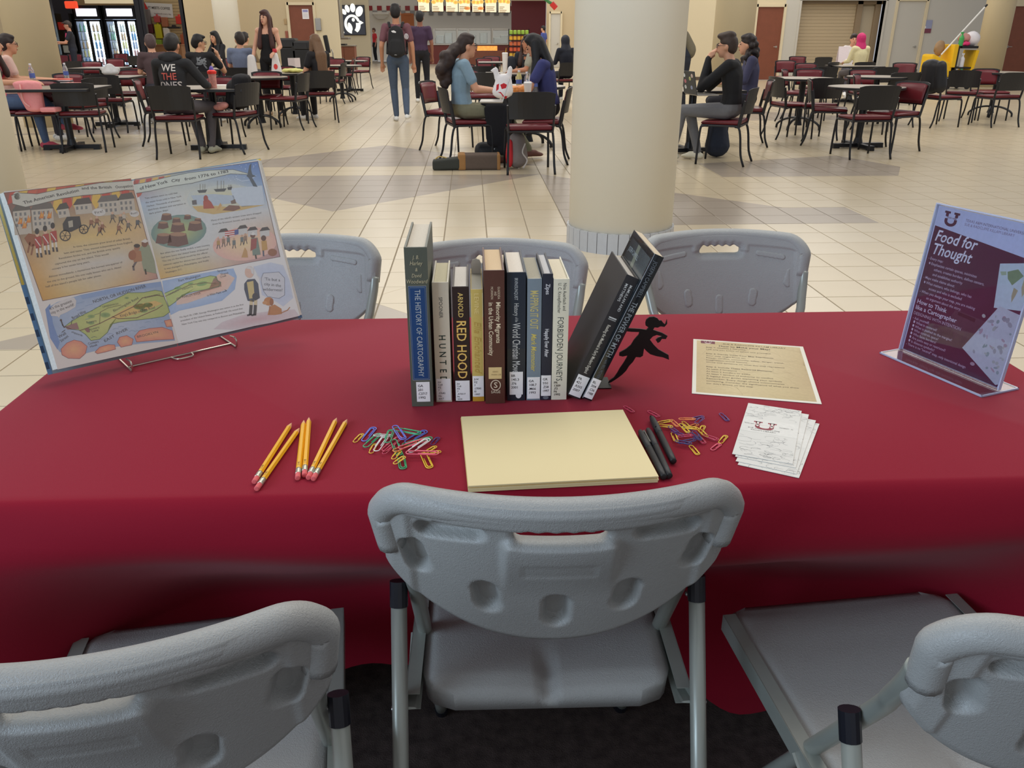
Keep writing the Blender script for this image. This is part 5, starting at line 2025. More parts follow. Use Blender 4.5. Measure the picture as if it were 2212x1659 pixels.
bl_ = bil(panel)
grid_fill(p, lambda u, v: PL(*bl_(u, v)), [
    [(150, 86, 76), (186, 92, 66), (196, 112, 66), (200, 112, 72), (196, 110, 80)],
    [(112, 104, 92), (150, 140, 122), (172, 142, 112), (180, 160, 132), (190, 166, 132)],
    [(186, 150, 112), (214, 184, 122), (222, 194, 124), (222, 188, 118), (214, 184, 134)],
    [(214, 164, 86), (216, 204, 178), (206, 202, 188), (206, 202, 188), (214, 184, 140)],
    [(208, 158, 72), (218, 190, 122), (214, 196, 154), (212, 178, 120), (188, 142, 132)]], 0, 4)
p.pl(panel, 4, (120, 84, 70), 2, True)
for k in range(13):
    x = 70 + k * 66
    y0 = 270 - k * 7.4
    c = [(196, 74, 58), (228, 190, 84), (206, 96, 70)][k % 3]
    p.pp([(x, y0 + 10), (x + 60, y0 + 2), (x + 36, y0 + 70), (x - 20, y0 + 96)], c, 1)
for k in range(8):
    x, y0 = 380 + k * 68, 318 - k * 8
    c = [(226, 186, 80), (198, 70, 54)][k % 2]
    p.pp([(x, y0), (x + 50, y0 - 8), (x + 60, y0 + 56), (x + 22, y0 + 112), (x - 8, y0 + 60)], c, 1)
# houses
for x, y, w, h, rc in ((90, 410, 120, 170, (96, 92, 84)), (220, 400, 150, 150, (104, 98, 90)), (400, 400, 80, 60, (70, 66, 60)), (520, 365, 120, 70, (74, 66, 62)), (690, 345, 140, 100, (110, 106, 100)), (830, 330, 110, 100, (90, 84, 78))):
    p.pp([(x, y), (x + w, y - 12), (x + w + 14, y + h - 12), (x + 14, y + h)], (196, 188, 170), 2)
    p.pp([(x - 8, y + 4), (x + 20, y - 40), (x + w - 14, y - 52), (x + w + 8, y - 10)], rc, 3)
    for i in range(max(2, int(w / 34))):
        for j in range(max(1, int(h / 44))):
            wx, wy = x + 14 + i * 32 + j * 4, y + 14 + j * 38 - i * 2
            p.pp([(wx, wy), (wx + 15, wy - 2), (wx + 17, wy + 20), (wx + 2, wy + 22)], (120, 122, 120), 3)
for x, y in ((140, 480), (200, 470), (290, 440), (345, 440), (170, 510)):
    p.pp([(x - 16, y + 22), (x, y - 34), (x + 6, y - 6), (x + 18, y - 30), (x + 16, y + 20)], (236, 176, 60), 4, edge=(206, 110, 40))
# banner
up_ = [(80, 300), (130, 282), (260, 290), (420, 256), (560, 236), (700, 212), (860, 200), (926, 196)]
lo_ = [(90, 360), (180, 382), (280, 360), (430, 322), (580, 300), (720, 288), (880, 262), (940, 262)]
for i in range(7):
    p.pp([up_[i], up_[i + 1], lo_[i + 1], lo_[i]], (206, 206, 190), 4)
p.pl(up_, 4, (96, 96, 90), 5)
p.pl(lo_, 4, (96, 96, 90), 5)
for r in (34, 22, 11):
    p.po(122, 308, r, r, (206, 206, 190) if r != 22 else (120, 118, 110), 5 if r != 22 else 5)
p.fit('The American', (168, 362), (384, 306), 22, bold=0.015, layer=6)
p.fit('Revolution', (402, 308), (556, 272), 22, bold=0.015, layer=6)
p.fit('and the British', (574, 258), (786, 250), 20, bold=0.015, layer=6)
p.fit('Occupation', (812, 250), (936, 240), 20, bold=0.015, layer=6)
# carriage, horse, soldiers
p.pp([(440, 500), (470, 450), (560, 446), (574, 520), (500, 556), (446, 552)], (40, 42, 46), 5)
p.pp([(478, 482), (510, 474), (514, 520), (484, 526)], (176, 170, 150), 6)
for x, y, r in ((458, 582, 40), (588, 538, 34)):
    p.po(x, y, r, r, (48, 46, 44), 5)
    p.po(x, y, r - 8, r - 8, (206, 176, 120), 6)
    for a in range(6):
        p.pl([(x, y), (x + (r - 4) * math.cos(a), y + (r - 4) * math.sin(a))], 4, (60, 56, 50), 7)
p.pp([(170, 600), (200, 566), (250, 576), (300, 590), (300, 640), (220, 660), (196, 640)], (150, 86, 48), 5)
for x, y in ((196, 700), (220, 716), (262, 700)):
    p.pl([(x + 14, y - 70), (x, y)], 10, (140, 84, 50), 5)
for k, (x, y) in enumerate(((262, 620), (318, 600), (372, 580))):
    p.pp([(x - 20, y - 24), (x + 24, y - 34), (x + 32, y + 46), (x - 10, y + 54)], (176, 52, 46), 6)
    p.po(x, y - 44, 13, 15, (220, 180, 150), 6)
    p.po(x - 2, y - 68, 15, 22, (36, 34, 34), 7)
    for q in (-6, 20):
        p.pl([(x + q, y + 40), (x + q + 6, y + 104)], 12, (226, 220, 206), 6)
        p.pl([(x + q + 6, y + 88), (x + q + 10, y + 112)], 12, (50, 40, 40), 7)
    p.pl([(x - 14, y - 14), (x + 20, y + 34)], 6, (230, 226, 216), 7)
rnd = random.Random(11)
for x, y in ((640, 490), (680, 480), (718, 520), (790, 450), (846, 466), (834, 530), (900, 510), (966, 490), (700, 540), (870, 450)):
    c = rnd.choice([(86, 92, 96), (120, 110, 96), (200, 190, 170), (150, 100, 70)])
    p.po(x, y - 26, 9, 10, (214, 176, 146), 5)
    p.pp([(x - 12, y - 16), (x + 12, y - 18), (x + 14, y + 14), (x - 12, y + 16)], c, 5)
    p.pl([(x - 4, y + 12), (x - 18, y + 44)], 6, (70, 66, 64), 5)
    p.pl([(x + 6, y + 12), (x + 20, y + 38)], 6, (70, 66, 64), 5)
    p.pl([(x + 10, y - 12), (x + 26, y + 4)], 5, c, 5)
p.po(694, 418, 48, 28, (214, 212, 204), 6)
p.fit('Fire!', (668, 432), (726, 418), 20, layer=7)
p.po(944, 428, 34, 24, (214, 212, 204), 6)
p.fit('Run!', (920, 436), (968, 426), 16, layer=7)
for s, a, b in (('In time, the colonists grew tired of unfair British', (516, 668), (916, 608)), ('laws and taxes. They wanted independence from England.', (450, 712), (934, 632)), ('Revolution broke out, and the British army quickly', (414, 750), (846, 672)), ('captured the city on the island. They would', (388, 788), (764, 716)), ('occupy it for seven long years.', (366, 824), (632, 770)), ('Almost immediately, a mysterious fire burned one-quarter of', (344, 878), (862, 774)), ('the city to the ground. No one really knows who set it. About', (332, 914), (854, 808)), ("half of the island's people left for safer places.", (322, 948), (714, 866))):
    p.fit(s, a, b, 13.5, (92, 84, 76), layer=4)
# running woman and boy
p.pp([(960, 690), (1010, 640), (1050, 650), (1086, 760), (1100, 850), (1010, 830), (990, 740)], (150, 160, 130), 5)
p.po(1016, 640, 22, 24, (130, 84, 60), 6)
p.pp([(990, 624), (1020, 604), (1044, 622), (1020, 634)], (226, 222, 210), 7)
p.pp([(930, 680), (990, 690), (1000, 760), (940, 770)], (176, 120, 80), 6)
p.po(962, 668, 20, 24, (170, 116, 84), 7)
p.po(962, 654, 22, 14, (50, 40, 36), 8)
p.po(930, 720, 28, 34, (160, 96, 60), 7)
p.pl([(960, 760), (936, 800), (940, 824)], 14, (100, 90, 90), 5)
p.pl([(1020, 820), (1026, 852)], 12, (60, 50, 46), 5)
# map of the island: water, land, coral coloured shores
sea = [(318, 1100), (400, 1050), (560, 1000), (800, 950), (1130, 905), (1180, 1100), (1230, 1320), (1000, 1340), (760, 1370), (560, 1420), (420, 1400), (352, 1300)]
p.pp(sea, (188, 202, 214), 1, edge=(150, 176, 206))
p.pp([(318, 1100), (352, 1060), (372, 1200), (420, 1330), (404, 1384), (352, 1300)], (112, 146, 196), 2)
p.pp([(560, 1000), (800, 950), (1130, 905), (1134, 940), (820, 984), (580, 1030)], (138, 168, 206), 2)
land = [(456, 1220), (500, 1186), (560, 1150), (640, 1112), (720, 1066), (820, 1024), (900, 984), (1010, 982), (1090, 966), (1136, 974), (1180, 1080), (1192, 1120), (1150, 1150), (1090, 1160), (1000, 1172), (900, 1182), (830, 1192), (776, 1206), (756, 1262), (700, 1310), (640, 1320), (600, 1276), (556, 1246), (500, 1240)]
p.pp(land, (208, 210, 130), 3, edge=(178, 194, 112))
p.pl(land, 4, (86, 116, 84), 4, True)
p.pp([(760, 1170), (900, 1080), (1090, 1040), (1140, 1060), (1000, 1120), (860, 1160)], (222, 190, 110), 4)
for x, y, r in ((640, 1150, 26), (740, 1140, 36), (980, 1080, 44), (1040, 1070, 34), (640, 1196, 24), (890, 1020, 16), (1010, 1110, 28)):
    p.po(x, y, r, r * 0.5, (110, 146, 88), 4, edge=(150, 176, 104))
p.pp([(452, 1222), (540, 1192), (556, 1240), (476, 1242)], (150, 112, 108), 4)
p.pp([(592, 1240), (624, 1226), (632, 1262), (612, 1262)], (140, 96, 92), 4)
p.pl([(560, 1250), (700, 1200), (800, 1150), (940, 1080), (1000, 1020), (1100, 1000), (1150, 1010)], 6, (120, 90, 60), 5)
p.pl([(790, 1152), (830, 1166), (960, 1160), (1100, 1100), (1144, 1070)], 6, (120, 90, 60), 5)
p.pl([(700, 1200), (704, 1120), (760, 1090), (850, 1070)], 4, (120, 110, 70), 5)
for pts in ([(428, 1380), (470, 1336), (520, 1316), (570, 1326), (612, 1360), (600, 1410), (560, 1446), (480, 1444), (436, 1420)], [(668, 1400), (700, 1366), (760, 1348), (806, 1350), (812, 1380), (740, 1400), (684, 1412)], [(824, 1330), (840, 1296), (890, 1284), (936, 1310), (926, 1350), (850, 1366)], [(944, 1290), (980, 1250), (1050, 1234), (1140, 1226), (1210, 1250), (1222, 1310), (1100, 1316), (960, 1330)], [(1154, 1180), (1200, 1170), (1214, 1220), (1170, 1224)]):
    p.pp(pts, (236, 178, 126), 4, edge=(222, 142, 120))
    p.pl(pts, 3, (150, 70, 70), 5, True)
for k in range(14):
    x, y = 640 + k * 38, 1330 - k * 9 + 30 * math.sin(k)
    p.pl([(x, y - 30), (x + 20, y - 38), (x + 40, y - 34)], 3, (130, 160, 190), 3)
for k in range(8):
    x, y = 420 + 60 * (k % 3), 1060 + 16 * k
    p.pl([(x + 120, y), (x + 170, y - 14)], 3, (130, 160, 196), 3)
p.pp([(346, 1106), (380, 1064), (470, 1024), (520, 1016), (536, 1040), (530, 1084), (470, 1120), (424, 1140), (414, 1162), (406, 1150), (360, 1146)], (214, 212, 206), 4)
p.fit("It's the greatest", (352, 1106), (508, 1048), 20, layer=6)
p.fit('city in the world!', (360, 1136), (522, 1074), 20, layer=6)
p.pl([(430, 1180), (440, 1210), (452, 1228)], 8, (50, 44, 44), 5)
p.po(428, 1176, 8, 8, (70, 50, 46), 6)
for s, a, b, h in (('Broad Way', (512, 1172), (606, 1120), 22), ('NORTH, OR HUDSON RIVER', (656, 1058), (1028, 944), 24), ('GREENWICH', (720, 1090), (832, 1066), 14), ('Bloomingdale Road', (800, 1120), (974, 1026), 19), ('Bowery', (608, 1200), (680, 1186), 16), ("King's Bridge or Post Road", (846, 1156), (1090, 1094), 22), ('Bowery', (628, 1250), (700, 1230), 15), ('Lane', (646, 1262), (692, 1250), 15), ('EAST', (736, 1332), (808, 1292), 20), ('RIVER', (820, 1280), (900, 1246), 20), ('BROOKLYN', (964, 1302), (1112, 1266), 18), ('Wall', (416, 1304), (466, 1274), 20), ('Street', (430, 1332), (484, 1292), 20), ('Corlears', (620, 1350), (694, 1332), 17), ('Hook', (634, 1370), (686, 1354), 17), ('shipyards', (500, 1262), (578, 1290), 13), ('BLOOMINGDALE', (1018, 1024), (1124, 1000), 13)):
    p.fit(s, a, b, h, (58, 62, 66), layer=6)
p.pl([(506, 1176), (500, 1206)], 4, INK, 6)
p.pl([(434, 1262), (456, 1246)], 4, INK, 6)
p.build('printed_page', ob_, FL, ink_mat('book_ink', 0.5, mottled=0.07), lift=0.00003)

# ---- right page
p = PagePrint(PR, K_)
gr = bil([(946, 186), (1812, 60), (1968, 730), (1128, 888)])
grid_fill(p, lambda u, v: PR(*gr(u, v)), [
    [(172, 120, 110), (178, 176, 150), (150, 170, 190), (110, 140, 186), (86, 120, 176)],
    [(176, 190, 202), (204, 206, 200), (210, 204, 176), (206, 206, 190), (140, 166, 196)],
    [(186, 190, 176), (206, 206, 198), (206, 206, 200), (208, 206, 200), (206, 206, 200)],
    [(196, 180, 140), (206, 206, 198), (208, 206, 196), (222, 196, 170), (212, 180, 150)],
    [(214, 170, 90), (212, 186, 120), (206, 180, 150), (190, 150, 140), (180, 140, 140)]], 0, 4)
p.pl([(960, 300), (946, 186), (1812, 60), (1968, 730), (1128, 888)], 4, (110, 90, 84), 2)
for k in range(6):
    x = 940 + k * 44
    p.pp([(x, 196 - k * 6), (x + 40, 188 - k * 6), (x + 26, 236 - k * 6), (x - 6, 250 - k * 4)], [(190, 76, 60), (222, 176, 90)][k % 2], 1)
p.pp([(956, 270), (1010, 258), (990, 300), (966, 316)], (196, 90, 70), 1)
up_ = [(936, 224), (1040, 206), (1180, 170), (1330, 140), (1480, 122), (1640, 118), (1760, 150)]
lo_ = [(950, 286), (1060, 268), (1200, 236), (1350, 214), (1490, 178), (1620, 148), (1760, 154)]
for i in range(6):
    p.pp([up_[i], up_[i + 1], lo_[i + 1], lo_[i]], (206, 208, 190), 3)
p.pl(up_, 4, (96, 100, 96), 4)
p.pl(lo_, 4, (96, 100, 96), 4)
p.fit('of New York', (984, 262), (1182, 210), 24, bold=0.015, layer=6)
p.fit('City', (1206, 208), (1268, 196), 22, bold=0.015, layer=6)
p.fit('from 1776 to 1783', (1300, 196), (1606, 138), 22, bold=0.015, layer=6)
# bird
p.pp([(1740, 150), (1752, 90), (1766, 72), (1764, 120), (1772, 152), (1800, 166), (1770, 172), (1810, 240), (1780, 236), (1748, 176), (1732, 164)], (74, 84, 92), 5)
p.pl([(1660, 180), (1700, 200), (1760, 190), (1800, 160)], 4, (206, 216, 224), 4)
for k in range(34):
    x, y = rnd.uniform(1560, 1800), rnd.uniform(84, 230)
    p.po(x, y, 2.4, 2.4, (214, 222, 232), 3, n=6)
# harbour picture
p.pp([(1312, 330), (1330, 280), (1400, 250), (1520, 230), (1640, 220), (1842, 260), (1862, 366), (1700, 400), (1500, 430), (1380, 412), (1330, 372)], (214, 204, 150), 2, edge=(196, 200, 190))
p.pp([(1620, 250), (1842, 230), (1860, 364), (1700, 380), (1640, 330)], (198, 206, 210), 3)
p.pp([(1340, 300), (1500, 290), (1640, 300), (1660, 350), (1500, 372), (1380, 362)], (180, 190, 196), 3)
p.pp([(1350, 376), (1480, 372), (1600, 380), (1860, 366), (1700, 402), (1500, 432), (1390, 414)], (206, 172, 106), 3)
for x, y, s in ((1420, 270, 1.0), (1546, 262, 1.3), (1614, 250, 0.5)):
    p.pp([(x - 34 * s, y - 6), (x + 36 * s, y - 12), (x + 24 * s, y + 10), (x - 22 * s, y + 12)], (70, 72, 72), 5)
    for q in (-14, 6, 20):
        p.pl([(x + q * s, y - 8), (x + q * s, y - 50 * s)], 3, (120, 116, 100), 5)
p.pp([(1428, 340), (1450, 316), (1484, 346), (1508, 390), (1430, 394)], (176, 76, 56), 5)
p.po(1446, 320, 16, 22, (164, 70, 54), 6)
p.pp([(1562, 404), (1610, 368), (1680, 372), (1690, 392), (1640, 410)], (130, 86, 66), 5)
p.pp([(1620, 340), (1652, 326), (1660, 356), (1626, 360)], (120, 96, 80), 6)
p.pp([(1516, 410), (1548, 352), (1560, 370), (1536, 400)], (206, 160, 96), 5)
p.pp([(1348, 336), (1380, 330), (1384, 364), (1352, 366)], (96, 90, 88), 5)
for s, a, b in (('Two winters were so cold that', (1018, 326), (1248, 286)), ('the water froze solid in New York', (1024, 356), (1276, 310)), ('Harbor. Thousands of prisoners', (1032, 382), (1268, 338)), ('died from disease and starvation in', (1040, 408), (1306, 360)), ('dark prison ships.', (1048, 434), (1184, 406)), ("Many of the island's ancient trees were chopped", (1484, 482), (1836, 426)), ('down for firewood, houses, and ship masts.', (1492, 508), (1802, 460)), ('But when the war finally ended, a new country', (1128, 714), (1474, 652)), ('had been born: the United States of America!', (1134, 742), (1466, 680)), ('The city on the island would be the official', (1142, 768), (1458, 706)), ('national capital for almost two years before', (1148, 794), (1472, 734)), ('it was changed to Philadelphia, and finally', (1156, 822), (1468, 760)), ('Washington, D.C.', (1164, 848), (1282, 822)), ('On April 30, 1789, George Washington was sworn in as the first', (1262, 1162), (1712, 1070)), ('president of the United States, at Federal Hall. He noted that', (1270, 1186), (1706, 1098)), ('New York City was tiny compared to Boston and Philadelphia.', (1278, 1212), (1722, 1124))):
    p.fit(s, a, b, 13, (96, 92, 88), layer=5)
# stumps picture
p.po(1256, 552, 196, 116, (190, 190, 110), 2, edge=(110, 140, 130), rot=-0.12, n=24)
for x, y, s in ((1150, 604, 1.3), (1250, 610, 1.7), (1146, 510, 0.9), (1250, 526, 1.2), (1372, 516, 1.2), (1170, 452, 0.9), (1240, 476, 0.7), (1318, 452, 0.6), (1390, 476, 0.6)):
    p.pp([(x - 44 * s, y + 24 * s), (x - 34 * s, y - 22 * s), (x + 34 * s, y - 26 * s), (x + 44 * s, y + 18 * s), (x, y + 30 * s)], (108, 70, 56), 4)
    p.po(x, y - 22 * s, 34 * s, 9 * s, (166, 124, 92), 5, n=12)
# parade picture
p.po(1720, 640, 226, 118, (232, 204, 150), 2, edge=(226, 178, 160), rot=-0.1, n=24)
p.pp([(1500, 660), (1560, 560), (1700, 520), (1700, 560), (1580, 620)], (222, 170, 150), 3)
for x, y in ((1536, 560), (1670, 536), (1740, 548), (1826, 550)):
    p.pp([(x, y), (x + 66, y - 10), (x + 68, y + 34), (x + 4, y + 44)], (204, 200, 190), 4)
    p.pp([(x - 4, y + 2), (x + 16, y - 24), (x + 54, y - 30), (x + 72, y - 8)], (70, 62, 58), 5)
for k in range(6):
    y = 552 + k * 7
    p.pp([(1580, y), (1648, y - 10), (1648, y - 3), (1580, y + 7)], [(190, 60, 56), (226, 216, 206)][k % 2], 6)
p.pp([(1648, 542), (1676, 538), (1676, 572), (1648, 578)], (66, 84, 140), 7)
for x, y in ((1534, 634), (1570, 622), (1604, 612), (1644, 632), (1700, 610), (1724, 600)):
    c = rnd.choice([(110, 116, 110), (150, 120, 96), (180, 140, 80)])
    p.po(x, y - 26, 8, 9, (200, 160, 130), 6)
    p.pp([(x - 11, y - 16), (x + 11, y - 18), (x + 12, y + 14), (x - 10, y + 16)], c, 6)
    p.pl([(x - 4, y + 14), (x - 10, y + 40)], 6, (90, 80, 76), 6)
    p.pl([(x + 6, y + 14), (x + 12, y + 38)], 6, (90, 80, 76), 6)
p.pp([(1764, 600), (1810, 596), (1832, 716), (1776, 722)], (120, 136, 120), 6)
p.pp([(1764, 606), (1806, 600), (1800, 670), (1760, 690)], (156, 74, 66), 7)
p.po(1776, 580, 18, 20, (110, 72, 56), 7)
p.pp([(1756, 574), (1778, 556), (1800, 574), (1778, 580)], (222, 218, 206), 8)
p.pp([(1836, 620), (1872, 616), (1880, 680), (1842, 690)], (196, 150, 80), 6)
p.po(1852, 600, 18, 20, (96, 64, 50), 7)
p.pl([(1850, 690), (1852, 724)], 12, (80, 84, 100), 6)
p.pl([(1796, 720), (1800, 742)], 12, (60, 50, 44), 6)
p.po(1914, 700, 32, 26, (150, 96, 62), 6)
p.pp([(1696, 736), (1720, 664), (1736, 690), (1742, 736)], (196, 150, 90), 6)
# map, upper end of the island, and the statesman with the dog
lm = bil([(1124, 910), (1976, 742), (2104, 1148), (1236, 1330)])
p.pp([(1140, 900), (1300, 870), (1500, 832), (1640, 812), (1664, 870), (1650, 960), (1560, 1040), (1400, 1080), (1260, 1110), (1200, 1140), (1150, 980)], (196, 208, 218), 1, edge=(156, 180, 208))
p.pp([(1150, 990), (1220, 960), (1300, 916), (1400, 884), (1480, 864), (1520, 870), (1530, 900), (1552, 912), (1540, 940), (1450, 960), (1360, 976), (1280, 1000), (1230, 1050), (1186, 1080)], (204, 208, 126), 3, edge=(178, 194, 112))
p.pl([(1150, 990), (1220, 960), (1300, 916), (1400, 884), (1480, 864), (1520, 870), (1530, 900), (1552, 912), (1540, 940), (1450, 960), (1360, 976), (1280, 1000), (1230, 1050), (1186, 1080)], 4, (80, 110, 84), 4, True)
p.pp([(1504, 880), (1540, 850), (1600, 850), (1650, 880), (1600, 960), (1480, 1000), (1320, 1056), (1240, 1070), (1240, 1020), (1360, 990), (1470, 966), (1556, 940), (1552, 906)], (230, 176, 144), 3, edge=(222, 194, 174))
p.pl([(1160, 1010), (1240, 970), (1330, 930), (1440, 912), (1520, 920)], 5, (120, 96, 60), 5)
for x, y, r in ((1250, 950, 26), (1420, 920, 40), (1340, 920, 20)):
    p.po(x, y, r, r * 0.4, (112, 150, 90), 4, edge=(150, 180, 104), rot=-0.2)
for s, a, b, h in (('Fort Washington', (1256, 908), (1410, 870), 20), ('Spuyten', (1528, 838), (1592, 828), 16), ('Duyvil', (1552, 860), (1604, 850), 16), ('Creek', (1548, 880), (1592, 868), 16), ('HARLEM', (1188, 1002), (1256, 972), 14), ('HEIGHTS', (1282, 966), (1356, 946), 14), ('HARLEM RIVER', (1282, 1022), (1412, 992), 18), ('to White Plains', (1456, 1010), (1556, 986), 17)):
    p.fit(s, a, b, h, (66, 66, 68), layer=6)
p.pl([(1562, 980), (1592, 970), (1580, 962)], 4, INK, 6)
p.pp([(1500, 1240), (1560, 1190), (1700, 1140), (1900, 1112), (2070, 1100), (2104, 1146), (1900, 1196), (1640, 1244)], (206, 170, 168), 1, edge=(214, 200, 196))
p.pp([(1780, 800), (1900, 770), (1990, 790), (2036, 900), (2060, 1020), (1990, 1080), (1930, 1040), (1840, 1000), (1820, 880)], (176, 190, 214), 1, edge=(200, 206, 214))
p.pp([(1836, 882), (1850, 846), (1960, 838), (2000, 880), (2000, 1000), (1960, 1024), (1880, 1010), (1850, 970), (1836, 910), (1800, 852)], (206, 206, 206), 3)
p.pl([(1836, 882), (1850, 846), (1960, 838), (2000, 880), (2000, 1000), (1960, 1024), (1880, 1010), (1850, 970), (1836, 910)], 3, (90, 96, 110), 4, True)
for s, a, b in (("'Tis but a", (1858, 896), (1968, 904)), ('city in the', (1854, 930), (1974, 944)), ('wilderness!', (1848, 968), (1984, 974))):
    p.fit(s, a, b, 24, (56, 58, 66), layer=6)
p.pp([(1716, 920), (1740, 890), (1790, 886), (1814, 920), (1826, 1020), (1780, 1048), (1740, 1040), (1716, 960)], (56, 66, 84), 5)
p.pp([(1734, 910), (1780, 900), (1790, 1020), (1752, 1026)], (206, 184, 120), 6)
p.po(1752, 838, 32, 42, (222, 184, 160), 6)
p.pp([(1724, 812), (1750, 796), (1784, 812), (1782, 856), (1768, 846), (1760, 818)], (216, 212, 204), 7)
p.po(1794, 1010, 22, 26, (50, 52, 60), 7)
for x in (1766, 1796):
    p.pl([(x, 1040), (x - 2, 1090)], 24, (216, 196, 150), 5)
    p.pl([(x - 2, 1076), (x - 6, 1136)], 24, (44, 40, 42), 6)
    p.pl([(x - 4, 1136), (x - 26, 1142)], 14, (44, 40, 42), 6)
p.pp([(1880, 1140), (1894, 1080), (1930, 1066), (1978, 1096), (1980, 1132), (1930, 1140)], (190, 124, 66), 5)
p.po(1888, 1044, 34, 30, (196, 130, 70), 6)
p.po(1862, 1054, 18, 12, (206, 146, 90), 7)
p.po(1908, 1048, 14, 26, (160, 96, 50), 7)
p.pl([(1976, 1126), (2020, 1106), (2036, 1086)], 7, (180, 116, 60), 5)
p.pl([(1896, 1080), (1892, 1136)], 10, (176, 110, 60), 6)
p.build('printed_page', ob_, FR, ink_mat('book_ink', 0.5), lift=0.00003)

# wire stand
M_WIRE = mat('steel_wire', (206, 196, 180), rough=0.25, metal=0.9)
ws = thing('book_stand', 'bright bent wire stand holding the open picture book', 'stand')


def P3(x, n_, z):
    v = G0 + Xb * x + Nh * n_
    return Vector((v.x, v.y, TOP + z))


a_, b_ = at(280, 768, 0.7475), at(500, 727, 0.7475)
bm = B()
for x in (-0.10, 0.10):
    q = [P3(x, -0.15, 0.0017), P3(x, 0.005, 0.0017), P3(x, 0.030, 0.0022), P3(x, 0.036, 0.014), P3(x, 0.030, 0.021), P3(x, 0.006, 0.018)]
    tube(bm, smooth_path(q, 5), 0.0017, 8)
tube(bm, [P3(-0.10, 0.005, 0.0017), P3(0.10, 0.005, 0.0017)], 0.0017, 8)
tube(bm, smooth_path([P3(-0.02, 0.005, 0.0017), P3(-0.015, 0.026, 0.003), P3(0.0, 0.03, 0.003), P3(0.015, 0.026, 0.003), P3(0.02, 0.005, 0.0017)], 5), 0.0017, 8)
obj('base_wire', bm, M_WIRE, ws)
bm = B()
for x in (-0.07, 0.07):
    tube(bm, [P3(x, -0.15, 0.0017), P3(x, -0.04, 0.018), P3(x, -0.12, 0.22)], 0.0017, 8)
tube(bm, [P3(-0.10, -0.15, 0.0017), P3(0.10, -0.15, 0.0017)], 0.0017, 8)
obj('back_wire', bm, M_WIRE, ws)
# ------------------------------------------------------------------ grey folding chairs
def grain_plastic():
    m = mat('grey_chair_plastic', (160, 161, 158), rough=0.42, spec=0.5, var=0.03, scale=30)
    nt = m.node_tree
    b = nt.nodes['Principled BSDF']
    tc = nt.nodes.new('ShaderNodeTexCoord')
    no = nt.nodes.new('ShaderNodeTexNoise')
    no.inputs['Scale'].default_value = 380
    no.inputs['Detail'].default_value = 1
    no.inputs['Distortion'].default_value = 1.4
    nt.links.new(tc.outputs['Object'], no.inputs['Vector'])
    bp = nt.nodes.new('ShaderNodeBump')
    bp.inputs['Strength'].default_value = 0.6
    bp.inputs['Distance'].default_value = 0.0012
    nt.links.new(no.outputs['Fac'], bp.inputs['Height'])
    nt.links.new(bp.outputs['Normal'], b.inputs['Normal'])
    return m


M_CHAIR = grain_plastic()
M_TUBE = mat('grey_steel_tube', (150, 154, 146), rough=0.32, metal=0.25, spec=0.6)
M_CAPB = mat('black_tube_cap', (22, 24, 32), rough=0.3)
M_RIVET = mat('bright_rivet', (200, 204, 206), rough=0.25, metal=0.9)


def pill(x, z, cx, cz, rx, rz, ang=0.0):
    """signed distance to a rounded slot (negative inside)"""
    c, s = math.cos(ang), math.sin(ang)
    u, v = (x - cx) * c + (z - cz) * s, -(x - cx) * s + (z - cz) * c
    r = min(rx, rz)
    du, dv = max(abs(u) - (rx - r), 0.0), max(abs(v) - (rz - r), 0.0)
    return math.hypot(du, dv) - r


W2 = 0.2165           # half width of the back
ZT, ZB = 0.838, 0.585


def z_top(x):
    u = abs(x) / W2
    e = max(0.0, (u - 0.80) / 0.20)
    return ZT - 0.006 * u * u - 0.052 * (1 - math.sqrt(max(0.0, 1 - min(1, e) ** 2)))


def z_bot(x):
    u = min(1.0, abs(x) / W2)
    return ZB + (0.120) * (1 - (1 - u ** 2.2) ** 0.72)


def y_mid(x, z):
    u = x / W2
    return -0.166 + 0.064 * u * u + (ZT - z) * 0.30


SLOTS = [(-0.130, 0.782, 0.042, 0.0125, 0.10), (0.130, 0.782, 0.042, 0.0125, -0.10), (-0.176, 0.728, 0.016, 0.030, 0.25), (0.176, 0.728, 0.016, 0.030, -0.25), (-0.088, 0.672, 0.0165, 0.029, 0.14), (0.088, 0.672, 0.0165, 0.029, -0.14), (0.0, 0.652, 0.0165, 0.031, 0.0)]


def handle_sdf(x, z):
    top = 0.0022 * math.sin(x * 2 * PI / 0.0205 + 0.8) if z > 0.79 else 0.0
    return pill(x, z + top * -1, 0.0, 0.7905, 0.056, 0.0115)


def d_back(x, z):
    d = 0.0
    for s in SLOTS:
        q = pill(x, z, *s)
        d += 0.0235 * (1 - sstep(-0.0065, 0.002, q))
    # raised bowl of the hand hold
    du, dv = max(abs(x) - 0.058, 0.0), max(abs(z - 0.700) - 0.070, 0.0)
    q = math.hypot(du, dv) - 0.010
    d -= 0.013 * (1 - sstep(-0.004, 0.004, q)) * sstep(0.675, 0.772, z)
    lab = max(abs(x) - 0.046, abs(z - 0.733) - 0.012)
    d += 0.0012 * (1 - sstep(-0.001, 0.001, lab))
    hh = handle_sdf(x, z)
    d += 0.004 * (1 - sstep(0.0, 0.006, hh))
    return d


def d_front(x, z):
    hh = handle_sdf(x, z)
    d = 0.006 * (1 - sstep(0.0, 0.014, hh))
    # pressed curve under the top edge
    edge = z_top(x) - z
    side = (W2 - abs(x))
    e = min(edge, side * 1.2)
    if abs(x) > 0.075:
        d += 0.0032 * (sstep(0.030, 0.036, e))
    else:
        d += 0.0032 * sstep(0.046, 0.052, e)
    return d


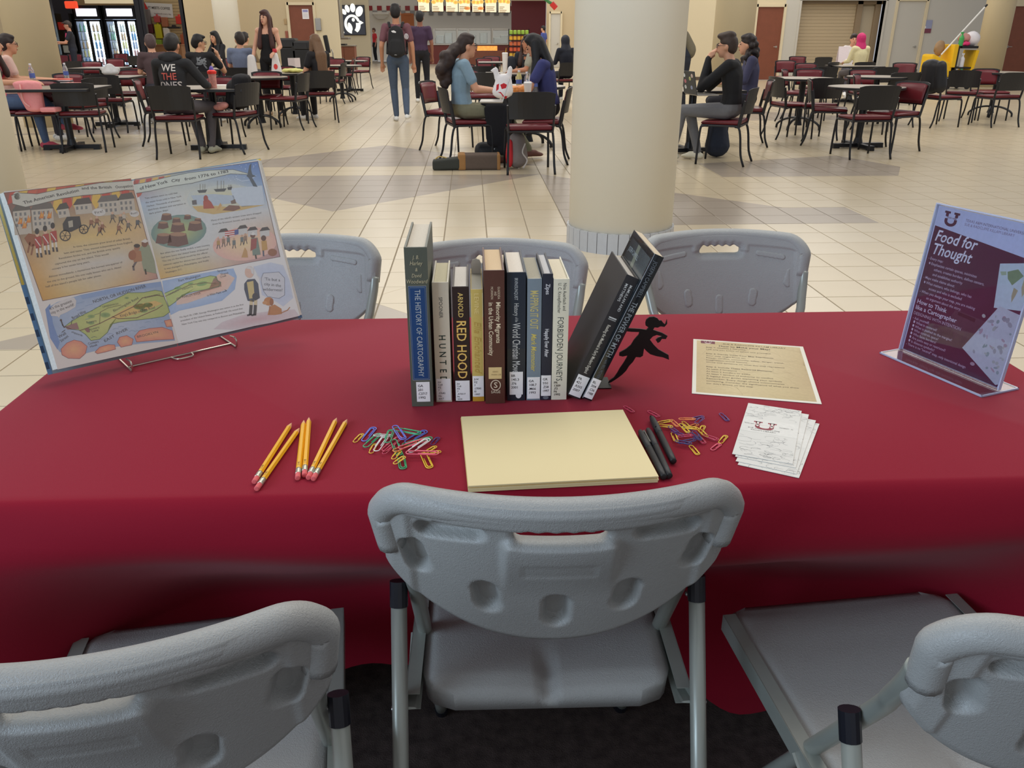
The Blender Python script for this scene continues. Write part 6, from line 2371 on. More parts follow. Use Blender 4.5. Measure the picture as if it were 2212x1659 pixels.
def chair_back():
    NU, NV = 132, 84
    us = [math.sin((k / NU - 0.5) * PI) * 0.35 + (k / NU * 2 - 1) * 0.65 for k in range(NU + 1)]
    bm = B()
    G = {}
    pos = []
    for u in us:
        x = u * W2 * 0.9995
        zt, zb = z_top(x), z_bot(x)
        pos.append([[x, zb + (zt - zb) * (j / NV)] for j in range(NV + 1)])
    keep = {}
    for i in range(NU):
        for j in range(NV):
            cx = (pos[i][j][0] + pos[i + 1][j + 1][0]) / 2
            cz = (pos[i][j][1] + pos[i + 1][j + 1][1]) / 2
            keep[i, j] = handle_sdf(cx, cz) > 0
    # pull the rim of the hand hold onto its outline
    for i in range(NU + 1):
        for j in range(NV + 1):
            nb = [keep[a, b] for a in (i - 1, i) for b in (j - 1, j) if (a, b) in keep]
            if any(nb) and not all(nb):
                x, z = pos[i][j]
                for _ in range(4):
                    s = handle_sdf(x, z)
                    gx = (handle_sdf(x + 1e-4, z) - handle_sdf(x - 1e-4, z)) / 2e-4
                    gz = (handle_sdf(x, z + 1e-4) - handle_sdf(x, z - 1e-4)) / 2e-4
                    g2 = gx * gx + gz * gz
                    if g2 < 1e-6:
                        break
                    x, z = x - s * gx / g2, z - s * gz / g2
                pos[i][j] = [x, z]
    T = 0.0125
    fr, bk = {}, {}
    for i in range(NU + 1):
        for j in range(NV + 1):
            x, z = pos[i][j]
            y = y_mid(x, z)
            e = min(z_top(x) - z, (z - z_bot(x)), (W2 - abs(x)) * 0.9 + 0.001)
            rim = 0.006 * (1 - sstep(0.0, 0.010, e))
            fr[i, j] = bm.verts.new((x, y + T - rim - d_front(x, z), z))
            et = min(z_top(x) - z, (W2 - abs(x)))
            thick = 0.0135 * (1 - sstep(0.030, 0.043, ZT - z if abs(x) < 0.15 else et)) * (1 - 0.6 * sstep(0.12, 0.2, abs(x)))
            bk[i, j] = bm.verts.new((x, y - T - thick + rim + d_back(x, z), z))
    for (i, j), k in keep.items():
        if k:
            bm.faces.new((fr[i, j], fr[i + 1, j], fr[i + 1, j + 1], fr[i, j + 1]))
            bm.faces.new((bk[i, j + 1], bk[i + 1, j + 1], bk[i + 1, j], bk[i, j]))

    def bridge(a, b):
        bm.faces.new((fr[a], fr[b], bk[b], bk[a]))
    for (i, j), k in keep.items():
        if not k:
            continue
        for a, b, nb in (((i, j), (i + 1, j), (i, j - 1)), ((i + 1, j), (i + 1, j + 1), (i + 1, j)), ((i + 1, j + 1), (i, j + 1), (i, j + 1)), ((i, j + 1), (i, j), (i - 1, j))):
            if not keep.get(nb, False):
                bridge(a, b)
    for d in (fr, bk):
        for v in d.values():
            if not v.link_faces:
                bm.verts.remove(v)
    # thick rolled edge over the top and round the tubes at both sides
    path = []
    for s in range(-30, 31):
        u = s / 30
        x = W2 * 0.985 * math.sin(u * PI / 2) if abs(u) < 1 else W2 * 0.985 * (1 if u > 0 else -1)
        path.append((x, z_top(x) - 0.013))
    left = [(-W2 * 0.985 + 0.0015 * k, z_top(W2 * 0.985) - 0.013 - 0.011 * k) for k in range(5, 0, -1)]
    right = [(-a, b) for a, b in left[::-1]]
    pts = [(x, y_mid(x, z) - 0.007, z) for x, z in left + path + right]
    tube(bm, pts, 0.0184, 14, True, False, 1.0)
    return bm


def folding_chair(label, loc, rz):
    t = thing('folding_chair', label, 'chair', loc, rz, 'grey folding chairs at the red table')
    obj('backrest', chair_back(), M_CHAIR, t, True)
    # seat
    bm = B()
    NX, NY = 44, 34
    top, bot = {}, {}
    for i in range(NX + 1):
        for j in range(NY + 1):
            u, v = i / NX * 2 - 1, j / NY
            hw = 0.184 + 0.018 * v
            # round corners of the outline
            cr = 0.045
            y = -0.035 + 0.435 * v
            x = u * hw
            ex = max(0.0, abs(x) - (hw - cr))
            for yy, sg_ in ((-0.035, 1), (0.40, -1)):
                dy = (y - yy) * sg_
                if dy < cr and ex > 0:
                    lim = hw - cr + math.sqrt(max(0.0, cr * cr - (cr - dy) ** 2))
                    x = math.copysign(min(abs(x), lim), x)
            z = 0.447
            z -= 0.010 * (1 - (abs(u)) ** 2) * sstep(0.05, 0.35, v) * (1 - sstep(0.75, 1.0, v))
            z -= 0.012 * sstep(0.90, 1.0, v) * (0.4 + 0.6 * u * u) + 0.008 * (1 - u * u) * sstep(0.8, 0.97, v)
            z -= 0.012 * (1 - sstep(0.0, 0.07, v))
            z -= 0.012 * math.exp(-(x / 0.013) ** 4) * (1 - sstep(0.10, 0.26, v))
            z -= 0.005 * math.exp(-(x / 0.05) ** 2) * (1 - sstep(0.2, 0.5, v))
            z -= 0.008 * sstep(0.88, 1.0, abs(u))
            top[i, j] = bm.verts.new((x, y, z))
            bot[i, j] = bm.verts.new((x * 0.985, y, 0.404 + 0.012 * sstep(0.05, 0.2, v) - 0.014 * sstep(0.86, 1.0, v)))
    for i in range(NX):
        for j in range(NY):
            bm.faces.new((top[i, j], top[i + 1, j], top[i + 1, j + 1], top[i, j + 1]))
            bm.faces.new((bot[i, j + 1], bot[i + 1, j + 1], bot[i + 1, j], bot[i, j]))
    for i in range(NX):
        for j in (0, NY):
            bm.faces.new((top[i, j], top[i + 1, j], bot[i + 1, j], bot[i, j]))
    for j in range(NY):
        for i in (0, NX):
            bm.faces.new((top[i, j], top[i, j + 1], bot[i, j + 1], bot[i, j]))
    bmesh.ops.remove_doubles(bm, verts=bm.verts, dist=1e-5)
    obj('seat', bm, M_CHAIR, t, True)
    for s in (-1, 1):
        # back upright that runs on as the front leg
        bm = B()
        tube(bm, smooth_path([(s * 0.2125, -0.078, 0.745), (s * 0.2085, -0.064, 0.712), (s * 0.199, -0.036, 0.665), (s * 0.190, 0.004, 0.60), (s * 0.190, 0.19, 0.295), (s * 0.190, 0.362, 0.01)], 6), 0.0115, 14)
        fl = obj('front_leg', bm, M_TUBE, t, True)
        bm = B()
        tube(bm, [(s * 0.190, 0.354, 0.024), (s * 0.190, 0.366, 0.0)], 0.0135, 12)
        obj('foot_cap', bm, M_CAPB, fl)
        bm = B()
        tube(bm, [(s * 0.2135, 0.0, 0.588), (s * 0.2135, -0.245, 0.01)], 0.0115, 14)
        rl = obj('rear_leg', bm, M_TUBE, t, True)
        bm = B()
        tube(bm, [(s * 0.2135, 0.008, 0.606), (s * 0.2135, -0.006, 0.572)], 0.0128, 14)
        obj('tube_cap', bm, M_CAPB, rl)
        bm = B()
        tube(bm, [(s * 0.2135, -0.24, 0.022), (s * 0.2135, -0.249, 0.0)], 0.0135, 12)
        obj('foot_cap', bm, M_CAPB, rl)
        # folded channel under the seat edge
        bm = B()
        y0, y1 = -0.045, 0.372
        x0 = s * 0.1865
        x1 = s * 0.207
        a, b = sorted((x0, x1))
        for z0, z1 in ((0.446, 0.4475), (0.418, 0.4195)):
            box(bm, a, b, y0, y1, z0, z1)
        q = s * 0.2062
        c_, d_ = sorted((q, q + s * 0.0014))
        box(bm, c_, d_, y0, y1, 0.418, 0.4475)
        obj('seat_rail', bm, M_TUBE, t)
        # link plate between rear leg and seat rail
        bm = B()
        tube(bm, [(s * 0.2015, 0.105, 0.432), (s * 0.2015, 0.03, 0.40), (s * 0.2015, -0.06, 0.435)], 0.011, 8, True, False, 0.18)
        lk = obj('link_plate', bm, M_TUBE, t)
        for y, z, x in ((0.02, 0.565, 0.2055), (0.105, 0.432, 0.2045), (-0.06, 0.435, 0.2245), (-0.098, 0.772, 0.2135), (-0.094, 0.752, 0.2135)):
            bm = B()
            ellipsoid(bm, (s * x, y, z), (0.003 if z < 0.7 else 0.0042, 0.0056 if z < 0.7 else 0.003, 0.0042), 1)
            obj('rivet', bm, M_RIVET, lk, True)
    bm = B()
    tube(bm, [(-0.2135, -0.17, 0.19), (0.2135, -0.17, 0.19)], 0.008, 10)
    tube(bm, [(-0.190, 0.30, 0.112), (0.190, 0.30, 0.112)], 0.008, 10)
    obj('stretcher', bm, M_TUBE, t)
    return t


fc = folding_chair('grey folding chair in the middle, its whole back seen, pushed to the red table', (0.098, 0.952, 0.001), math.radians(-1.0))
for label, loc, rz in (
        ('grey folding chair at the lower left, its back cut by the photo edge', (-0.380, 0.712, 0.001), 8.0),
        ('bluish grey folding chair at the lower right, only its left part in view', (0.636, 0.708, 0.001), 5.0),
        ('folding chair on the far side of the table beside the open picture book', (-0.468, 1.985, 0.0), 181.0),
        ('folding chair on the far side of the table behind the row of books', (0.055, 1.905, 0.0), 178.5),
        ('folding chair on the far side of the table behind the instruction sheet', (0.664, 1.985, 0.0), 181.0)):
    o = copy_tree(fc)
    o['label'] = label
    o.location = loc
    o.rotation_euler = (0, 0, math.radians(rz))
# ------------------------------------------------------------------ cafe chairs and tables
M_SHELL = mat('black_chair_shell', (38, 38, 40), rough=0.38, var=0.05)
M_LEG = mat('black_chair_leg', (30, 31, 34), rough=0.35, metal=0.2)
M_VINYL = mat('maroon_vinyl', (110, 34, 42), rough=0.32, spec=0.55, var=0.06)


def back_curve(x, z):
    return -0.205 - 0.17 * (z - 0.48) - 0.045 * (1 - (x / 0.24) ** 2)


def panel(bm, xw0, xw1, z0, z1, t0, t1, nx=10, nz=5, r=0.0):
    """curved slab between two offsets from the curved back"""
    g = {}
    for i in range(nx + 1):
        for j in range(nz + 1):
            z = z0 + (z1 - z0) * j / nz
            w = xw0 + (xw1 - xw0) * j / nz
            u = i / nx * 2 - 1
            zz = z - (0.02 * u ** 6 if j == nz else 0.0)
            x = u * w
            for k, t in enumerate((t0, t1)):
                g[i, j, k] = bm.verts.new((x, back_curve(x, zz) + t, zz))
    for i in range(nx):
        for j in range(nz):
            bm.faces.new((g[i, j, 0], g[i + 1, j, 0], g[i + 1, j + 1, 0], g[i, j + 1, 0]))
            bm.faces.new((g[i, j + 1, 1], g[i + 1, j + 1, 1], g[i + 1, j, 1], g[i, j, 1]))
    for i in range(nx):
        for j in (0, nz):
            bm.faces.new((g[i, j, 0], g[i, j, 1], g[i + 1, j, 1], g[i + 1, j, 0]))
    for j in range(nz):
        for i in (0, nx):
            bm.faces.new((g[i, j, 0], g[i, j + 1, 0], g[i, j + 1, 1], g[i, j, 1]))


def cafe_chair():
    t = thing('cafe_chair', 'x', 'chair', (0, 0, 0), 0, 'cafe chairs in the food hall')
    bm = B()
    vs = box(bm, -0.225, 0.225, -0.20, 0.225, 0.43, 0.475, 0.018)
    for v in vs:
        if v.co.z > 0.45:
            v.co.z += 0.012 * (1 - (v.co.x / 0.23) ** 2) - 0.02 * max(0, (v.co.y - 0.15) / 0.08)
    obj('seat_cushion', bm, M_VINYL, t, True)
    bm = B()
    box(bm, -0.232, 0.232, -0.21, 0.222, 0.408, 0.43, 0.008)
    obj('seat_pan', bm, M_SHELL, t)
    bm = B()
    panel(bm, 0.226, 0.243, 0.545, 0.81, -0.012, 0.0)
    for s in (-1, 1):
        tube(bm, [(s * 0.226, -0.19, 0.41), (s * 0.232, -0.20, 0.48), (s * 0.236, -0.222, 0.60), (s * 0.24, -0.24, 0.68)], 0.019, 8, True, False, 0.6)
    obj('backrest', bm, M_SHELL, t, False)
    bm = B()
    panel(bm, 0.198, 0.212, 0.56, 0.79, 0.001, 0.018, 8, 4)
    obj('back_pad', bm, M_VINYL, t, True)
    for s in (-1, 1):
        for path in ([(s * 0.222, 0.14, 0.415), (s * 0.225, 0.20, 0.412), (s * 0.23, 0.222, 0.38), (s * 0.236, 0.232, 0.2), (s * 0.238, 0.24, 0.0)], [(s * 0.224, -0.15, 0.415), (s * 0.228, -0.195, 0.40), (s * 0.234, -0.222, 0.3), (s * 0.24, -0.245, 0.12), (s * 0.246, -0.29, 0.0)]):
            bm = B()
            tube(bm, smooth_path(path, 3), 0.0125, 8)
            obj('leg', bm, M_LEG, t, True)
    return t


M_LAM = mat('grey_laminate', (170, 160, 146), rough=0.28, var=0.06, scale=60)
M_EDGE = mat('black_table_edge', (32, 31, 33), rough=0.4)


def cafe_table(kind, d=0.92):
    t = thing('cafe_table', 'x', 'table', (0, 0, 0), 0, 'cafe tables in the food hall')
    bm = B()
    if kind != 'square':
        lathe(bm, [(d / 2 - 0.006, 0.712), (d / 2 - 0.006, 0.742)], 40)
    else:
        box(bm, -d / 2 + 0.006, d / 2 - 0.006, -d / 2 + 0.006, d / 2 - 0.006, 0.712, 0.742)
    obj('table_top', bm, M_LAM, t)
    bm = B()
    if kind != 'square':
        lathe(bm, [(d / 2 - 0.02, 0.708), (d / 2, 0.713), (d / 2, 0.734), (d / 2 - 0.008, 0.7405)], 40)
    else:
        box(bm, -d / 2, d / 2, -d / 2, d / 2, 0.709, 0.7405, 0.006)
    obj('table_edge', bm, M_EDGE, t)
    bm = B()
    lathe(bm, [(0.2, 0.7085), (0.2, 0.7), (0.045, 0.69), (0.042, 0.13), (0.06, 0.06)], 16)
    obj('column', bm, M_LEG, t)
    for k in range(4):
        a = PI / 2 * k + (PI / 4 if kind == 'round' else 0)
        bm = B()
        M4 = Matrix.Rotation(a, 4, 'Z')
        if kind == 'round':
            vs = tube(bm, smooth_path([(0.02, 0, 0.17), (0.12, 0, 0.165), (0.24, 0, 0.13), (0.33, 0, 0.07), (0.345, 0, 0.005)], 4), 0.022, 8, True, False, 0.75)
        else:
            vs = box(bm, 0.0, 0.34, -0.035, 0.035, 0.012, 0.06, 0.006)
            vs += box(bm, 0.26, 0.34, -0.036, 0.036, 0.0, 0.02)
        for v in bm.verts:
            v.co = M4 @ v.co
        obj('foot', bm, M_LEG, t)
    return t


CH0 = cafe_chair()
TAB = {k: cafe_table(k) for k in ('round', 'square', 'roundcross')}
USED = set()


def put(proto, label, x, y, rz, group=None):
    o = proto if proto.name not in USED else copy_tree(proto)
    USED.add(proto.name)
    o.location = (x, y, 0.0)
    o.rotation_euler = (0, 0, math.radians(rz))
    o['label'] = label
    if group:
        o['group'] = group
    return o


def chair(label, px, py, rz, z=0.80, Y=None):
    p = at(px, py, z) if Y is None else at_y(px, py, Y)
    a = math.radians(rz)
    return put(CH0, label, p.x - math.sin(a) * 0.31, p.y + math.cos(a) * 0.31, rz)


def table(label, p, kind='round', rz=0):
    return put(TAB[kind], label, p.x, p.y, rz)


# left group
table('cafe table holding the water bottles and the notebooks on the left', at(158, 323), 'square', 4)
chair('black backed cafe chair in front of the table with the water bottles', 152, 181, 10)
chair('cafe chair seen edge-on at the right end of the water bottle table', 210, 169, 72)
chair('maroon cafe chair behind the water bottle table, under the beige column', 150, 159, 178)
pinkseat = put(CH0, 'cafe chair under the person in the pink shirt', at(27, 320).x, at(27, 320).y, -84)
table('cafe table with the red topped shaker cup', at(474, 323), 'square', 3)
hoodseat = chair('black cafe chair of the person in the black lettered hoodie', 360, 187, 2)
chair('cafe chair standing edge-on to the left of the hoodie wearer', 287, 173, -78)
chair('cafe chair with the black backpack and jacket hung on it', 541, 180, 68)
chair('maroon cafe chair behind the red topped shaker cup', 478, 166, 176)
table('cafe table behind the black backpack, under the empty maroon chair back', at(568, 274), 'round', 20)
chair('maroon backed cafe chair in front of the standing woman in black', 577, 155, 180)
chair('cafe chair side-on, its maroon seat pointing left, below the long haired girl', 662, 159, 78)
table('cafe table with the yellow food wrapper beside the long haired girl', at(630, 157, 0.74), 'round')
girlseat = chair('black backed cafe chair the long haired girl sits on', 690, 154, 14)
chair('maroon cafe chair behind the yellow food wrapper', 612, 143, 175)
table('cafe table with the crumpled clear plastic bag', at(236, 165, 0.74), 'square')
chair('black cafe chair before the table with the crumpled plastic bag', 215, 163, 3)
chair('maroon cafe chair right of the crumpled plastic bag', 287, 151, 178)
chair('black cafe chair half hidden left of the crumpled plastic bag', 162, 133, 8)
table('cafe table behind the crumpled plastic bag', at(218, 146, 0.74), 'square')
chair('maroon cafe chair under the blue lit cooler, nearest row', 200, 133, 176)
chair('maroon cafe chair under the white lit cooler, nearest row', 250, 127, 178)
chair('maroon cafe chair by the foot of the shop worker', 163, 117, 174)
chair('maroon cafe chair just right of the wide beige column on the left', 132, 119, 182)
chair('maroon cafe chair in the last row below the white lit cooler', 262, 116, 178)
chair('black cafe chair below the dark shop frame', 292, 121, 4)
tg = table('cafe table of the man in the blue grey shirt', at(474, 148, 0.74), 'round')
blueseat = chair('black cafe chair of the man in the blue grey shirt', 512, 138, 0, Y=15.6)
teeseat = chair('black cafe chair of the man in the black printed tee', 424, 136, 4, Y=13.7)
chair('maroon cafe chair between the shaker cup and the man in blue grey', 506, 145, 178)
chair('maroon cafe chair at the white paper cup', 488, 126, 178)
table('cafe table at the aisle, right of the long haired girl', at(735, 141, 0.74), 'round')
chair('cafe chair side-on by the aisle, first of the three near the walking man', 747, 136, 84)
chair('maroon cafe chair by the aisle, second of the three near the walking man', 767, 128, 104)
chair('maroon cafe chair by the aisle, third and farthest of the three', 787, 123, 150)
chair('maroon cafe chair behind the long haired girl, facing this way', 703, 123, 178)
chair('maroon cafe chair below the wood cabinet', 726, 127, 176)
table('pale cafe table below the wood cabinet', at(752, 131, 0.74), 'square')
# centre
table('cafe table between the woman in light blue and the girl in blue', at(1142, 316), 'round', 8)
lbseat = chair('cafe chair of the woman in the light blue shirt', 948, 190, -78)
chair('black backed cafe chair in front of the white take-out bag', 1150, 201, 2)
bgseat = chair('maroon cafe chair of the girl in the blue shirt', 1236, 189, 82)
chair('empty maroon cafe chair behind the woman in the light blue shirt', 915, 176, -112)
table('cafe table with the tall cups behind the take-out bag', at(1108, 158, 0.74), 'square')
chair('black cafe chair with its back to the take-out bag, left of it', 1047, 158, 2)
chair('maroon cafe chair just right of the light blue shirt shoulder', 1010, 152, -122)
greyseat = chair('cafe chair of the boy in the grey shirt', 1180, 150, 80)
chair('black cafe chair in the row before the food counter', 1045, 144, 5)
chair('maroon cafe chair before the food counter, near the tall cups', 1043, 126, -150)
chair('maroon cafe chair at the face of the woman in light blue', 1004, 140, -130)
chair('maroon cafe chair farthest from here before the food counter', 1062, 122, 178)
table('cafe table before the food counter', at(1074, 134, 0.74), 'square')
chair('cafe chair of the person in the black head scarf', 1234, 136, 20)
# right of the big column
table('cafe table holding the sticker covered laptop', at(1487, 330), 'square', 10)
manseat = chair('black cafe chair of the man in the black pullover', 1637, 191, 62)
curlseat = chair('cafe chair of the curly haired woman', 1672, 178, 78, Y=10.9)
table('round cafe table nearest on the right, with a flat cross foot', at(1851, 319), 'roundcross', 6)
chair('black backed cafe chair nearest on the right, before the cross footed table', 1908, 187, 2)
chair('maroon cafe chair at the right of the cross footed table', 1978, 177, 116)
chair('maroon cafe chair at the left of the cross footed table', 1745, 172, -112)
table('round cafe table with arched feet behind the curly haired woman', at(1722, 279), 'round', 0)
chair('black cafe chair behind the cross footed table', 1792, 170, 4)
chair('cafe chair with its maroon seat toward the arched foot table', 1671, 167, -84)
table('round cafe table in the third row on the right', at(1896, 165, 0.74), 'round')
chair('black cafe chair in front of the third row table on the right', 1962, 158, 2)
chair('maroon cafe chair left of the third row table on the right', 1845, 161, -124)
chair('maroon cafe chair behind the third row table on the right', 1862, 150, 178)
chair('black cafe chair behind the arched foot table, middle of its row', 1786, 146, 2)
chair('maroon cafe chair near the curly hair, fourth row', 1690, 151, -120)
chair('maroon cafe chair first in the row before the rolling shutter', 1696, 131, 176)
chair('maroon cafe chair second in the row before the rolling shutter', 1740, 137, 178)
chair('maroon cafe chair in the last row before the rolling shutter', 1722, 122, 178)
chair('black cafe chair in the last row before the rolling shutter', 1782, 124, 4)
table('cafe table of the two women by the rolling shutter', at(1846, 142, 0.74), 'square')
scarfseat = chair('black cafe chair of the woman in the pink head scarf', 1872, 135, 6)
chair('black cafe chair left of the women at the rolling shutter', 1806, 135, 40)
chair('maroon cafe chair under the grey door', 1956, 136, 150)
chair('black cafe chair under the grey wall, right of the two women', 1918, 146, 4)
chair('maroon cafe chair behind the black chair back at the arched foot table', 1748, 149, 170)
table('round cafe table with arched feet at the right photo edge', at(2137, 251), 'round', 10)
chair('black cafe chair turned aside, left of the right edge table', 2085, 153, -36)
chair('black cafe chair cut by the right photo edge', 2200, 158, 8)
chair('maroon cafe chair behind the right edge table', 2127, 149, 178)
jkseat = chair('cafe chair hung with a black jacket near the cleaning cart', 2004, 157, -78)
# ------------------------------------------------------------------ people
SIT = dict(pelvis=(0, -0.06, 0.575), waist=(0, -0.07, 0.74), chest=(0, -0.06, 0.93), neck=(0, -0.04, 1.085), head=(0, 0.015, 1.215),
           sh=(0.165, -0.05, 1.04), el=(0.215, 0.02, 0.80), wr=(0.16, 0.25, 0.775), hip=(0.09, -0.03, 0.56), kn=(0.11, 0.40, 0.545), an=(0.11, 0.38, 0.09), toe=(0.02, 0.17))
STAND = dict(pelvis=(0, 0, 0.95), waist=(0, 0.005, 1.11), chest=(0, 0, 1.29), neck=(0, 0.0, 1.445), head=(0, 0.025, 1.605),
             sh=(0.17, -0.01, 1.405), el=(0.225, -0.03, 1.13), wr=(0.225, 0.05, 0.885), hip=(0.09, 0, 0.92), kn=(0.10, 0.03, 0.50), an=(0.10, -0.02, 0.08), toe=(0.03, 0.17))
DRAPE = []


def V(*a):
    return Vector(a)


def person(label, x, y, rz, pose='sit', skin=(214, 160, 128), top=(90, 90, 100), bottom=(60, 66, 84), shoe=(230, 230, 226), hair=(30, 26, 26), style='short', sleeve='short', L=None, R=None, head_yaw=0.0, head_tilt=0.0, scale=1.0, voxel=0.013, lean=0.0, glasses=False, female=False, bare_legs=False, z=0.0, **over):
    """L and R override joints of the left (x < 0) and right side; style picks the hair"""
    base = dict(SIT if pose == 'sit' else STAND)
    base.update(over)
    t = thing('person', label, 'person', (x, y, z), math.radians(rz))
    t.scale = (scale,) * 3
    nm = label[:26]
    ms = [mat('skin_%d_%d_%d' % skin, skin, rough=0.5, var=0.04, scale=25), mat('cloth_%d_%d_%d' % top, top, rough=0.85, var=0.10, scale=28), mat('trousers_%d_%d_%d' % bottom, bottom, rough=0.85, var=0.12, scale=34), mat('shoe_%d_%d_%d' % shoe, shoe, rough=0.6)]
    b = {k: Vector(v) for k, v in base.items() if len(v) == 3}
    toe = base['toe']
    hips_y = b['pelvis'].y
    if lean:
        for k in ('waist', 'chest', 'neck', 'head', 'sh', 'el', 'wr'):
            h = b[k].z - b['pelvis'].z
            b[k] = b[k] + V(0, lean * h, -abs(lean) * lean * h * 0.3)
    P_ = []
    w = 0.90 if female else 1.0
    P_.append((2 if pose != 'dress' else 1, [(b['pelvis'], (0.165, 0.125, 0.10)), (b['pelvis'] + V(0, 0, 0.06), (0.155, 0.115, 0.08))]))
    P_.append((1, [(b['pelvis'] + V(0, 0, 0.07), (0.158, 0.118, 0.07)), (b['waist'], (0.140 * w, 0.105, 0.09))]))
    P_.append((1, [(b['waist'], (0.140 * w, 0.105, 0.09)), (b['chest'], (0.165 * w, 0.118, 0.12))]))
    P_.append((0 if sleeve == 'none' else 1, [(b['chest'] + V(0, 0, 0.06), (0.142 * w, 0.100, 0.09)), (b['neck'] - V(0, 0.005, 0.035), (0.09, 0.07, 0.045))]))
    # head, turned on the neck
    H = b['head']
    RH = Matrix.Rotation(math.radians(head_yaw), 3, 'Z') @ Matrix.Rotation(math.radians(head_tilt), 3, 'X')

    def hd(p):
        return H + RH @ Vector(p)
    P_.append((0, [(b['neck'] - V(0, 0.0, 0.04), (0.06, 0.058, 0.05)), (hd((0, -0.02, -0.06)), (0.054, 0.056, 0.05))]))
    P_.append((0, [(hd((0, -0.012, 0.02)), (0.077, 0.094, 0.098)), (hd((0, 0.025, -0.055)), (0.052, 0.062, 0.055))]))
    P_.append((0, [(hd((0, 0.045, -0.085)), (0.030, 0.034, 0.030)), (hd((0, 0.03, -0.05)), (0.05, 0.055, 0.05))]))
    P_.append((0, [(hd((0, 0.088, 0.012)), (0.009, 0.012, 0.012)), (hd((0, 0.103, -0.018)), (0.015, 0.014, 0.012))]))
    for s in (-1, 1):
        P_.append((0, [(hd((s * 0.076, -0.008, -0.004)), (0.013, 0.022, 0.032)), (hd((s * 0.07, -0.004, -0.02)), (0.012, 0.016, 0.02))]))
        o = dict((L if s < 0 else R) or {})

        def j(k):
            if k in o:
                return Vector(o[k])
            v = b[k]
            return V(s * v.x * (w if k in ('sh', 'el', 'wr') else 1), v.y, v.z)
        sh, el, wr, hip, kn, an = (j(k) for k in ('sh', 'el', 'wr', 'hip', 'kn', 'an'))
        bl = sleeve == 'none'
        P_.append((0 if bl else 1, [(sh, (0.06, 0.062, 0.058)), (b['chest'] + V(s * 0.06, 0, 0.10), (0.07, 0.08, 0.06))]))
        if sleeve == 'long':
            P_.append((1, [(sh, 0.06), (el, 0.05)]))
            P_.append((1, [(el, 0.05), (wr, 0.036)]))
        else:
            m_ = sh.lerp(el, 0.62)
            if not bl:
                P_.append((1, [(sh, 0.062), (m_, 0.060)]))
            P_.append((0, [(sh, 0.048), (el, 0.040)]))
            P_.append((0, [(el, 0.040), (wr, 0.027)]))
        d = (wr - el).normalized()
        hd_ = o.get('hand')
        if hd_ is not None:
            d = Vector(hd_).normalized()
        side = d.cross(V(0, 0, 1))
        side = side.normalized() if side.length > 0.2 else V(1, 0, 0)
        nrm_ = side.cross(d).normalized()
        if nrm_.z > 0:
            nrm_ = -nrm_
        P_.append((0, [(wr, (0.026, 0.026, 0.024)), (wr + d * 0.065, (0.034, 0.034, 0.022))]))
        for q in range(4):
            off = side * (q - 1.5) * 0.0185
            ln = (0.062, 0.074, 0.070, 0.054)[q]
            a0 = wr + d * 0.078 + off
            a1 = a0 + d * ln * 0.5 + nrm_ * ln * 0.12
            a2 = a1 + d * ln * 0.42 + nrm_ * ln * 0.42
            P_.append((0, [(a0, 0.0098), (a1, 0.0092)]))
            P_.append((0, [(a1, 0.0092), (a2, 0.0082)]))
        ts = side * (-s)
        P_.append((0, [(wr + d * 0.03 + ts * 0.026, 0.012), (wr + d * 0.075 + ts * 0.050 + nrm_ * 0.012, 0.0098)]))
        # legs
        lm = 0 if bare_legs else 2
        P_.append((2, [(hip, (0.092, 0.092, 0.088)), (hip.lerp(kn, 0.5), 0.078)]))
        P_.append((2, [(hip.lerp(kn, 0.5), 0.078), (kn, 0.062)]))
        P_.append((lm, [(kn, 0.062), (kn.lerp(an, 0.35), 0.060)]))
        P_.append((lm, [(kn.lerp(an, 0.35), 0.060), (an + V(0, 0, 0.02), 0.046)]))
        tx, ty = o.get('toe', (s * toe[0], toe[1]))
        P_.append((3, [(an + V(0, -0.035, -0.045), (0.040, 0.046, 0.038)), (an + V(tx * 0.5, ty * 0.45, -0.04), (0.042, 0.05, 0.04))]))
        P_.append((3, [(an + V(tx * 0.5, ty * 0.45, -0.045), (0.043, 0.05, 0.036)), (an + V(tx, ty * 0.9, -0.06), (0.040, 0.042, 0.022))]))
    body = blob('body', P_, ms, t, voxel, 3)
    # hair
    mh = mat('hair_%d_%d_%d' % hair, hair, rough=0.55, var=0.35, scale=90, bump=0.5, bscale=200)
    hp = [(0, [(hd((0, -0.022, 0.045)), (0.088, 0.100, 0.088)), (hd((0, -0.055, 0.0)), (0.080, 0.066, 0.085))]),
          (0, [(hd((0, 0.05, 0.092)), (0.062, 0.036, 0.03)), (hd((0, -0.02, 0.10)), (0.07, 0.07, 0.045))])]
    if style == 'tall':
        hp.append((0, [(hd((0.01, 0.075, 0.105)), (0.06, 0.036, 0.032)), (hd((0, -0.02, 0.115)), (0.078, 0.075, 0.045))]))
    if style in ('long', 'verylong', 'wavy'):
        dn = {'long': 0.30, 'verylong': 0.46, 'wavy': 0.40}[style]
        hp.append((0, [(hd((0, -0.065, 0.0)), (0.092, 0.055, 0.08)), (b['neck'] + V(0, -0.09, -0.06), (0.10, 0.045, 0.08))]))
        hp.append((0, [(b['neck'] + V(0, -0.09, -0.05), (0.11, 0.045, 0.08)), (b['neck'] + V(0, -0.11 + lean * -0.1, 0.08 - dn), (0.085, 0.035, 0.08))]))
        for s in (-1, 1):
            hp.append((0, [(hd((s * 0.078, -0.01, 0.01)), (0.022, 0.05, 0.07)), (b['neck'] + V(s * 0.085, 0.05, -0.06), (0.035, 0.045, 0.07))]))
            hp.append((0, [(b['neck'] + V(s * 0.085, 0.055, -0.04), (0.038, 0.05, 0.07)), (b['neck'] + V(s * 0.115, 0.10, 0.12 - dn), (0.045, 0.04, 0.07))]))
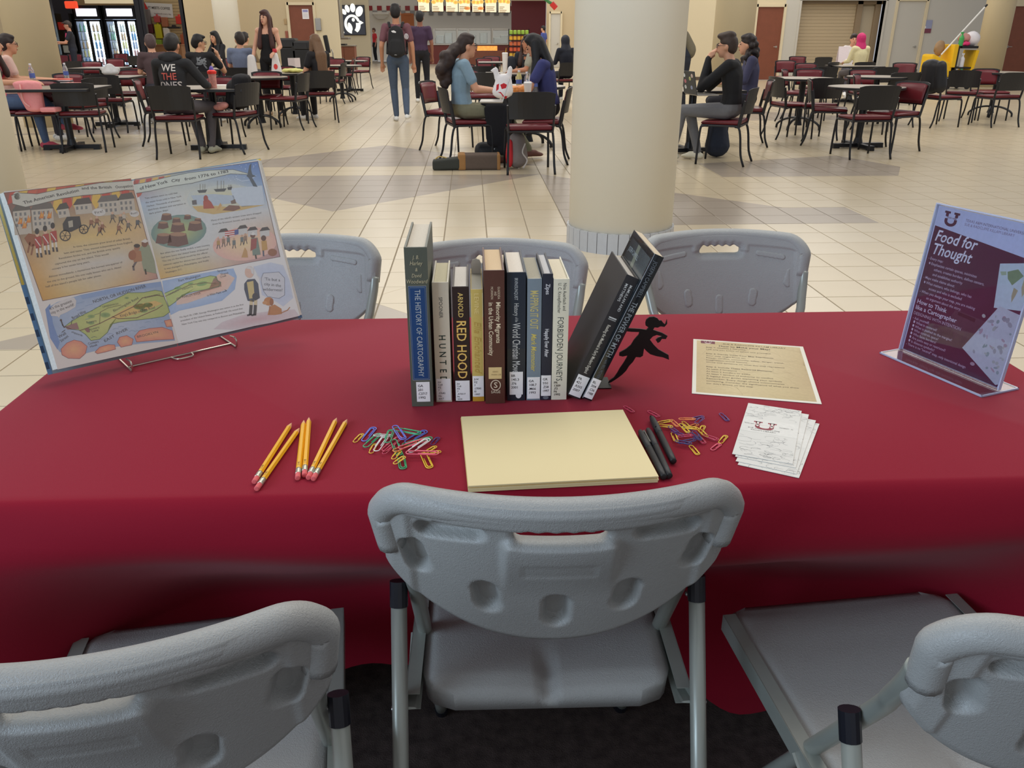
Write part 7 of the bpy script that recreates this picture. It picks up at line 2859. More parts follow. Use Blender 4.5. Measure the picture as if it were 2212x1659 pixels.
    if style == 'pony':
        rr = random.Random(4)
        for k in range(34):
            u = k / 33
            c = Vector((0, -0.12 - 0.16 * min(1, u * 1.8) + 0.06 * max(0, u - 0.5), 0.0 - 0.40 * u))
            r = 0.05 + 0.058 * math.sin(PI * min(1, u * 0.9 + 0.1))
            o_ = Vector((rr.uniform(-1, 1), rr.uniform(-1, 1), rr.uniform(-0.6, 0.6))) * r * 0.5
            hp.append((0, [(hd(c), r * 0.72), (hd(c + o_), r * 0.62)]))
    if style == 'curly':
        rr = random.Random(len(label))
        for k in range(46):
            a, u = rr.uniform(0.15 * PI, 1.85 * PI), rr.uniform(-0.24, 0.10)
            r = 0.105 if u > -0.03 else 0.125
            hp.append((0, [(hd((r * math.sin(a) * 0.95, -0.01 - r * abs(math.cos(a / 2)) * 0.0 + (r * math.cos(a) if math.cos(a) < 0.35 else 0.0), u)), rr.uniform(0.026, 0.038)), (hd((0.07 * math.sin(a), -0.03, u + 0.02)), 0.03)]))
    if style == 'scarf':
        hp = [(0, [(hd((0, -0.02, 0.03)), (0.096, 0.110, 0.108)), (hd((0, -0.03, -0.06)), (0.092, 0.09, 0.09))]), (0, [(hd((0, -0.03, -0.05)), (0.09, 0.08, 0.08)), (b['neck'] + V(0, -0.01, -0.05), (0.13, 0.10, 0.06))])]
    if style == 'cap':
        hp.append((0, [(hd((0, 0.10, 0.065)), (0.065, 0.07, 0.014)), (hd((0, 0.05, 0.07)), (0.078, 0.06, 0.02))]))
    blob('head_scarf' if style == 'scarf' else 'hair', hp, [mh], t, max(0.011, voxel * 0.9), 2)
    me = mat('eye_dark', (34, 26, 24), rough=0.25)
    for s in (-1, 1):
        bm = B()
        ellipsoid(bm, hd((s * 0.031, 0.083, 0.012)), (0.013, 0.008, 0.0075), 1, RH.to_4x4())
        obj('eye', bm, me, t, True)
        bm = B()
        ellipsoid(bm, hd((s * 0.032, 0.084, 0.034)), (0.019, 0.007, 0.0045), 1, RH.to_4x4())
        obj('eyebrow', bm, mh, t, True)
    bm = B()
    ellipsoid(bm, hd((0, 0.086, -0.058)), (0.023, 0.009, 0.0065), 1, RH.to_4x4())
    obj('mouth', bm, mat('lip', (170, 84, 80), rough=0.5), t, True)
    if glasses:
        bm = B()
        for s in (-1, 1):
            tube(bm, [hd((s * 0.033 + 0.026 * math.cos(a), 0.098, 0.008 + 0.021 * math.sin(a))) for a in [2 * PI * k / 14 for k in range(14)]], 0.0025, 6, False, True)
            tube(bm, [hd((s * 0.059, 0.096, 0.012)), hd((s * 0.082, 0.0, 0.012))], 0.0025, 6)
        tube(bm, [hd((-0.008, 0.101, 0.01)), hd((0.008, 0.101, 0.01))], 0.0025, 6)
        obj('glasses', bm, mat('glasses_frame', (60, 50, 46), rough=0.3), t)
    t['joints'] = 0
    del t['joints']
    return t, body


def at_seat(seat, dy=0.0, dx=0.0):
    a = seat.rotation_euler.z
    return dict(x=seat.location.x + dx * math.cos(a) - dy * math.sin(a), y=seat.location.y + dx * math.sin(a) + dy * math.cos(a), rz=math.degrees(a))


def drape(pr, body, d, lift=0.004):
    DRAPE.append((pr, body, Vector(d), lift))


def finish_drape():
    from mathutils.bvhtree import BVHTree
    for pr, body, d, lift in DRAPE:
        bv = BVHTree.FromPolygons([v.co for v in body.data.vertices], [tuple(p.vertices) for p in body.data.polygons])
        last = None
        for v in pr.data.vertices:
            h = bv.ray_cast(v.co - d * 0.6, d)
            if h[0] is not None:
                v.co = h[0] - d * lift


# centre table: woman in light blue, girl in blue
s = at_seat(lbseat)
w1, w1b = person('woman in a light blue shirt with a big curly ponytail, seated facing right', **s, top=(134, 160, 176), bottom=(126, 124, 100), hair=(52, 38, 33), style='pony', glasses=True, female=True, voxel=0.010, shoe=(110, 70, 60),
                 R=dict(el=(0.20, 0.06, 0.79), wr=(0.13, 0.31, 0.765), kn=(0.12, 0.42, 0.55), an=(0.13, 0.38, 0.08)), L=dict(wr=(-0.10, 0.33, 0.765), kn=(-0.12, 0.44, 0.55), an=(-0.12, 0.74, 0.10)))
s = at_seat(bgseat)
w2, w2b = person('girl in a dark blue shirt with long black hair, bent over the table', **s, top=(58, 62, 112), bottom=(30, 30, 36), hair=(22, 22, 24), style='verylong', female=True, voxel=0.011, lean=0.14, head_tilt=-24, skin=(206, 150, 118),
                 L=dict(el=(-0.21, 0.14, 0.80), wr=(-0.13, 0.40, 0.775), an=(-0.1, 0.42, 0.08)), R=dict(el=(0.20, 0.14, 0.80), wr=(0.10, 0.40, 0.775)), shoe=(60, 60, 64))
bm = B()
pts = [(0.02, 0.0, 0.0), (0.16, 0.02, 0.02), (0.22, 0.10, -0.04), (0.24, 0.16, -0.2)]
g = at_seat(lbseat, 0.27, 0.12)
jk = thing('jacket', 'black jacket hanging over the knee of the woman in light blue', 'jacket', (g['x'], g['y'], 0.0), lbseat.rotation_euler.z)
blob('jacket_cloth', [(0, [((0.0, 0.0, 0.635), (0.09, 0.15, 0.035)), ((0.02, 0.12, 0.60), (0.09, 0.08, 0.05))]), (0, [((0.085, 0.02, 0.60), (0.03, 0.15, 0.05)), ((0.10, 0.0, 0.24), (0.028, 0.11, 0.06))]), (0, [((0.09, 0.13, 0.58), (0.03, 0.07, 0.06)), ((0.10, 0.08, 0.14), (0.026, 0.07, 0.05))])], [mat('black_cloth', (26, 26, 30), rough=0.9, var=0.2)], jk, 0.012, 3)

# right: man in the black pullover, curly haired woman, walker behind the column
s = at_seat(manseat, 0.02)
m1, m1b = person('man in a black pullover and grey jeans, hand at his mouth, facing left', **s, top=(30, 30, 32), bottom=(112, 112, 114), hair=(62, 48, 40), style='tall', sleeve='long', voxel=0.010, glasses=True, shoe=(214, 208, 186), head_yaw=4,
                 L=dict(el=(-0.20, 0.24, 0.80), wr=(-0.05, 0.22, 1.09), hand=(0.3, -0.35, 0.75), kn=(-0.12, 0.45, 0.56), an=(-0.12, 0.52, 0.10)), R=dict(el=(0.20, 0.24, 0.79), wr=(0.02, 0.24, 1.07), hand=(-0.3, -0.35, 0.7), kn=(0.12, 0.42, 0.55), an=(0.14, 0.30, 0.09)), lean=0.05)
s = at_seat(curlseat, 0.06)
person('woman with dark curly hair and a navy top, behind the man in black', **s, top=(66, 66, 92), bottom=(40, 40, 46), hair=(44, 36, 34), style='curly', sleeve='long', female=True, voxel=0.012, shoe=(196, 180, 160), L=dict(an=(-0.1, 0.2, 0.09)), R=dict(an=(0.1, 0.22, 0.09)))
q = at_y(1480, 78, 14.6)
pw_, pwb = person('person in a dark jacket bending over a table, half hidden by the big column', q.x, q.y, 100, 'stand', top=(44, 48, 60), bottom=(40, 42, 50), sleeve='long', lean=0.35, voxel=0.016, L=dict(el=(-0.2, 0.35, 1.02), wr=(-0.12, 0.55, 0.86)), R=dict(el=(0.2, 0.35, 1.02), wr=(0.12, 0.55, 0.86)))

# aisle
q = at(866, 262)
wk, wkb = person('man walking away in a faded maroon tee and jeans, with a black backpack', q.x, q.y, 2, 'stand', skin=(196, 140, 108), top=(118, 78, 86), bottom=(78, 92, 112), hair=(30, 26, 26), voxel=0.011, shoe=(226, 226, 222), scale=1.035,
                 L=dict(el=(-0.24, -0.05, 1.13), wr=(-0.25, 0.06, 0.89), kn=(-0.09, 0.12, 0.50), an=(-0.07, 0.10, 0.08)), R=dict(el=(0.235, -0.02, 1.13), wr=(0.25, 0.02, 0.88), kn=(0.10, 0.05, 0.49), an=(0.11, -0.18, 0.13)))
q = at_y(908, 78, 18.8)
person('person walking away in a purple tee, right of the man with the backpack', q.x, q.y, 0, 'stand', skin=(150, 100, 80), top=(72, 52, 78), bottom=(30, 30, 36), hair=(28, 24, 26), voxel=0.016, scale=1.04)
q = at(812, 133)
person('worker in a red shirt and black trousers standing near the logo sign', q.x, q.y, 120, 'stand', skin=(206, 150, 120), top=(214, 56, 60), bottom=(32, 32, 38), hair=(96, 62, 46), voxel=0.024, female=True)
q = at_y(1174, 78, 38)
person('worker in a blue shirt before the maroon wall', q.x, q.y, 60, 'stand', top=(70, 84, 150), bottom=(30, 32, 40), voxel=0.024)
q = at_y(1157, 78, 13.4)
person('boy in a grey tee facing left, behind the girl in blue', **at_seat(greyseat), skin=(190, 130, 98), top=(160, 158, 142), bottom=(60, 60, 66), hair=(40, 30, 28), voxel=0.014, lean=-0.02)
q = at_y(1136, 95, 15.6)
person('girl with glasses facing this way behind the tall cups', q.x, q.y, 178, skin=(214, 158, 130), top=(40, 42, 48), hair=(70, 48, 40), style='long', glasses=True, female=True, voxel=0.014, scale=0.97)
person('person in a black head scarf and robe beside the big column', **at_seat(bgseat if False else [o for o in COL.objects if o.get('label') == 'cafe chair of the person in the black head scarf'][0]), top=(30, 34, 46), bottom=(30, 34, 46), hair=(30, 34, 46), style='scarf', sleeve='long', voxel=0.016)

# left group
s = at_seat(hoodseat, 0.03)
s['rz'] -= 8
hd1, hd1b = person('person in a black hoodie lettered WE THE ONES, seen from behind', **s, top=(44, 45, 48), bottom=(88, 84, 88), hair=(36, 32, 30), sleeve='long', voxel=0.010, shoe=(170, 170, 150), head_tilt=-16, lean=0.08, skin=(206, 146, 112),
                   R=dict(sh=(0.18, -0.02, 1.03), el=(0.31, 0.10, 0.80), wr=(0.24, 0.36, 0.78), kn=(0.24, 0.36, 0.54), an=(0.22, 0.26, 0.09)), L=dict(sh=(-0.18, -0.02, 1.03), el=(-0.26, 0.12, 0.80), wr=(-0.16, 0.36, 0.78), kn=(-0.02, 0.38, 0.54), an=(0.10, 0.26, 0.09)))
blob('hood', [(0, [((-0.08, -0.04, 1.10), (0.06, 0.06, 0.04)), ((0.08, -0.04, 1.10), (0.06, 0.06, 0.04))]), (0, [((0, -0.07, 1.075), (0.10, 0.04, 0.04)), ((0, -0.02, 1.13), (0.085, 0.06, 0.03))])], [mat('cloth_44_45_48', (44, 45, 48))], hd1, 0.011, 3)
P = Print()
P.text('WE', 0, 0.955, 0.105, (236, 232, 226), align='c', bold=0.04, sx=1.0)
P.text('THE', 0, 0.862, 0.105, (232, 106, 92), align='c', bold=0.04, sx=0.9)
P.text('ONES', 0, 0.770, 0.105, (222, 214, 208), align='c', bold=0.04, sx=0.95)
pr = P.build('lettering', hd1, frame((0, -0.4, 0.0), (1, 0, 0), (0, 0, 1)))
drape(pr, hd1b, (0, 1, 0))
s = at_seat(pinkseat, 0.0)
person('person in a pink shirt and blue jeans at the left photo edge', **s, top=(236, 84, 112), bottom=(84, 104, 136), hair=(60, 44, 40), style='long', shoe=(206, 84, 100), voxel=0.011, female=True, lean=0.06,
       R=dict(el=(0.21, 0.10, 0.80), wr=(0.10, 0.36, 0.79), kn=(0.12, 0.42, 0.54), an=(0.12, 0.46, 0.09)), L=dict(wr=(-0.12, 0.36, 0.79), kn=(-0.1, 0.44, 0.58), an=(0.06, 0.72, 0.30), toe=(0.03, 0.19)))
q = at_y(10, 110, 11.7)
person('man with glasses in a pale pink tee behind the person in pink', q.x + 0.05, q.y, -60, top=(222, 190, 178), bottom=(50, 50, 60), hair=(44, 34, 32), glasses=True, voxel=0.012, R=dict(wr=(0.05, 0.42, 0.78)), L=dict(wr=(-0.05, 0.44, 0.78)))
q = at_y(326, 100, 14.0)
person('person in a brown cap and dark brown top, half behind the hoodie wearer', q.x, q.y, 25, top=(84, 66, 68), bottom=(60, 60, 70), hair=(84, 66, 64), style='cap', voxel=0.014)
s = at_seat(teeseat, 0.05)
t1, t1b = person('man with glasses in a black printed tee, hands raised, facing right', **s, top=(32, 32, 35), bottom=(44, 46, 54), hair=(24, 22, 22), glasses=True, voxel=0.013, head_yaw=-55, skin=(208, 156, 122), R=dict(el=(0.30, 0.16, 0.80), wr=(0.22, 0.20, 1.03), hand=(-0.3, 0, 0.9)), L=dict(el=(-0.16, 0.22, 0.82), wr=(0.06, 0.30, 0.98)))
P = Print()
rnd = random.Random(2)
for k in range(16):
    P.ring(rnd.uniform(-0.09, 0.09), rnd.uniform(0.86, 1.0), rnd.uniform(0.02, 0.05), 0.012, (120, 124, 128), 0, 10, rnd.uniform(0, 3))
drape(P.build('back_print', t1, frame((0, -0.4, 0), (1, 0, 0), (0, 0, 1))), t1b, (0, 1, 0))
q = at_y(466, 95, 20.5)
person('girl in black with long black hair and folded arms by the white column', q.x, q.y, 150, top=(30, 30, 34), bottom=(40, 34, 40), hair=(20, 19, 20), style='long', sleeve='long', female=True, voxel=0.016, scale=1.06, L=dict(el=(-0.2, 0.1, 0.82), wr=(0.06, 0.2, 0.86)), R=dict(el=(0.2, 0.1, 0.82), wr=(-0.06, 0.2, 0.86)))
person('man in a blue grey tee seen from behind, left of the standing woman', **at_seat(blueseat, 0.04), top=(118, 130, 156), bottom=(50, 54, 66), hair=(48, 40, 36), voxel=0.013, scale=1.03, head_yaw=30)
q = at_y(530, 95, 19.5)
person('person in a brown hooded top seen from behind, beside the standing woman', q.x, q.y, -15, top=(128, 108, 82), bottom=(60, 58, 60), hair=(38, 32, 30), sleeve='long', voxel=0.016, scale=1.04)
q = at_y(577, 78, 15.7)
wm, wmb = person('standing woman in a black sleeveless dress with long brown hair, holding white bags', q.x, q.y, 172, 'stand', skin=(226, 172, 144), top=(26, 25, 28), bottom=(26, 25, 28), hair=(74, 44, 40), style='wavy', sleeve='none', female=True, voxel=0.011, head_yaw=-14, shoe=(196, 170, 140), scale=1.0,
                 R=dict(el=(0.235, 0.02, 1.14), wr=(0.25, 0.16, 0.93)), L=dict(el=(-0.215, 0.0, 1.15), wr=(-0.17, 0.20, 1.06)))
s = at_seat(girlseat, 0.03)
s['rz'] += 28
person('girl in a black tee with long brown to blond hair, facing left', **s, top=(34, 33, 36), bottom=(30, 30, 34), hair=(112, 84, 60), style='verylong', female=True, voxel=0.012, shoe=(224, 222, 216), L=dict(el=(-0.22, 0.02, 0.80), wr=(-0.16, 0.22, 0.68)), R=dict(wr=(0.10, 0.30, 0.86)))
q = at_y(152, 78, 26.6)
person('shop worker in a black polo with a pink strap, carrying a black box', q.x, q.y, 110, 'stand', top=(38, 40, 50), bottom=(34, 38, 52), hair=(60, 50, 46), style='cap', voxel=0.018, skin=(206, 150, 124), L=dict(el=(-0.22, 0.14, 1.14), wr=(-0.16, 0.34, 1.16)), R=dict(el=(0.22, 0.1, 1.14), wr=(0.14, 0.3, 1.12)))
# women by the shutter
person('woman in a pink head scarf and pale yellow sweater, seen from behind', **at_seat(scarfseat, 0.05), top=(232, 222, 176), bottom=(90, 84, 84), hair=(206, 40, 110), style='scarf', sleeve='long', female=True, voxel=0.015, scale=1.03)
q = at_y(1842, 100, 20.6)
person('woman in a white sweater facing this way, left of the pink head scarf', q.x, q.y, 168, top=(232, 228, 226), bottom=(80, 80, 92), hair=(48, 36, 34), style='short', sleeve='long', female=True, voxel=0.015, skin=(220, 160, 130), scale=1.02)
# ------------------------------------------------------------------ things on and around the cafe tables
TT = 0.7425
M_PET = mat('clear_bottle', (226, 232, 240), rough=0.08, trans=0.85, var=0.02)
M_WATER = mat('bottle_water', (214, 226, 236), rough=0.1, trans=0.6)
M_WHITEP = mat('white_plastic_bag', (236, 232, 230), rough=0.4, var=0.04, scale=20)


def on(px, py, z=TT):
    p = at(px, py, z)
    return Vector((p.x, p.y, z))


def water_bottle(label, p, cap=(240, 240, 244), band=(90, 110, 180), h=0.22, liquid=None):
    t = thing('drink_bottle', label, 'bottle', p)
    k = h / 0.22
    bm = B()
    lathe(bm, [(0.028, 0), (0.033, 0.006), (0.033, 0.05 * k), (0.030, 0.06 * k), (0.033, 0.07 * k), (0.033, 0.14 * k), (0.026, 0.17 * k), (0.013, 0.195 * k), (0.013, 0.205 * k)], 14)
    obj('bottle_body', bm, liquid or M_PET, t, True)
    bm = B()
    lathe(bm, [(0.0335, 0.075 * k), (0.0338, 0.076 * k), (0.0338, 0.12 * k), (0.0335, 0.121 * k)], 14)
    obj('band', bm, mat('band_%d_%d_%d' % band, band, rough=0.5), t)
    bm = B()
    lathe(bm, [(0.0145, 0.202 * k), (0.0145, 0.22 * k)], 12)
    obj('bottle_cap', bm, mat('cap_%d_%d_%d' % cap, cap, rough=0.4), t)
    return t


def cup(label, p, h=0.15, r=0.045, col=(238, 234, 226), lid=(246, 246, 244), straw=None):
    t = thing('paper_cup', label, 'cup', p)
    bm = B()
    lathe(bm, [(r * 0.74, 0), (r * 0.76, 0.004), (r, h)], 18)
    obj('cup_body', bm, mat('cup_%d_%d_%d' % col, col, rough=0.5), t)
    bm = B()
    lathe(bm, [(r * 1.06, h), (r * 1.06, h + 0.008), (r * 0.9, h + 0.014), (r * 0.85, h + 0.018)], 18)
    obj('cup_lid', bm, mat('lid_%d_%d_%d' % lid, lid, rough=0.35), t)
    if straw:
        bm = B()
        tube(bm, [(0.01, 0, h), (0.02, 0, h + 0.09)], 0.004, 6)
        obj('straw', bm, mat('straw_%d_%d_%d' % straw, straw, rough=0.4), t)
    return t


def lump(name, label, cat, p, parts, m, voxel=0.012, rz=0.0, crease=0.0):
    t = thing(name, label, cat, p, rz)
    o = blob(name + '_skin', [(0, q) for q in parts], [m], t, voxel, 2)
    return t


# centre table
lp = on(1086, 214)
bag = lump('takeout_bag', 'white plastic take-out bag with red print and tied handles', 'bag', lp, [[((0, 0, 0.07), (0.11, 0.075, 0.07)), ((0.01, 0, 0.17), (0.085, 0.05, 0.07))], [((-0.055, 0, 0.2), (0.03, 0.02, 0.03)), ((-0.07, 0, 0.27), (0.028, 0.014, 0.03))], [((-0.07, 0, 0.27), (0.028, 0.014, 0.03)), ((-0.10, 0, 0.265), (0.02, 0.012, 0.014))], [((0.06, 0, 0.2), (0.03, 0.02, 0.03)), ((0.075, 0, 0.28), (0.026, 0.014, 0.03))]], M_WHITEP, 0.009)
P = Print()
for pts in ([(-0.035, 0.15), (0.0, 0.165), (0.03, 0.15), (0.02, 0.12), (-0.02, 0.11)], [(-0.07, 0.15), (-0.045, 0.16), (-0.05, 0.11), (-0.075, 0.09)], [(-0.06, 0.085), (-0.03, 0.07), (-0.005, 0.035), (0.02, 0.02), (0.035, 0.045), (0.0, 0.05), (-0.03, 0.085)]):
    P.poly(pts, (214, 30, 44), 0)
pr = P.build('red_print', bag, frame((0, -0.3, 0), (1, 0, 0), (0, 0, 1)))
drape(pr, bag.children[0], (0, 1, 0), 0.003)
lt = thing('laptop', 'open silver laptop in front of the white take-out bag', 'laptop', on(1062, 220), math.radians(-93))
bm = B()
box(bm, -0.16, 0.16, -0.11, 0.11, 0, 0.014, 0.004)
obj('keyboard_half', bm, M_STEEL, lt)
bm = B()
box(bm, -0.16, 0.16, 0, 0.007, 0, 0.215, 0.003, Matrix.Translation((0, 0.105, 0.012)) @ Matrix.Rotation(-0.30, 4, 'X'))
obj('screen', bm, M_STEEL, lt)
for lab, px, py, kw in (('clear juice bottle nearest the laptop screen', 1121, 196, dict(liquid=mat('pale_juice', (226, 216, 150), rough=0.1, trans=0.5))), ('clear water bottle behind the white paper cup', 1138, 201, {}), ('clear water bottle right of the white paper cup', 1155, 203, {}), ('water bottle in the hand of the girl in blue', 1174, 200, dict(cap=(50, 50, 70)))):
    water_bottle(lab, on(px, py), **kw)
cup('white paper cup with a straw before the girl in blue', on(1140, 208), 0.125, 0.042, straw=(240, 240, 240))
bm = B()
for k, (x, c_) in enumerate(((-0.06, 0), (0.03, 0.02))):
    vs = ellipsoid(bm, (x, c_, 0.05), (0.07, 0.05, 0.05), 2)
    for v in vs:
        v.co += Vector((0, 0, 0.014 * noise.noise(v.co * 30)))
o = obj('food_wrapper', bm, mat('orange_wrapper', (238, 140, 70), rough=0.3, var=0.5, scale=30), None)
o.location = on(1120, 206)
tag(o, 'shiny orange food wrapper left of the white paper cup', 'wrapper')
o['kind'] = 'thing'

# tall cups and bag behind
zt = TT
cup('tall white cup with a yellow straw on the table behind', on(1091, 156), 0.30, 0.05, straw=(236, 196, 60))
water_bottle('tall white bottle on the table behind, right of the dark bag', on(1118, 153), cap=(236, 236, 236), band=(226, 226, 222), h=0.32, liquid=mat('white_bottle', (228, 226, 220), rough=0.4))
lump('shoulder_bag', 'dark rounded bag between the tall cup and the tall white bottle', 'bag', on(1104, 154), [[((0, 0, 0.09), (0.10, 0.07, 0.09)), ((0, 0, 0.2), (0.08, 0.06, 0.06))]], mat('dark_bag', (40, 44, 54), rough=0.7), 0.014)
t = thing('napkin_holder', 'black napkin holder before the girl with glasses', 'napkin holder', on(1137, 155))
bm = B()
box(bm, -0.07, 0.07, -0.06, 0.06, 0, 0.27, 0.012)
obj('holder_body', bm, M_BLACK, t)
bm = B()
box(bm, -0.05, 0.05, -0.066, -0.06, 0.2, 0.25)
obj('napkins', bm, mat('napkin_brown', (180, 120, 90), rough=0.8), t)

# bags on the floor at the centre table
t = lump('messenger_bag', 'brown and grey canvas bag lying on the floor by the centre table', 'bag', Vector((at(1035, 366).x, at(1035, 366).y + 0.05, 0)), [[((x_, y_, z_), 0.022) for x_ in (-0.18, 0.2) for y_ in (-0.085, 0.085) for z_ in (0.022, 0.14)]], mat('taupe_canvas', (98, 84, 74), rough=0.9, var=0.12), 0.012)
bm = B()
box(bm, -0.225, -0.14, -0.112, 0.112, 0.0, 0.165, 0.02)
obj('leather_end', bm, mat('tan_leather', (160, 116, 66), rough=0.7), t)
bm = B()
box(bm, 0.19, 0.228, -0.112, 0.112, 0.0, 0.162, 0.015)
obj('leather_end', bm, mat('tan_leather', (160, 116, 66), rough=0.7), t)
t = lump('sling_bag', 'dark green small bag with an ochre strap on the floor', 'bag', Vector((at(965, 366).x, at(965, 366).y, 0)), [[((x_, y_, z_ * (1.3 if x_ > 0 else 1)), 0.02) for x_ in (-0.13, 0.13) for y_ in (-0.06, 0.06) for z_ in (0.02, 0.085)]], mat('dark_green_bag', (58, 60, 54), rough=0.8), 0.011)
bm = B()
tube(bm, smooth_path([(-0.14, 0.02, 0.08), (-0.08, 0.03, 0.13), (0.02, 0.03, 0.11)], 4), 0.016, 8, True, False, 0.4)
obj('strap', bm, mat('ochre_strap', (176, 146, 70), rough=0.8), t)
t = lump('duffel_bag', 'black gym bag with white lettering under the centre table', 'bag', Vector((at(1070, 348).x, at(1070, 348).y + 0.12, 0)), [[((-0.16, 0, 0.10), (0.08, 0.12, 0.10)), ((0.18, 0, 0.11), (0.09, 0.12, 0.11))]], mat('black_gym_bag', (30, 31, 34), rough=0.6), 0.013)
P = Print()
P.text('U', 0.0, 0.05, 0.13, (226, 226, 226), align='c', bold=0.03, shear=0.4)
P.text('II', 0.08, 0.05, 0.11, (226, 226, 226), align='c', bold=0.04, shear=0.4)
drape(P.build('lettering', t, frame((0, -0.3, 0), (1, 0, 0), (0, 0, 1))), t.children[0], (0, 1, 0))
t = lump('backpack', 'grey and red backpack standing on the floor by the black chair leg', 'backpack', Vector((at(1118, 366).x, at(1118, 366).y + 0.08, 0)), [[((0, 0, 0.12), (0.12, 0.10, 0.12)), ((0, 0.02, 0.30), (0.09, 0.08, 0.08))]], mat('grey_backpack', (132, 122, 118), rough=0.85), 0.012)
blob('red_pocket', [(0, [((-0.085, -0.05, 0.13), (0.045, 0.065, 0.12)), ((-0.08, -0.03, 0.26), (0.035, 0.05, 0.05))])], [mat('red_pocket_cloth', (204, 42, 50), rough=0.7)], t, 0.011, 2)
bm = B()
tube(bm, smooth_path([(0.06, -0.11, 0.02), (0.10, -0.11, 0.1), (0.05, -0.11, 0.18), (0.08, -0.09, 0.27)], 4), 0.008, 6)
obj('strap', bm, mat('pale_strap', (196, 190, 186), rough=0.7), t)

# walking man's backpack
t = thing('backpack', 'black backpack worn by the man walking away in the aisle', 'backpack', wk.location, wk.rotation_euler.z)
t.scale = wk.scale
blob('pack_body', [(0, [((0, -0.20, 1.06), (0.145, 0.095, 0.10)), ((0, -0.185, 1.32), (0.12, 0.08, 0.11))]), (0, [((0, -0.27, 1.05), (0.115, 0.05, 0.09)), ((0, -0.25, 1.18), (0.10, 0.05, 0.06))])], [mat('black_pack_cloth', (30, 30, 32), rough=0.75, var=0.15)], t, 0.011, 3)
for s_ in (-1, 1):
    bm = B()
    tube(bm, smooth_path([(s_ * 0.09, -0.14, 1.40), (s_ * 0.11, -0.03, 1.475), (s_ * 0.12, 0.11, 1.38), (s_ * 0.15, 0.10, 1.15), (s_ * 0.15, -0.10, 1.02)], 4), 0.02, 8, True, False, 0.5)
    obj('shoulder_strap', bm, mat('black_pack_cloth', (30, 30, 32)), t)
P = Print()
P.poly([(-0.05, 1.345), (-0.01, 1.355), (0.025, 1.335), (0.02, 1.32), (-0.03, 1.325)], (226, 226, 226), 0)
P.poly([(-0.02, 1.015), (0.0, 1.02), (0.02, 1.015), (0.02, 1.01), (-0.02, 1.01)], (150, 150, 150), 0)
drape(P.build('emblem', t, frame((0, -0.6, 0), (1, 0, 0), (0, 0, 1))), t.children[0], (0, 1, 0))
P = Print()
P.ring(0.155, 1.27, 0.035, 0.045, (216, 210, 214), 0)
P.ring(0.155, 1.27, 0.02, 0.025, (96, 60, 76), 1)
drape(P.build('shirt_badge', wk, frame((0, -0.6, 0), (1, 0, 0), (0, 0, 1))), wkb, (0, 1, 0), 0.006)
t = lump('backpack', 'grey green backpack of the person bending over, beside the big column', 'backpack', Vector((pw_.location.x, pw_.location.y, 0)), [[((0.10, -0.0, 1.10), (0.10, 0.13, 0.14)), ((-0.02, 0.0, 1.32), (0.09, 0.12, 0.10))]], mat('olive_pack', (120, 112, 92), rough=0.8), 0.016)

# bags in the standing woman's hands
for lab, off, k in (('white carry bag with a red dot in the standing woman left hand', (0.15, -0.22, 0.66), 1), ('white paper bag in the standing woman right hand', (-0.27, -0.20, 0.62), 0)):
    p = Vector((wm.location.x + off[0], wm.location.y + off[1], 0))
    t = lump('carry_bag', lab, 'bag', p, [[((0, 0, off[2] + 0.08), (0.10, 0.05, 0.07)), ((0, 0, off[2] + 0.36), (0.05 if k else 0.07, 0.03, 0.05))]], M_WHITEP, 0.011)
    if k:
        P = Print()
        P.ring(0.0, off[2] + 0.17, 0.035, 0.045, (226, 66, 60), 0)
        drape(P.build('red_print', t, frame((0, -0.3, 0), (1, 0, 0), (0, 0, 1))), t.children[0], (0, 1, 0))
        bm = B()
        lathe(bm, [(0.035, off[2] + 0.40), (0.04, off[2] + 0.43), (0.03, off[2] + 0.46)], 12)
        obj('red_handle', bm, mat('red_handle', (200, 46, 60), rough=0.5), t)

# left tables
tb1 = on(158, 182)
water_bottle('clear water bottle beside the arm of the person in pink', on(74, 184), h=0.26)
water_bottle('clear water bottle behind the stack of notebooks', on(146, 176), h=0.24)
for k in range(4):
    bm = B()
    box(bm, -0.11, 0.11, -0.08, 0.08, 0, 0.013, 0.002)
    o = obj('notebook', bm, mat('notebook_%d' % k, [(236, 226, 220), (70, 64, 70), (226, 220, 220), (240, 120, 100)][k], rough=0.6))
    o.location = on(136, 179) + Vector((0.008 * (k % 2), 0, 0.0135 * k))
    o.rotation_euler = (0, 0, 0.1 + 0.05 * k)
    tag(o, ['white lowest notebook of the small stack on the water bottle table', 'dark second notebook of the small stack on the water bottle table', 'white third notebook of the small stack on the water bottle table', 'red top notebook of the small stack on the water bottle table'][k], 'notebook', 'stack of notebooks')
bm = B()
box(bm, -0.12, 0.12, -0.10, 0.10, 0, 0.006, 0.002)
o = obj('folder', bm, mat('pale_red_folder', (240, 160, 150), rough=0.6))
o.location = on(160, 180)
o.rotation_euler = (0, 0, -0.3)
tag(o, 'pale red folder right of the stack of notebooks', 'folder')
bm = B()
box(bm, -0.04, 0.04, -0.03, 0.03, 0, 0.045, 0.006)
o = obj('snack_box', bm, mat('red_snack_box', (214, 50, 46), rough=0.5))
o.location = on(108, 178)
tag(o, 'small red box left of the stack of notebooks', 'box')
q = at(103, 315)
t = lump('tote_bag', 'big pink tote bag sitting on a cafe chair beside the table', 'bag', Vector((at(88, 330).x + 0.1, at(88, 330).y - 0.05, 0)), [[((-0.02, 0, 0.52), (0.11, 0.09, 0.04)), ((-0.06, 0, 0.80), (0.17, 0.07, 0.04))]], mat('pink_cloth_bag', (240, 156, 156), rough=0.85, var=0.06), 0.012)
bm = B()
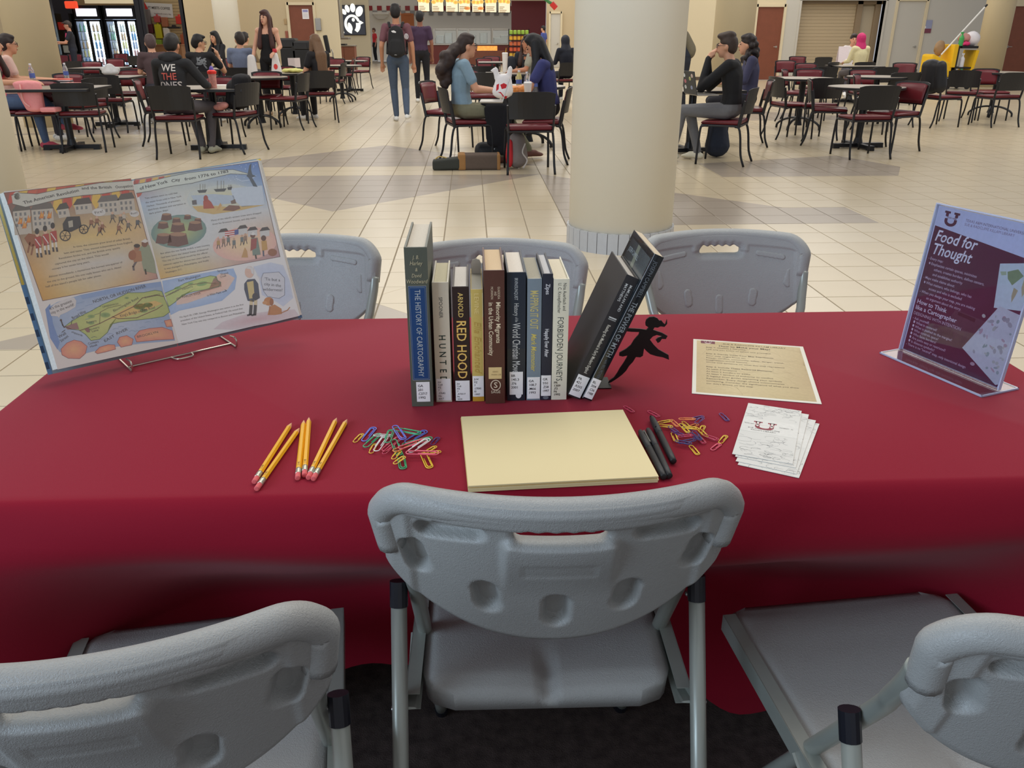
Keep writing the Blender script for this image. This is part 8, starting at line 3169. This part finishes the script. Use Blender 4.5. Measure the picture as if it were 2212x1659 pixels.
for y in (-0.085,):
    tube(bm, smooth_path([(-0.10, y + 0.0, 0.80), (-0.09, y - 0.02, 0.62), (-0.03, y - 0.02, 0.55)], 4), 0.018, 8, True, False, 0.3)
obj('strap', bm, mat('pale_pink_strap', (246, 186, 182), rough=0.8), t)
bm = B()
vs = box(bm, 0.08, 0.26, -0.12, 0.06, 0.485, 0.54, 0.02)
obj('tote_corner', bm, mat('pink_cloth_bag', (240, 156, 156)), t)
put(CH0, 'cafe chair under the pink tote bag', at(90, 322).x + 0.05, at(90, 322).y + 0.05, -168)
# shaker cup
t = thing('shaker_cup', 'tall patterned tumbler with a red lid on the hoodie wearer table', 'cup', on(462, 190))
bm = B()
lathe(bm, [(0.036, 0), (0.038, 0.005), (0.046, 0.16)], 18)
obj('cup_body', bm, mat('tumbler_pattern', (214, 150, 140), rough=0.3, var=0.45, scale=50), t)
bm = B()
lathe(bm, [(0.052, 0.16), (0.054, 0.175), (0.054, 0.19), (0.03, 0.205)], 18)
obj('cup_lid', bm, mat('red_lid', (240, 60, 50), rough=0.35), t)
bm = B()
lathe(bm, [(0.03, 0.205), (0.022, 0.23), (0.008, 0.25)], 14)
obj('spout', bm, mat('purple_spout', (110, 90, 180), rough=0.4), t)
bm = B()
box(bm, -0.17, 0.17, -0.12, 0.12, 0, 0.004)
o = obj('paper_sheet', bm, mat('white_sheet', (230, 226, 220), rough=0.6))
o.location = on(488, 184)
tag(o, 'white paper sheet under the red topped shaker cup', 'paper')
# backpack on the chair, jacket with red and white trim
bp = bpchair = [o for o in COL.objects if o.get('label') == 'cafe chair with the black backpack and jacket hung on it'][0]
t = lump('backpack', 'black backpack and jacket hung over a chair back at the shaker cup table', 'backpack', bp.location, [[((0, -0.14, 0.60), (0.19, 0.09, 0.10)), ((0, -0.19, 0.86), (0.15, 0.09, 0.05))], [((0.02, -0.06, 0.55), (0.17, 0.12, 0.06)), ((0, -0.1, 0.75), (0.16, 0.09, 0.1))]], mat('black_pack_b', (30, 30, 33), rough=0.8, var=0.2), 0.012, bp.rotation_euler.z)
blob('trim_cloth', [(0, [((-0.17, 0.05, 0.53), (0.05, 0.09, 0.04)), ((-0.19, -0.04, 0.56), (0.04, 0.06, 0.04))])], [mat('red_white_cloth', (232, 150, 140), rough=0.7, var=0.5, scale=24)], t, 0.011, 2)
# crumpled bag, cups, wrappers
t = lump('plastic_bag', 'crumpled clear plastic bag on a table below the coolers', 'plastic bag', on(240, 163), [[((0, 0, 0.05), (0.14, 0.10, 0.05)), ((0, 0, 0.13), (0.07, 0.06, 0.05))], [((0.1, 0.03, 0.09), (0.05, 0.04, 0.04)), ((-0.12, 0, 0.1), (0.04, 0.03, 0.03))]], mat('clear_bag', (206, 206, 206), rough=0.3, var=0.15, scale=20), 0.014)
cup('white paper cup with a straw beside the folded arms girl', on(476, 148.5), 0.16, 0.055, straw=(230, 230, 230))
bm = B()
vs = ellipsoid(bm, (0, 0, 0.035), (0.2, 0.12, 0.035), 3)
for v in vs:
    v.co.z = max(0, v.co.z + 0.02 * noise.noise(v.co * 18))
o = obj('food_wrapper', bm, mat('yellow_wrapper', (236, 222, 130), rough=0.5, var=0.4, scale=14), None, True)
o.location = on(634, 157)
tag(o, 'yellow and white food wrapper beside the long haired girl', 'wrapper')
t = thing('booklet', 'open white booklet held by the long haired girl', 'booklet', on(638, 148) + Vector((0, 0, 0.02)), 0.5)
for sg_ in (-1, 1):
    bm = B()
    box(bm, 0, sg_ * 0.12 if sg_ > 0 else 0, 0, 0.004, 0, 0.17) if sg_ > 0 else box(bm, -0.12, 0, 0, 0.004, 0, 0.17)
    for v in bm.verts:
        v.co.y += 0.3 * abs(v.co.x)
    obj('page', bm, mat('booklet_page', (226, 214, 214), rough=0.6), t)
# right side: laptop with stickers, tent sign, jacket, backpack on the floor, worker's box
lt = thing('laptop', 'dark laptop with stickers on its lid at the big column', 'laptop', on(1492, 205) + Vector((0, -0.02, 0)), math.radians(99))
bm = B()
box(bm, -0.17, 0.17, -0.24, 0.0, 0, 0.015, 0.004)
obj('keyboard_half', bm, M_STEEL, lt)
bm = B()
Ml = Matrix.Translation((0, 0.004, 0.012)) @ Matrix.Rotation(-0.22, 4, 'X')
box(bm, -0.17, 0.17, 0, 0.008, 0, 0.235, 0.003, Ml)
sc_ = obj('screen', bm, mat('dark_laptop_lid', (48, 52, 56), rough=0.4), lt)
P = Print()
rnd = random.Random(9)
for k, (x, y, c_) in enumerate(((-0.1, 0.19, (220, 224, 224)), (-0.09, 0.13, (206, 120, 130)), (-0.1, 0.07, (214, 218, 216)), (0.04, 0.16, (196, 200, 130)), (0.06, 0.07, (150, 160, 190)), (0.1, 0.19, (222, 200, 190)))):
    P.ring(x, y, 0.026, 0.02, c_, 0, 12)
    P.text('LO' if k % 2 else 'TI', x, y - 0.008, 0.022, (40, 44, 50), align='c', layer=1)
P.build('sticker_print', sc_, Ml @ frame((0, 0.0085, 0), (-1, 0, 0), (0, 0, 1)))
t = lump('backpack', 'dark navy backpack on the floor under the man in black', 'backpack', Vector((at(1560, 346).x, at(1560, 346).y + 0.25, 0)), [[((0, 0, 0.13), (0.15, 0.12, 0.13)), ((0.0, 0.03, 0.34), (0.11, 0.09, 0.09))]], mat('navy_pack', (38, 44, 58), rough=0.8, var=0.2), 0.013)
t = thing('tent_sign', 'white folded card sign on the table of the two women', 'sign', on(1818, 135))
for sg_ in (-1, 1):
    bm = B()
    box(bm, -0.12, 0.12, -0.004, 0.004, 0, 0.36, 0, Matrix.Translation((0, sg_ * 0.07, 0)) @ Matrix.Rotation(sg_ * 0.19, 4, 'X'))
    obj('card', bm, mat('pale_sign_card', (232, 220, 224), rough=0.6), t)
t = lump('jacket', 'black puffy jacket hung over the chair near the cleaning cart', 'jacket', jkseat.location, [[((0.0, -0.22, 0.60), (0.22, 0.10, 0.12)), ((0, -0.26, 0.90), (0.20, 0.09, 0.10))], [((0.2, -0.2, 0.62), (0.08, 0.10, 0.12)), ((0.18, -0.24, 0.9), (0.08, 0.08, 0.08))]], mat('black_puffer', (26, 27, 32), rough=0.5, var=0.2), 0.016, jkseat.rotation_euler.z)
sw_ = [o for o in COL.objects if o.get('label', '').startswith('shop worker')][0]
bm = B()
box(bm, -0.2, 0.2, -0.14, 0.14, 0, 0.2, 0.01)
o = obj('black_box', bm, M_BLACK)
a_ = sw_.rotation_euler.z
o.location = sw_.location + Vector((-math.sin(a_) * 0.52, math.cos(a_) * 0.52, 1.10))
o.rotation_euler = (0, 0, a_)
tag(o, 'black box carried by the shop worker', 'box')
bm = B()
tube(bm, [(0.06, 0.10, 1.40), (0.03, 0.128, 1.28)], 0.02, 8, True, False, 0.3)
obj('pink_strap', bm, mat('pink_strap', (226, 70, 120), rough=0.6), sw_)
finish_blobs()
finish_drape()
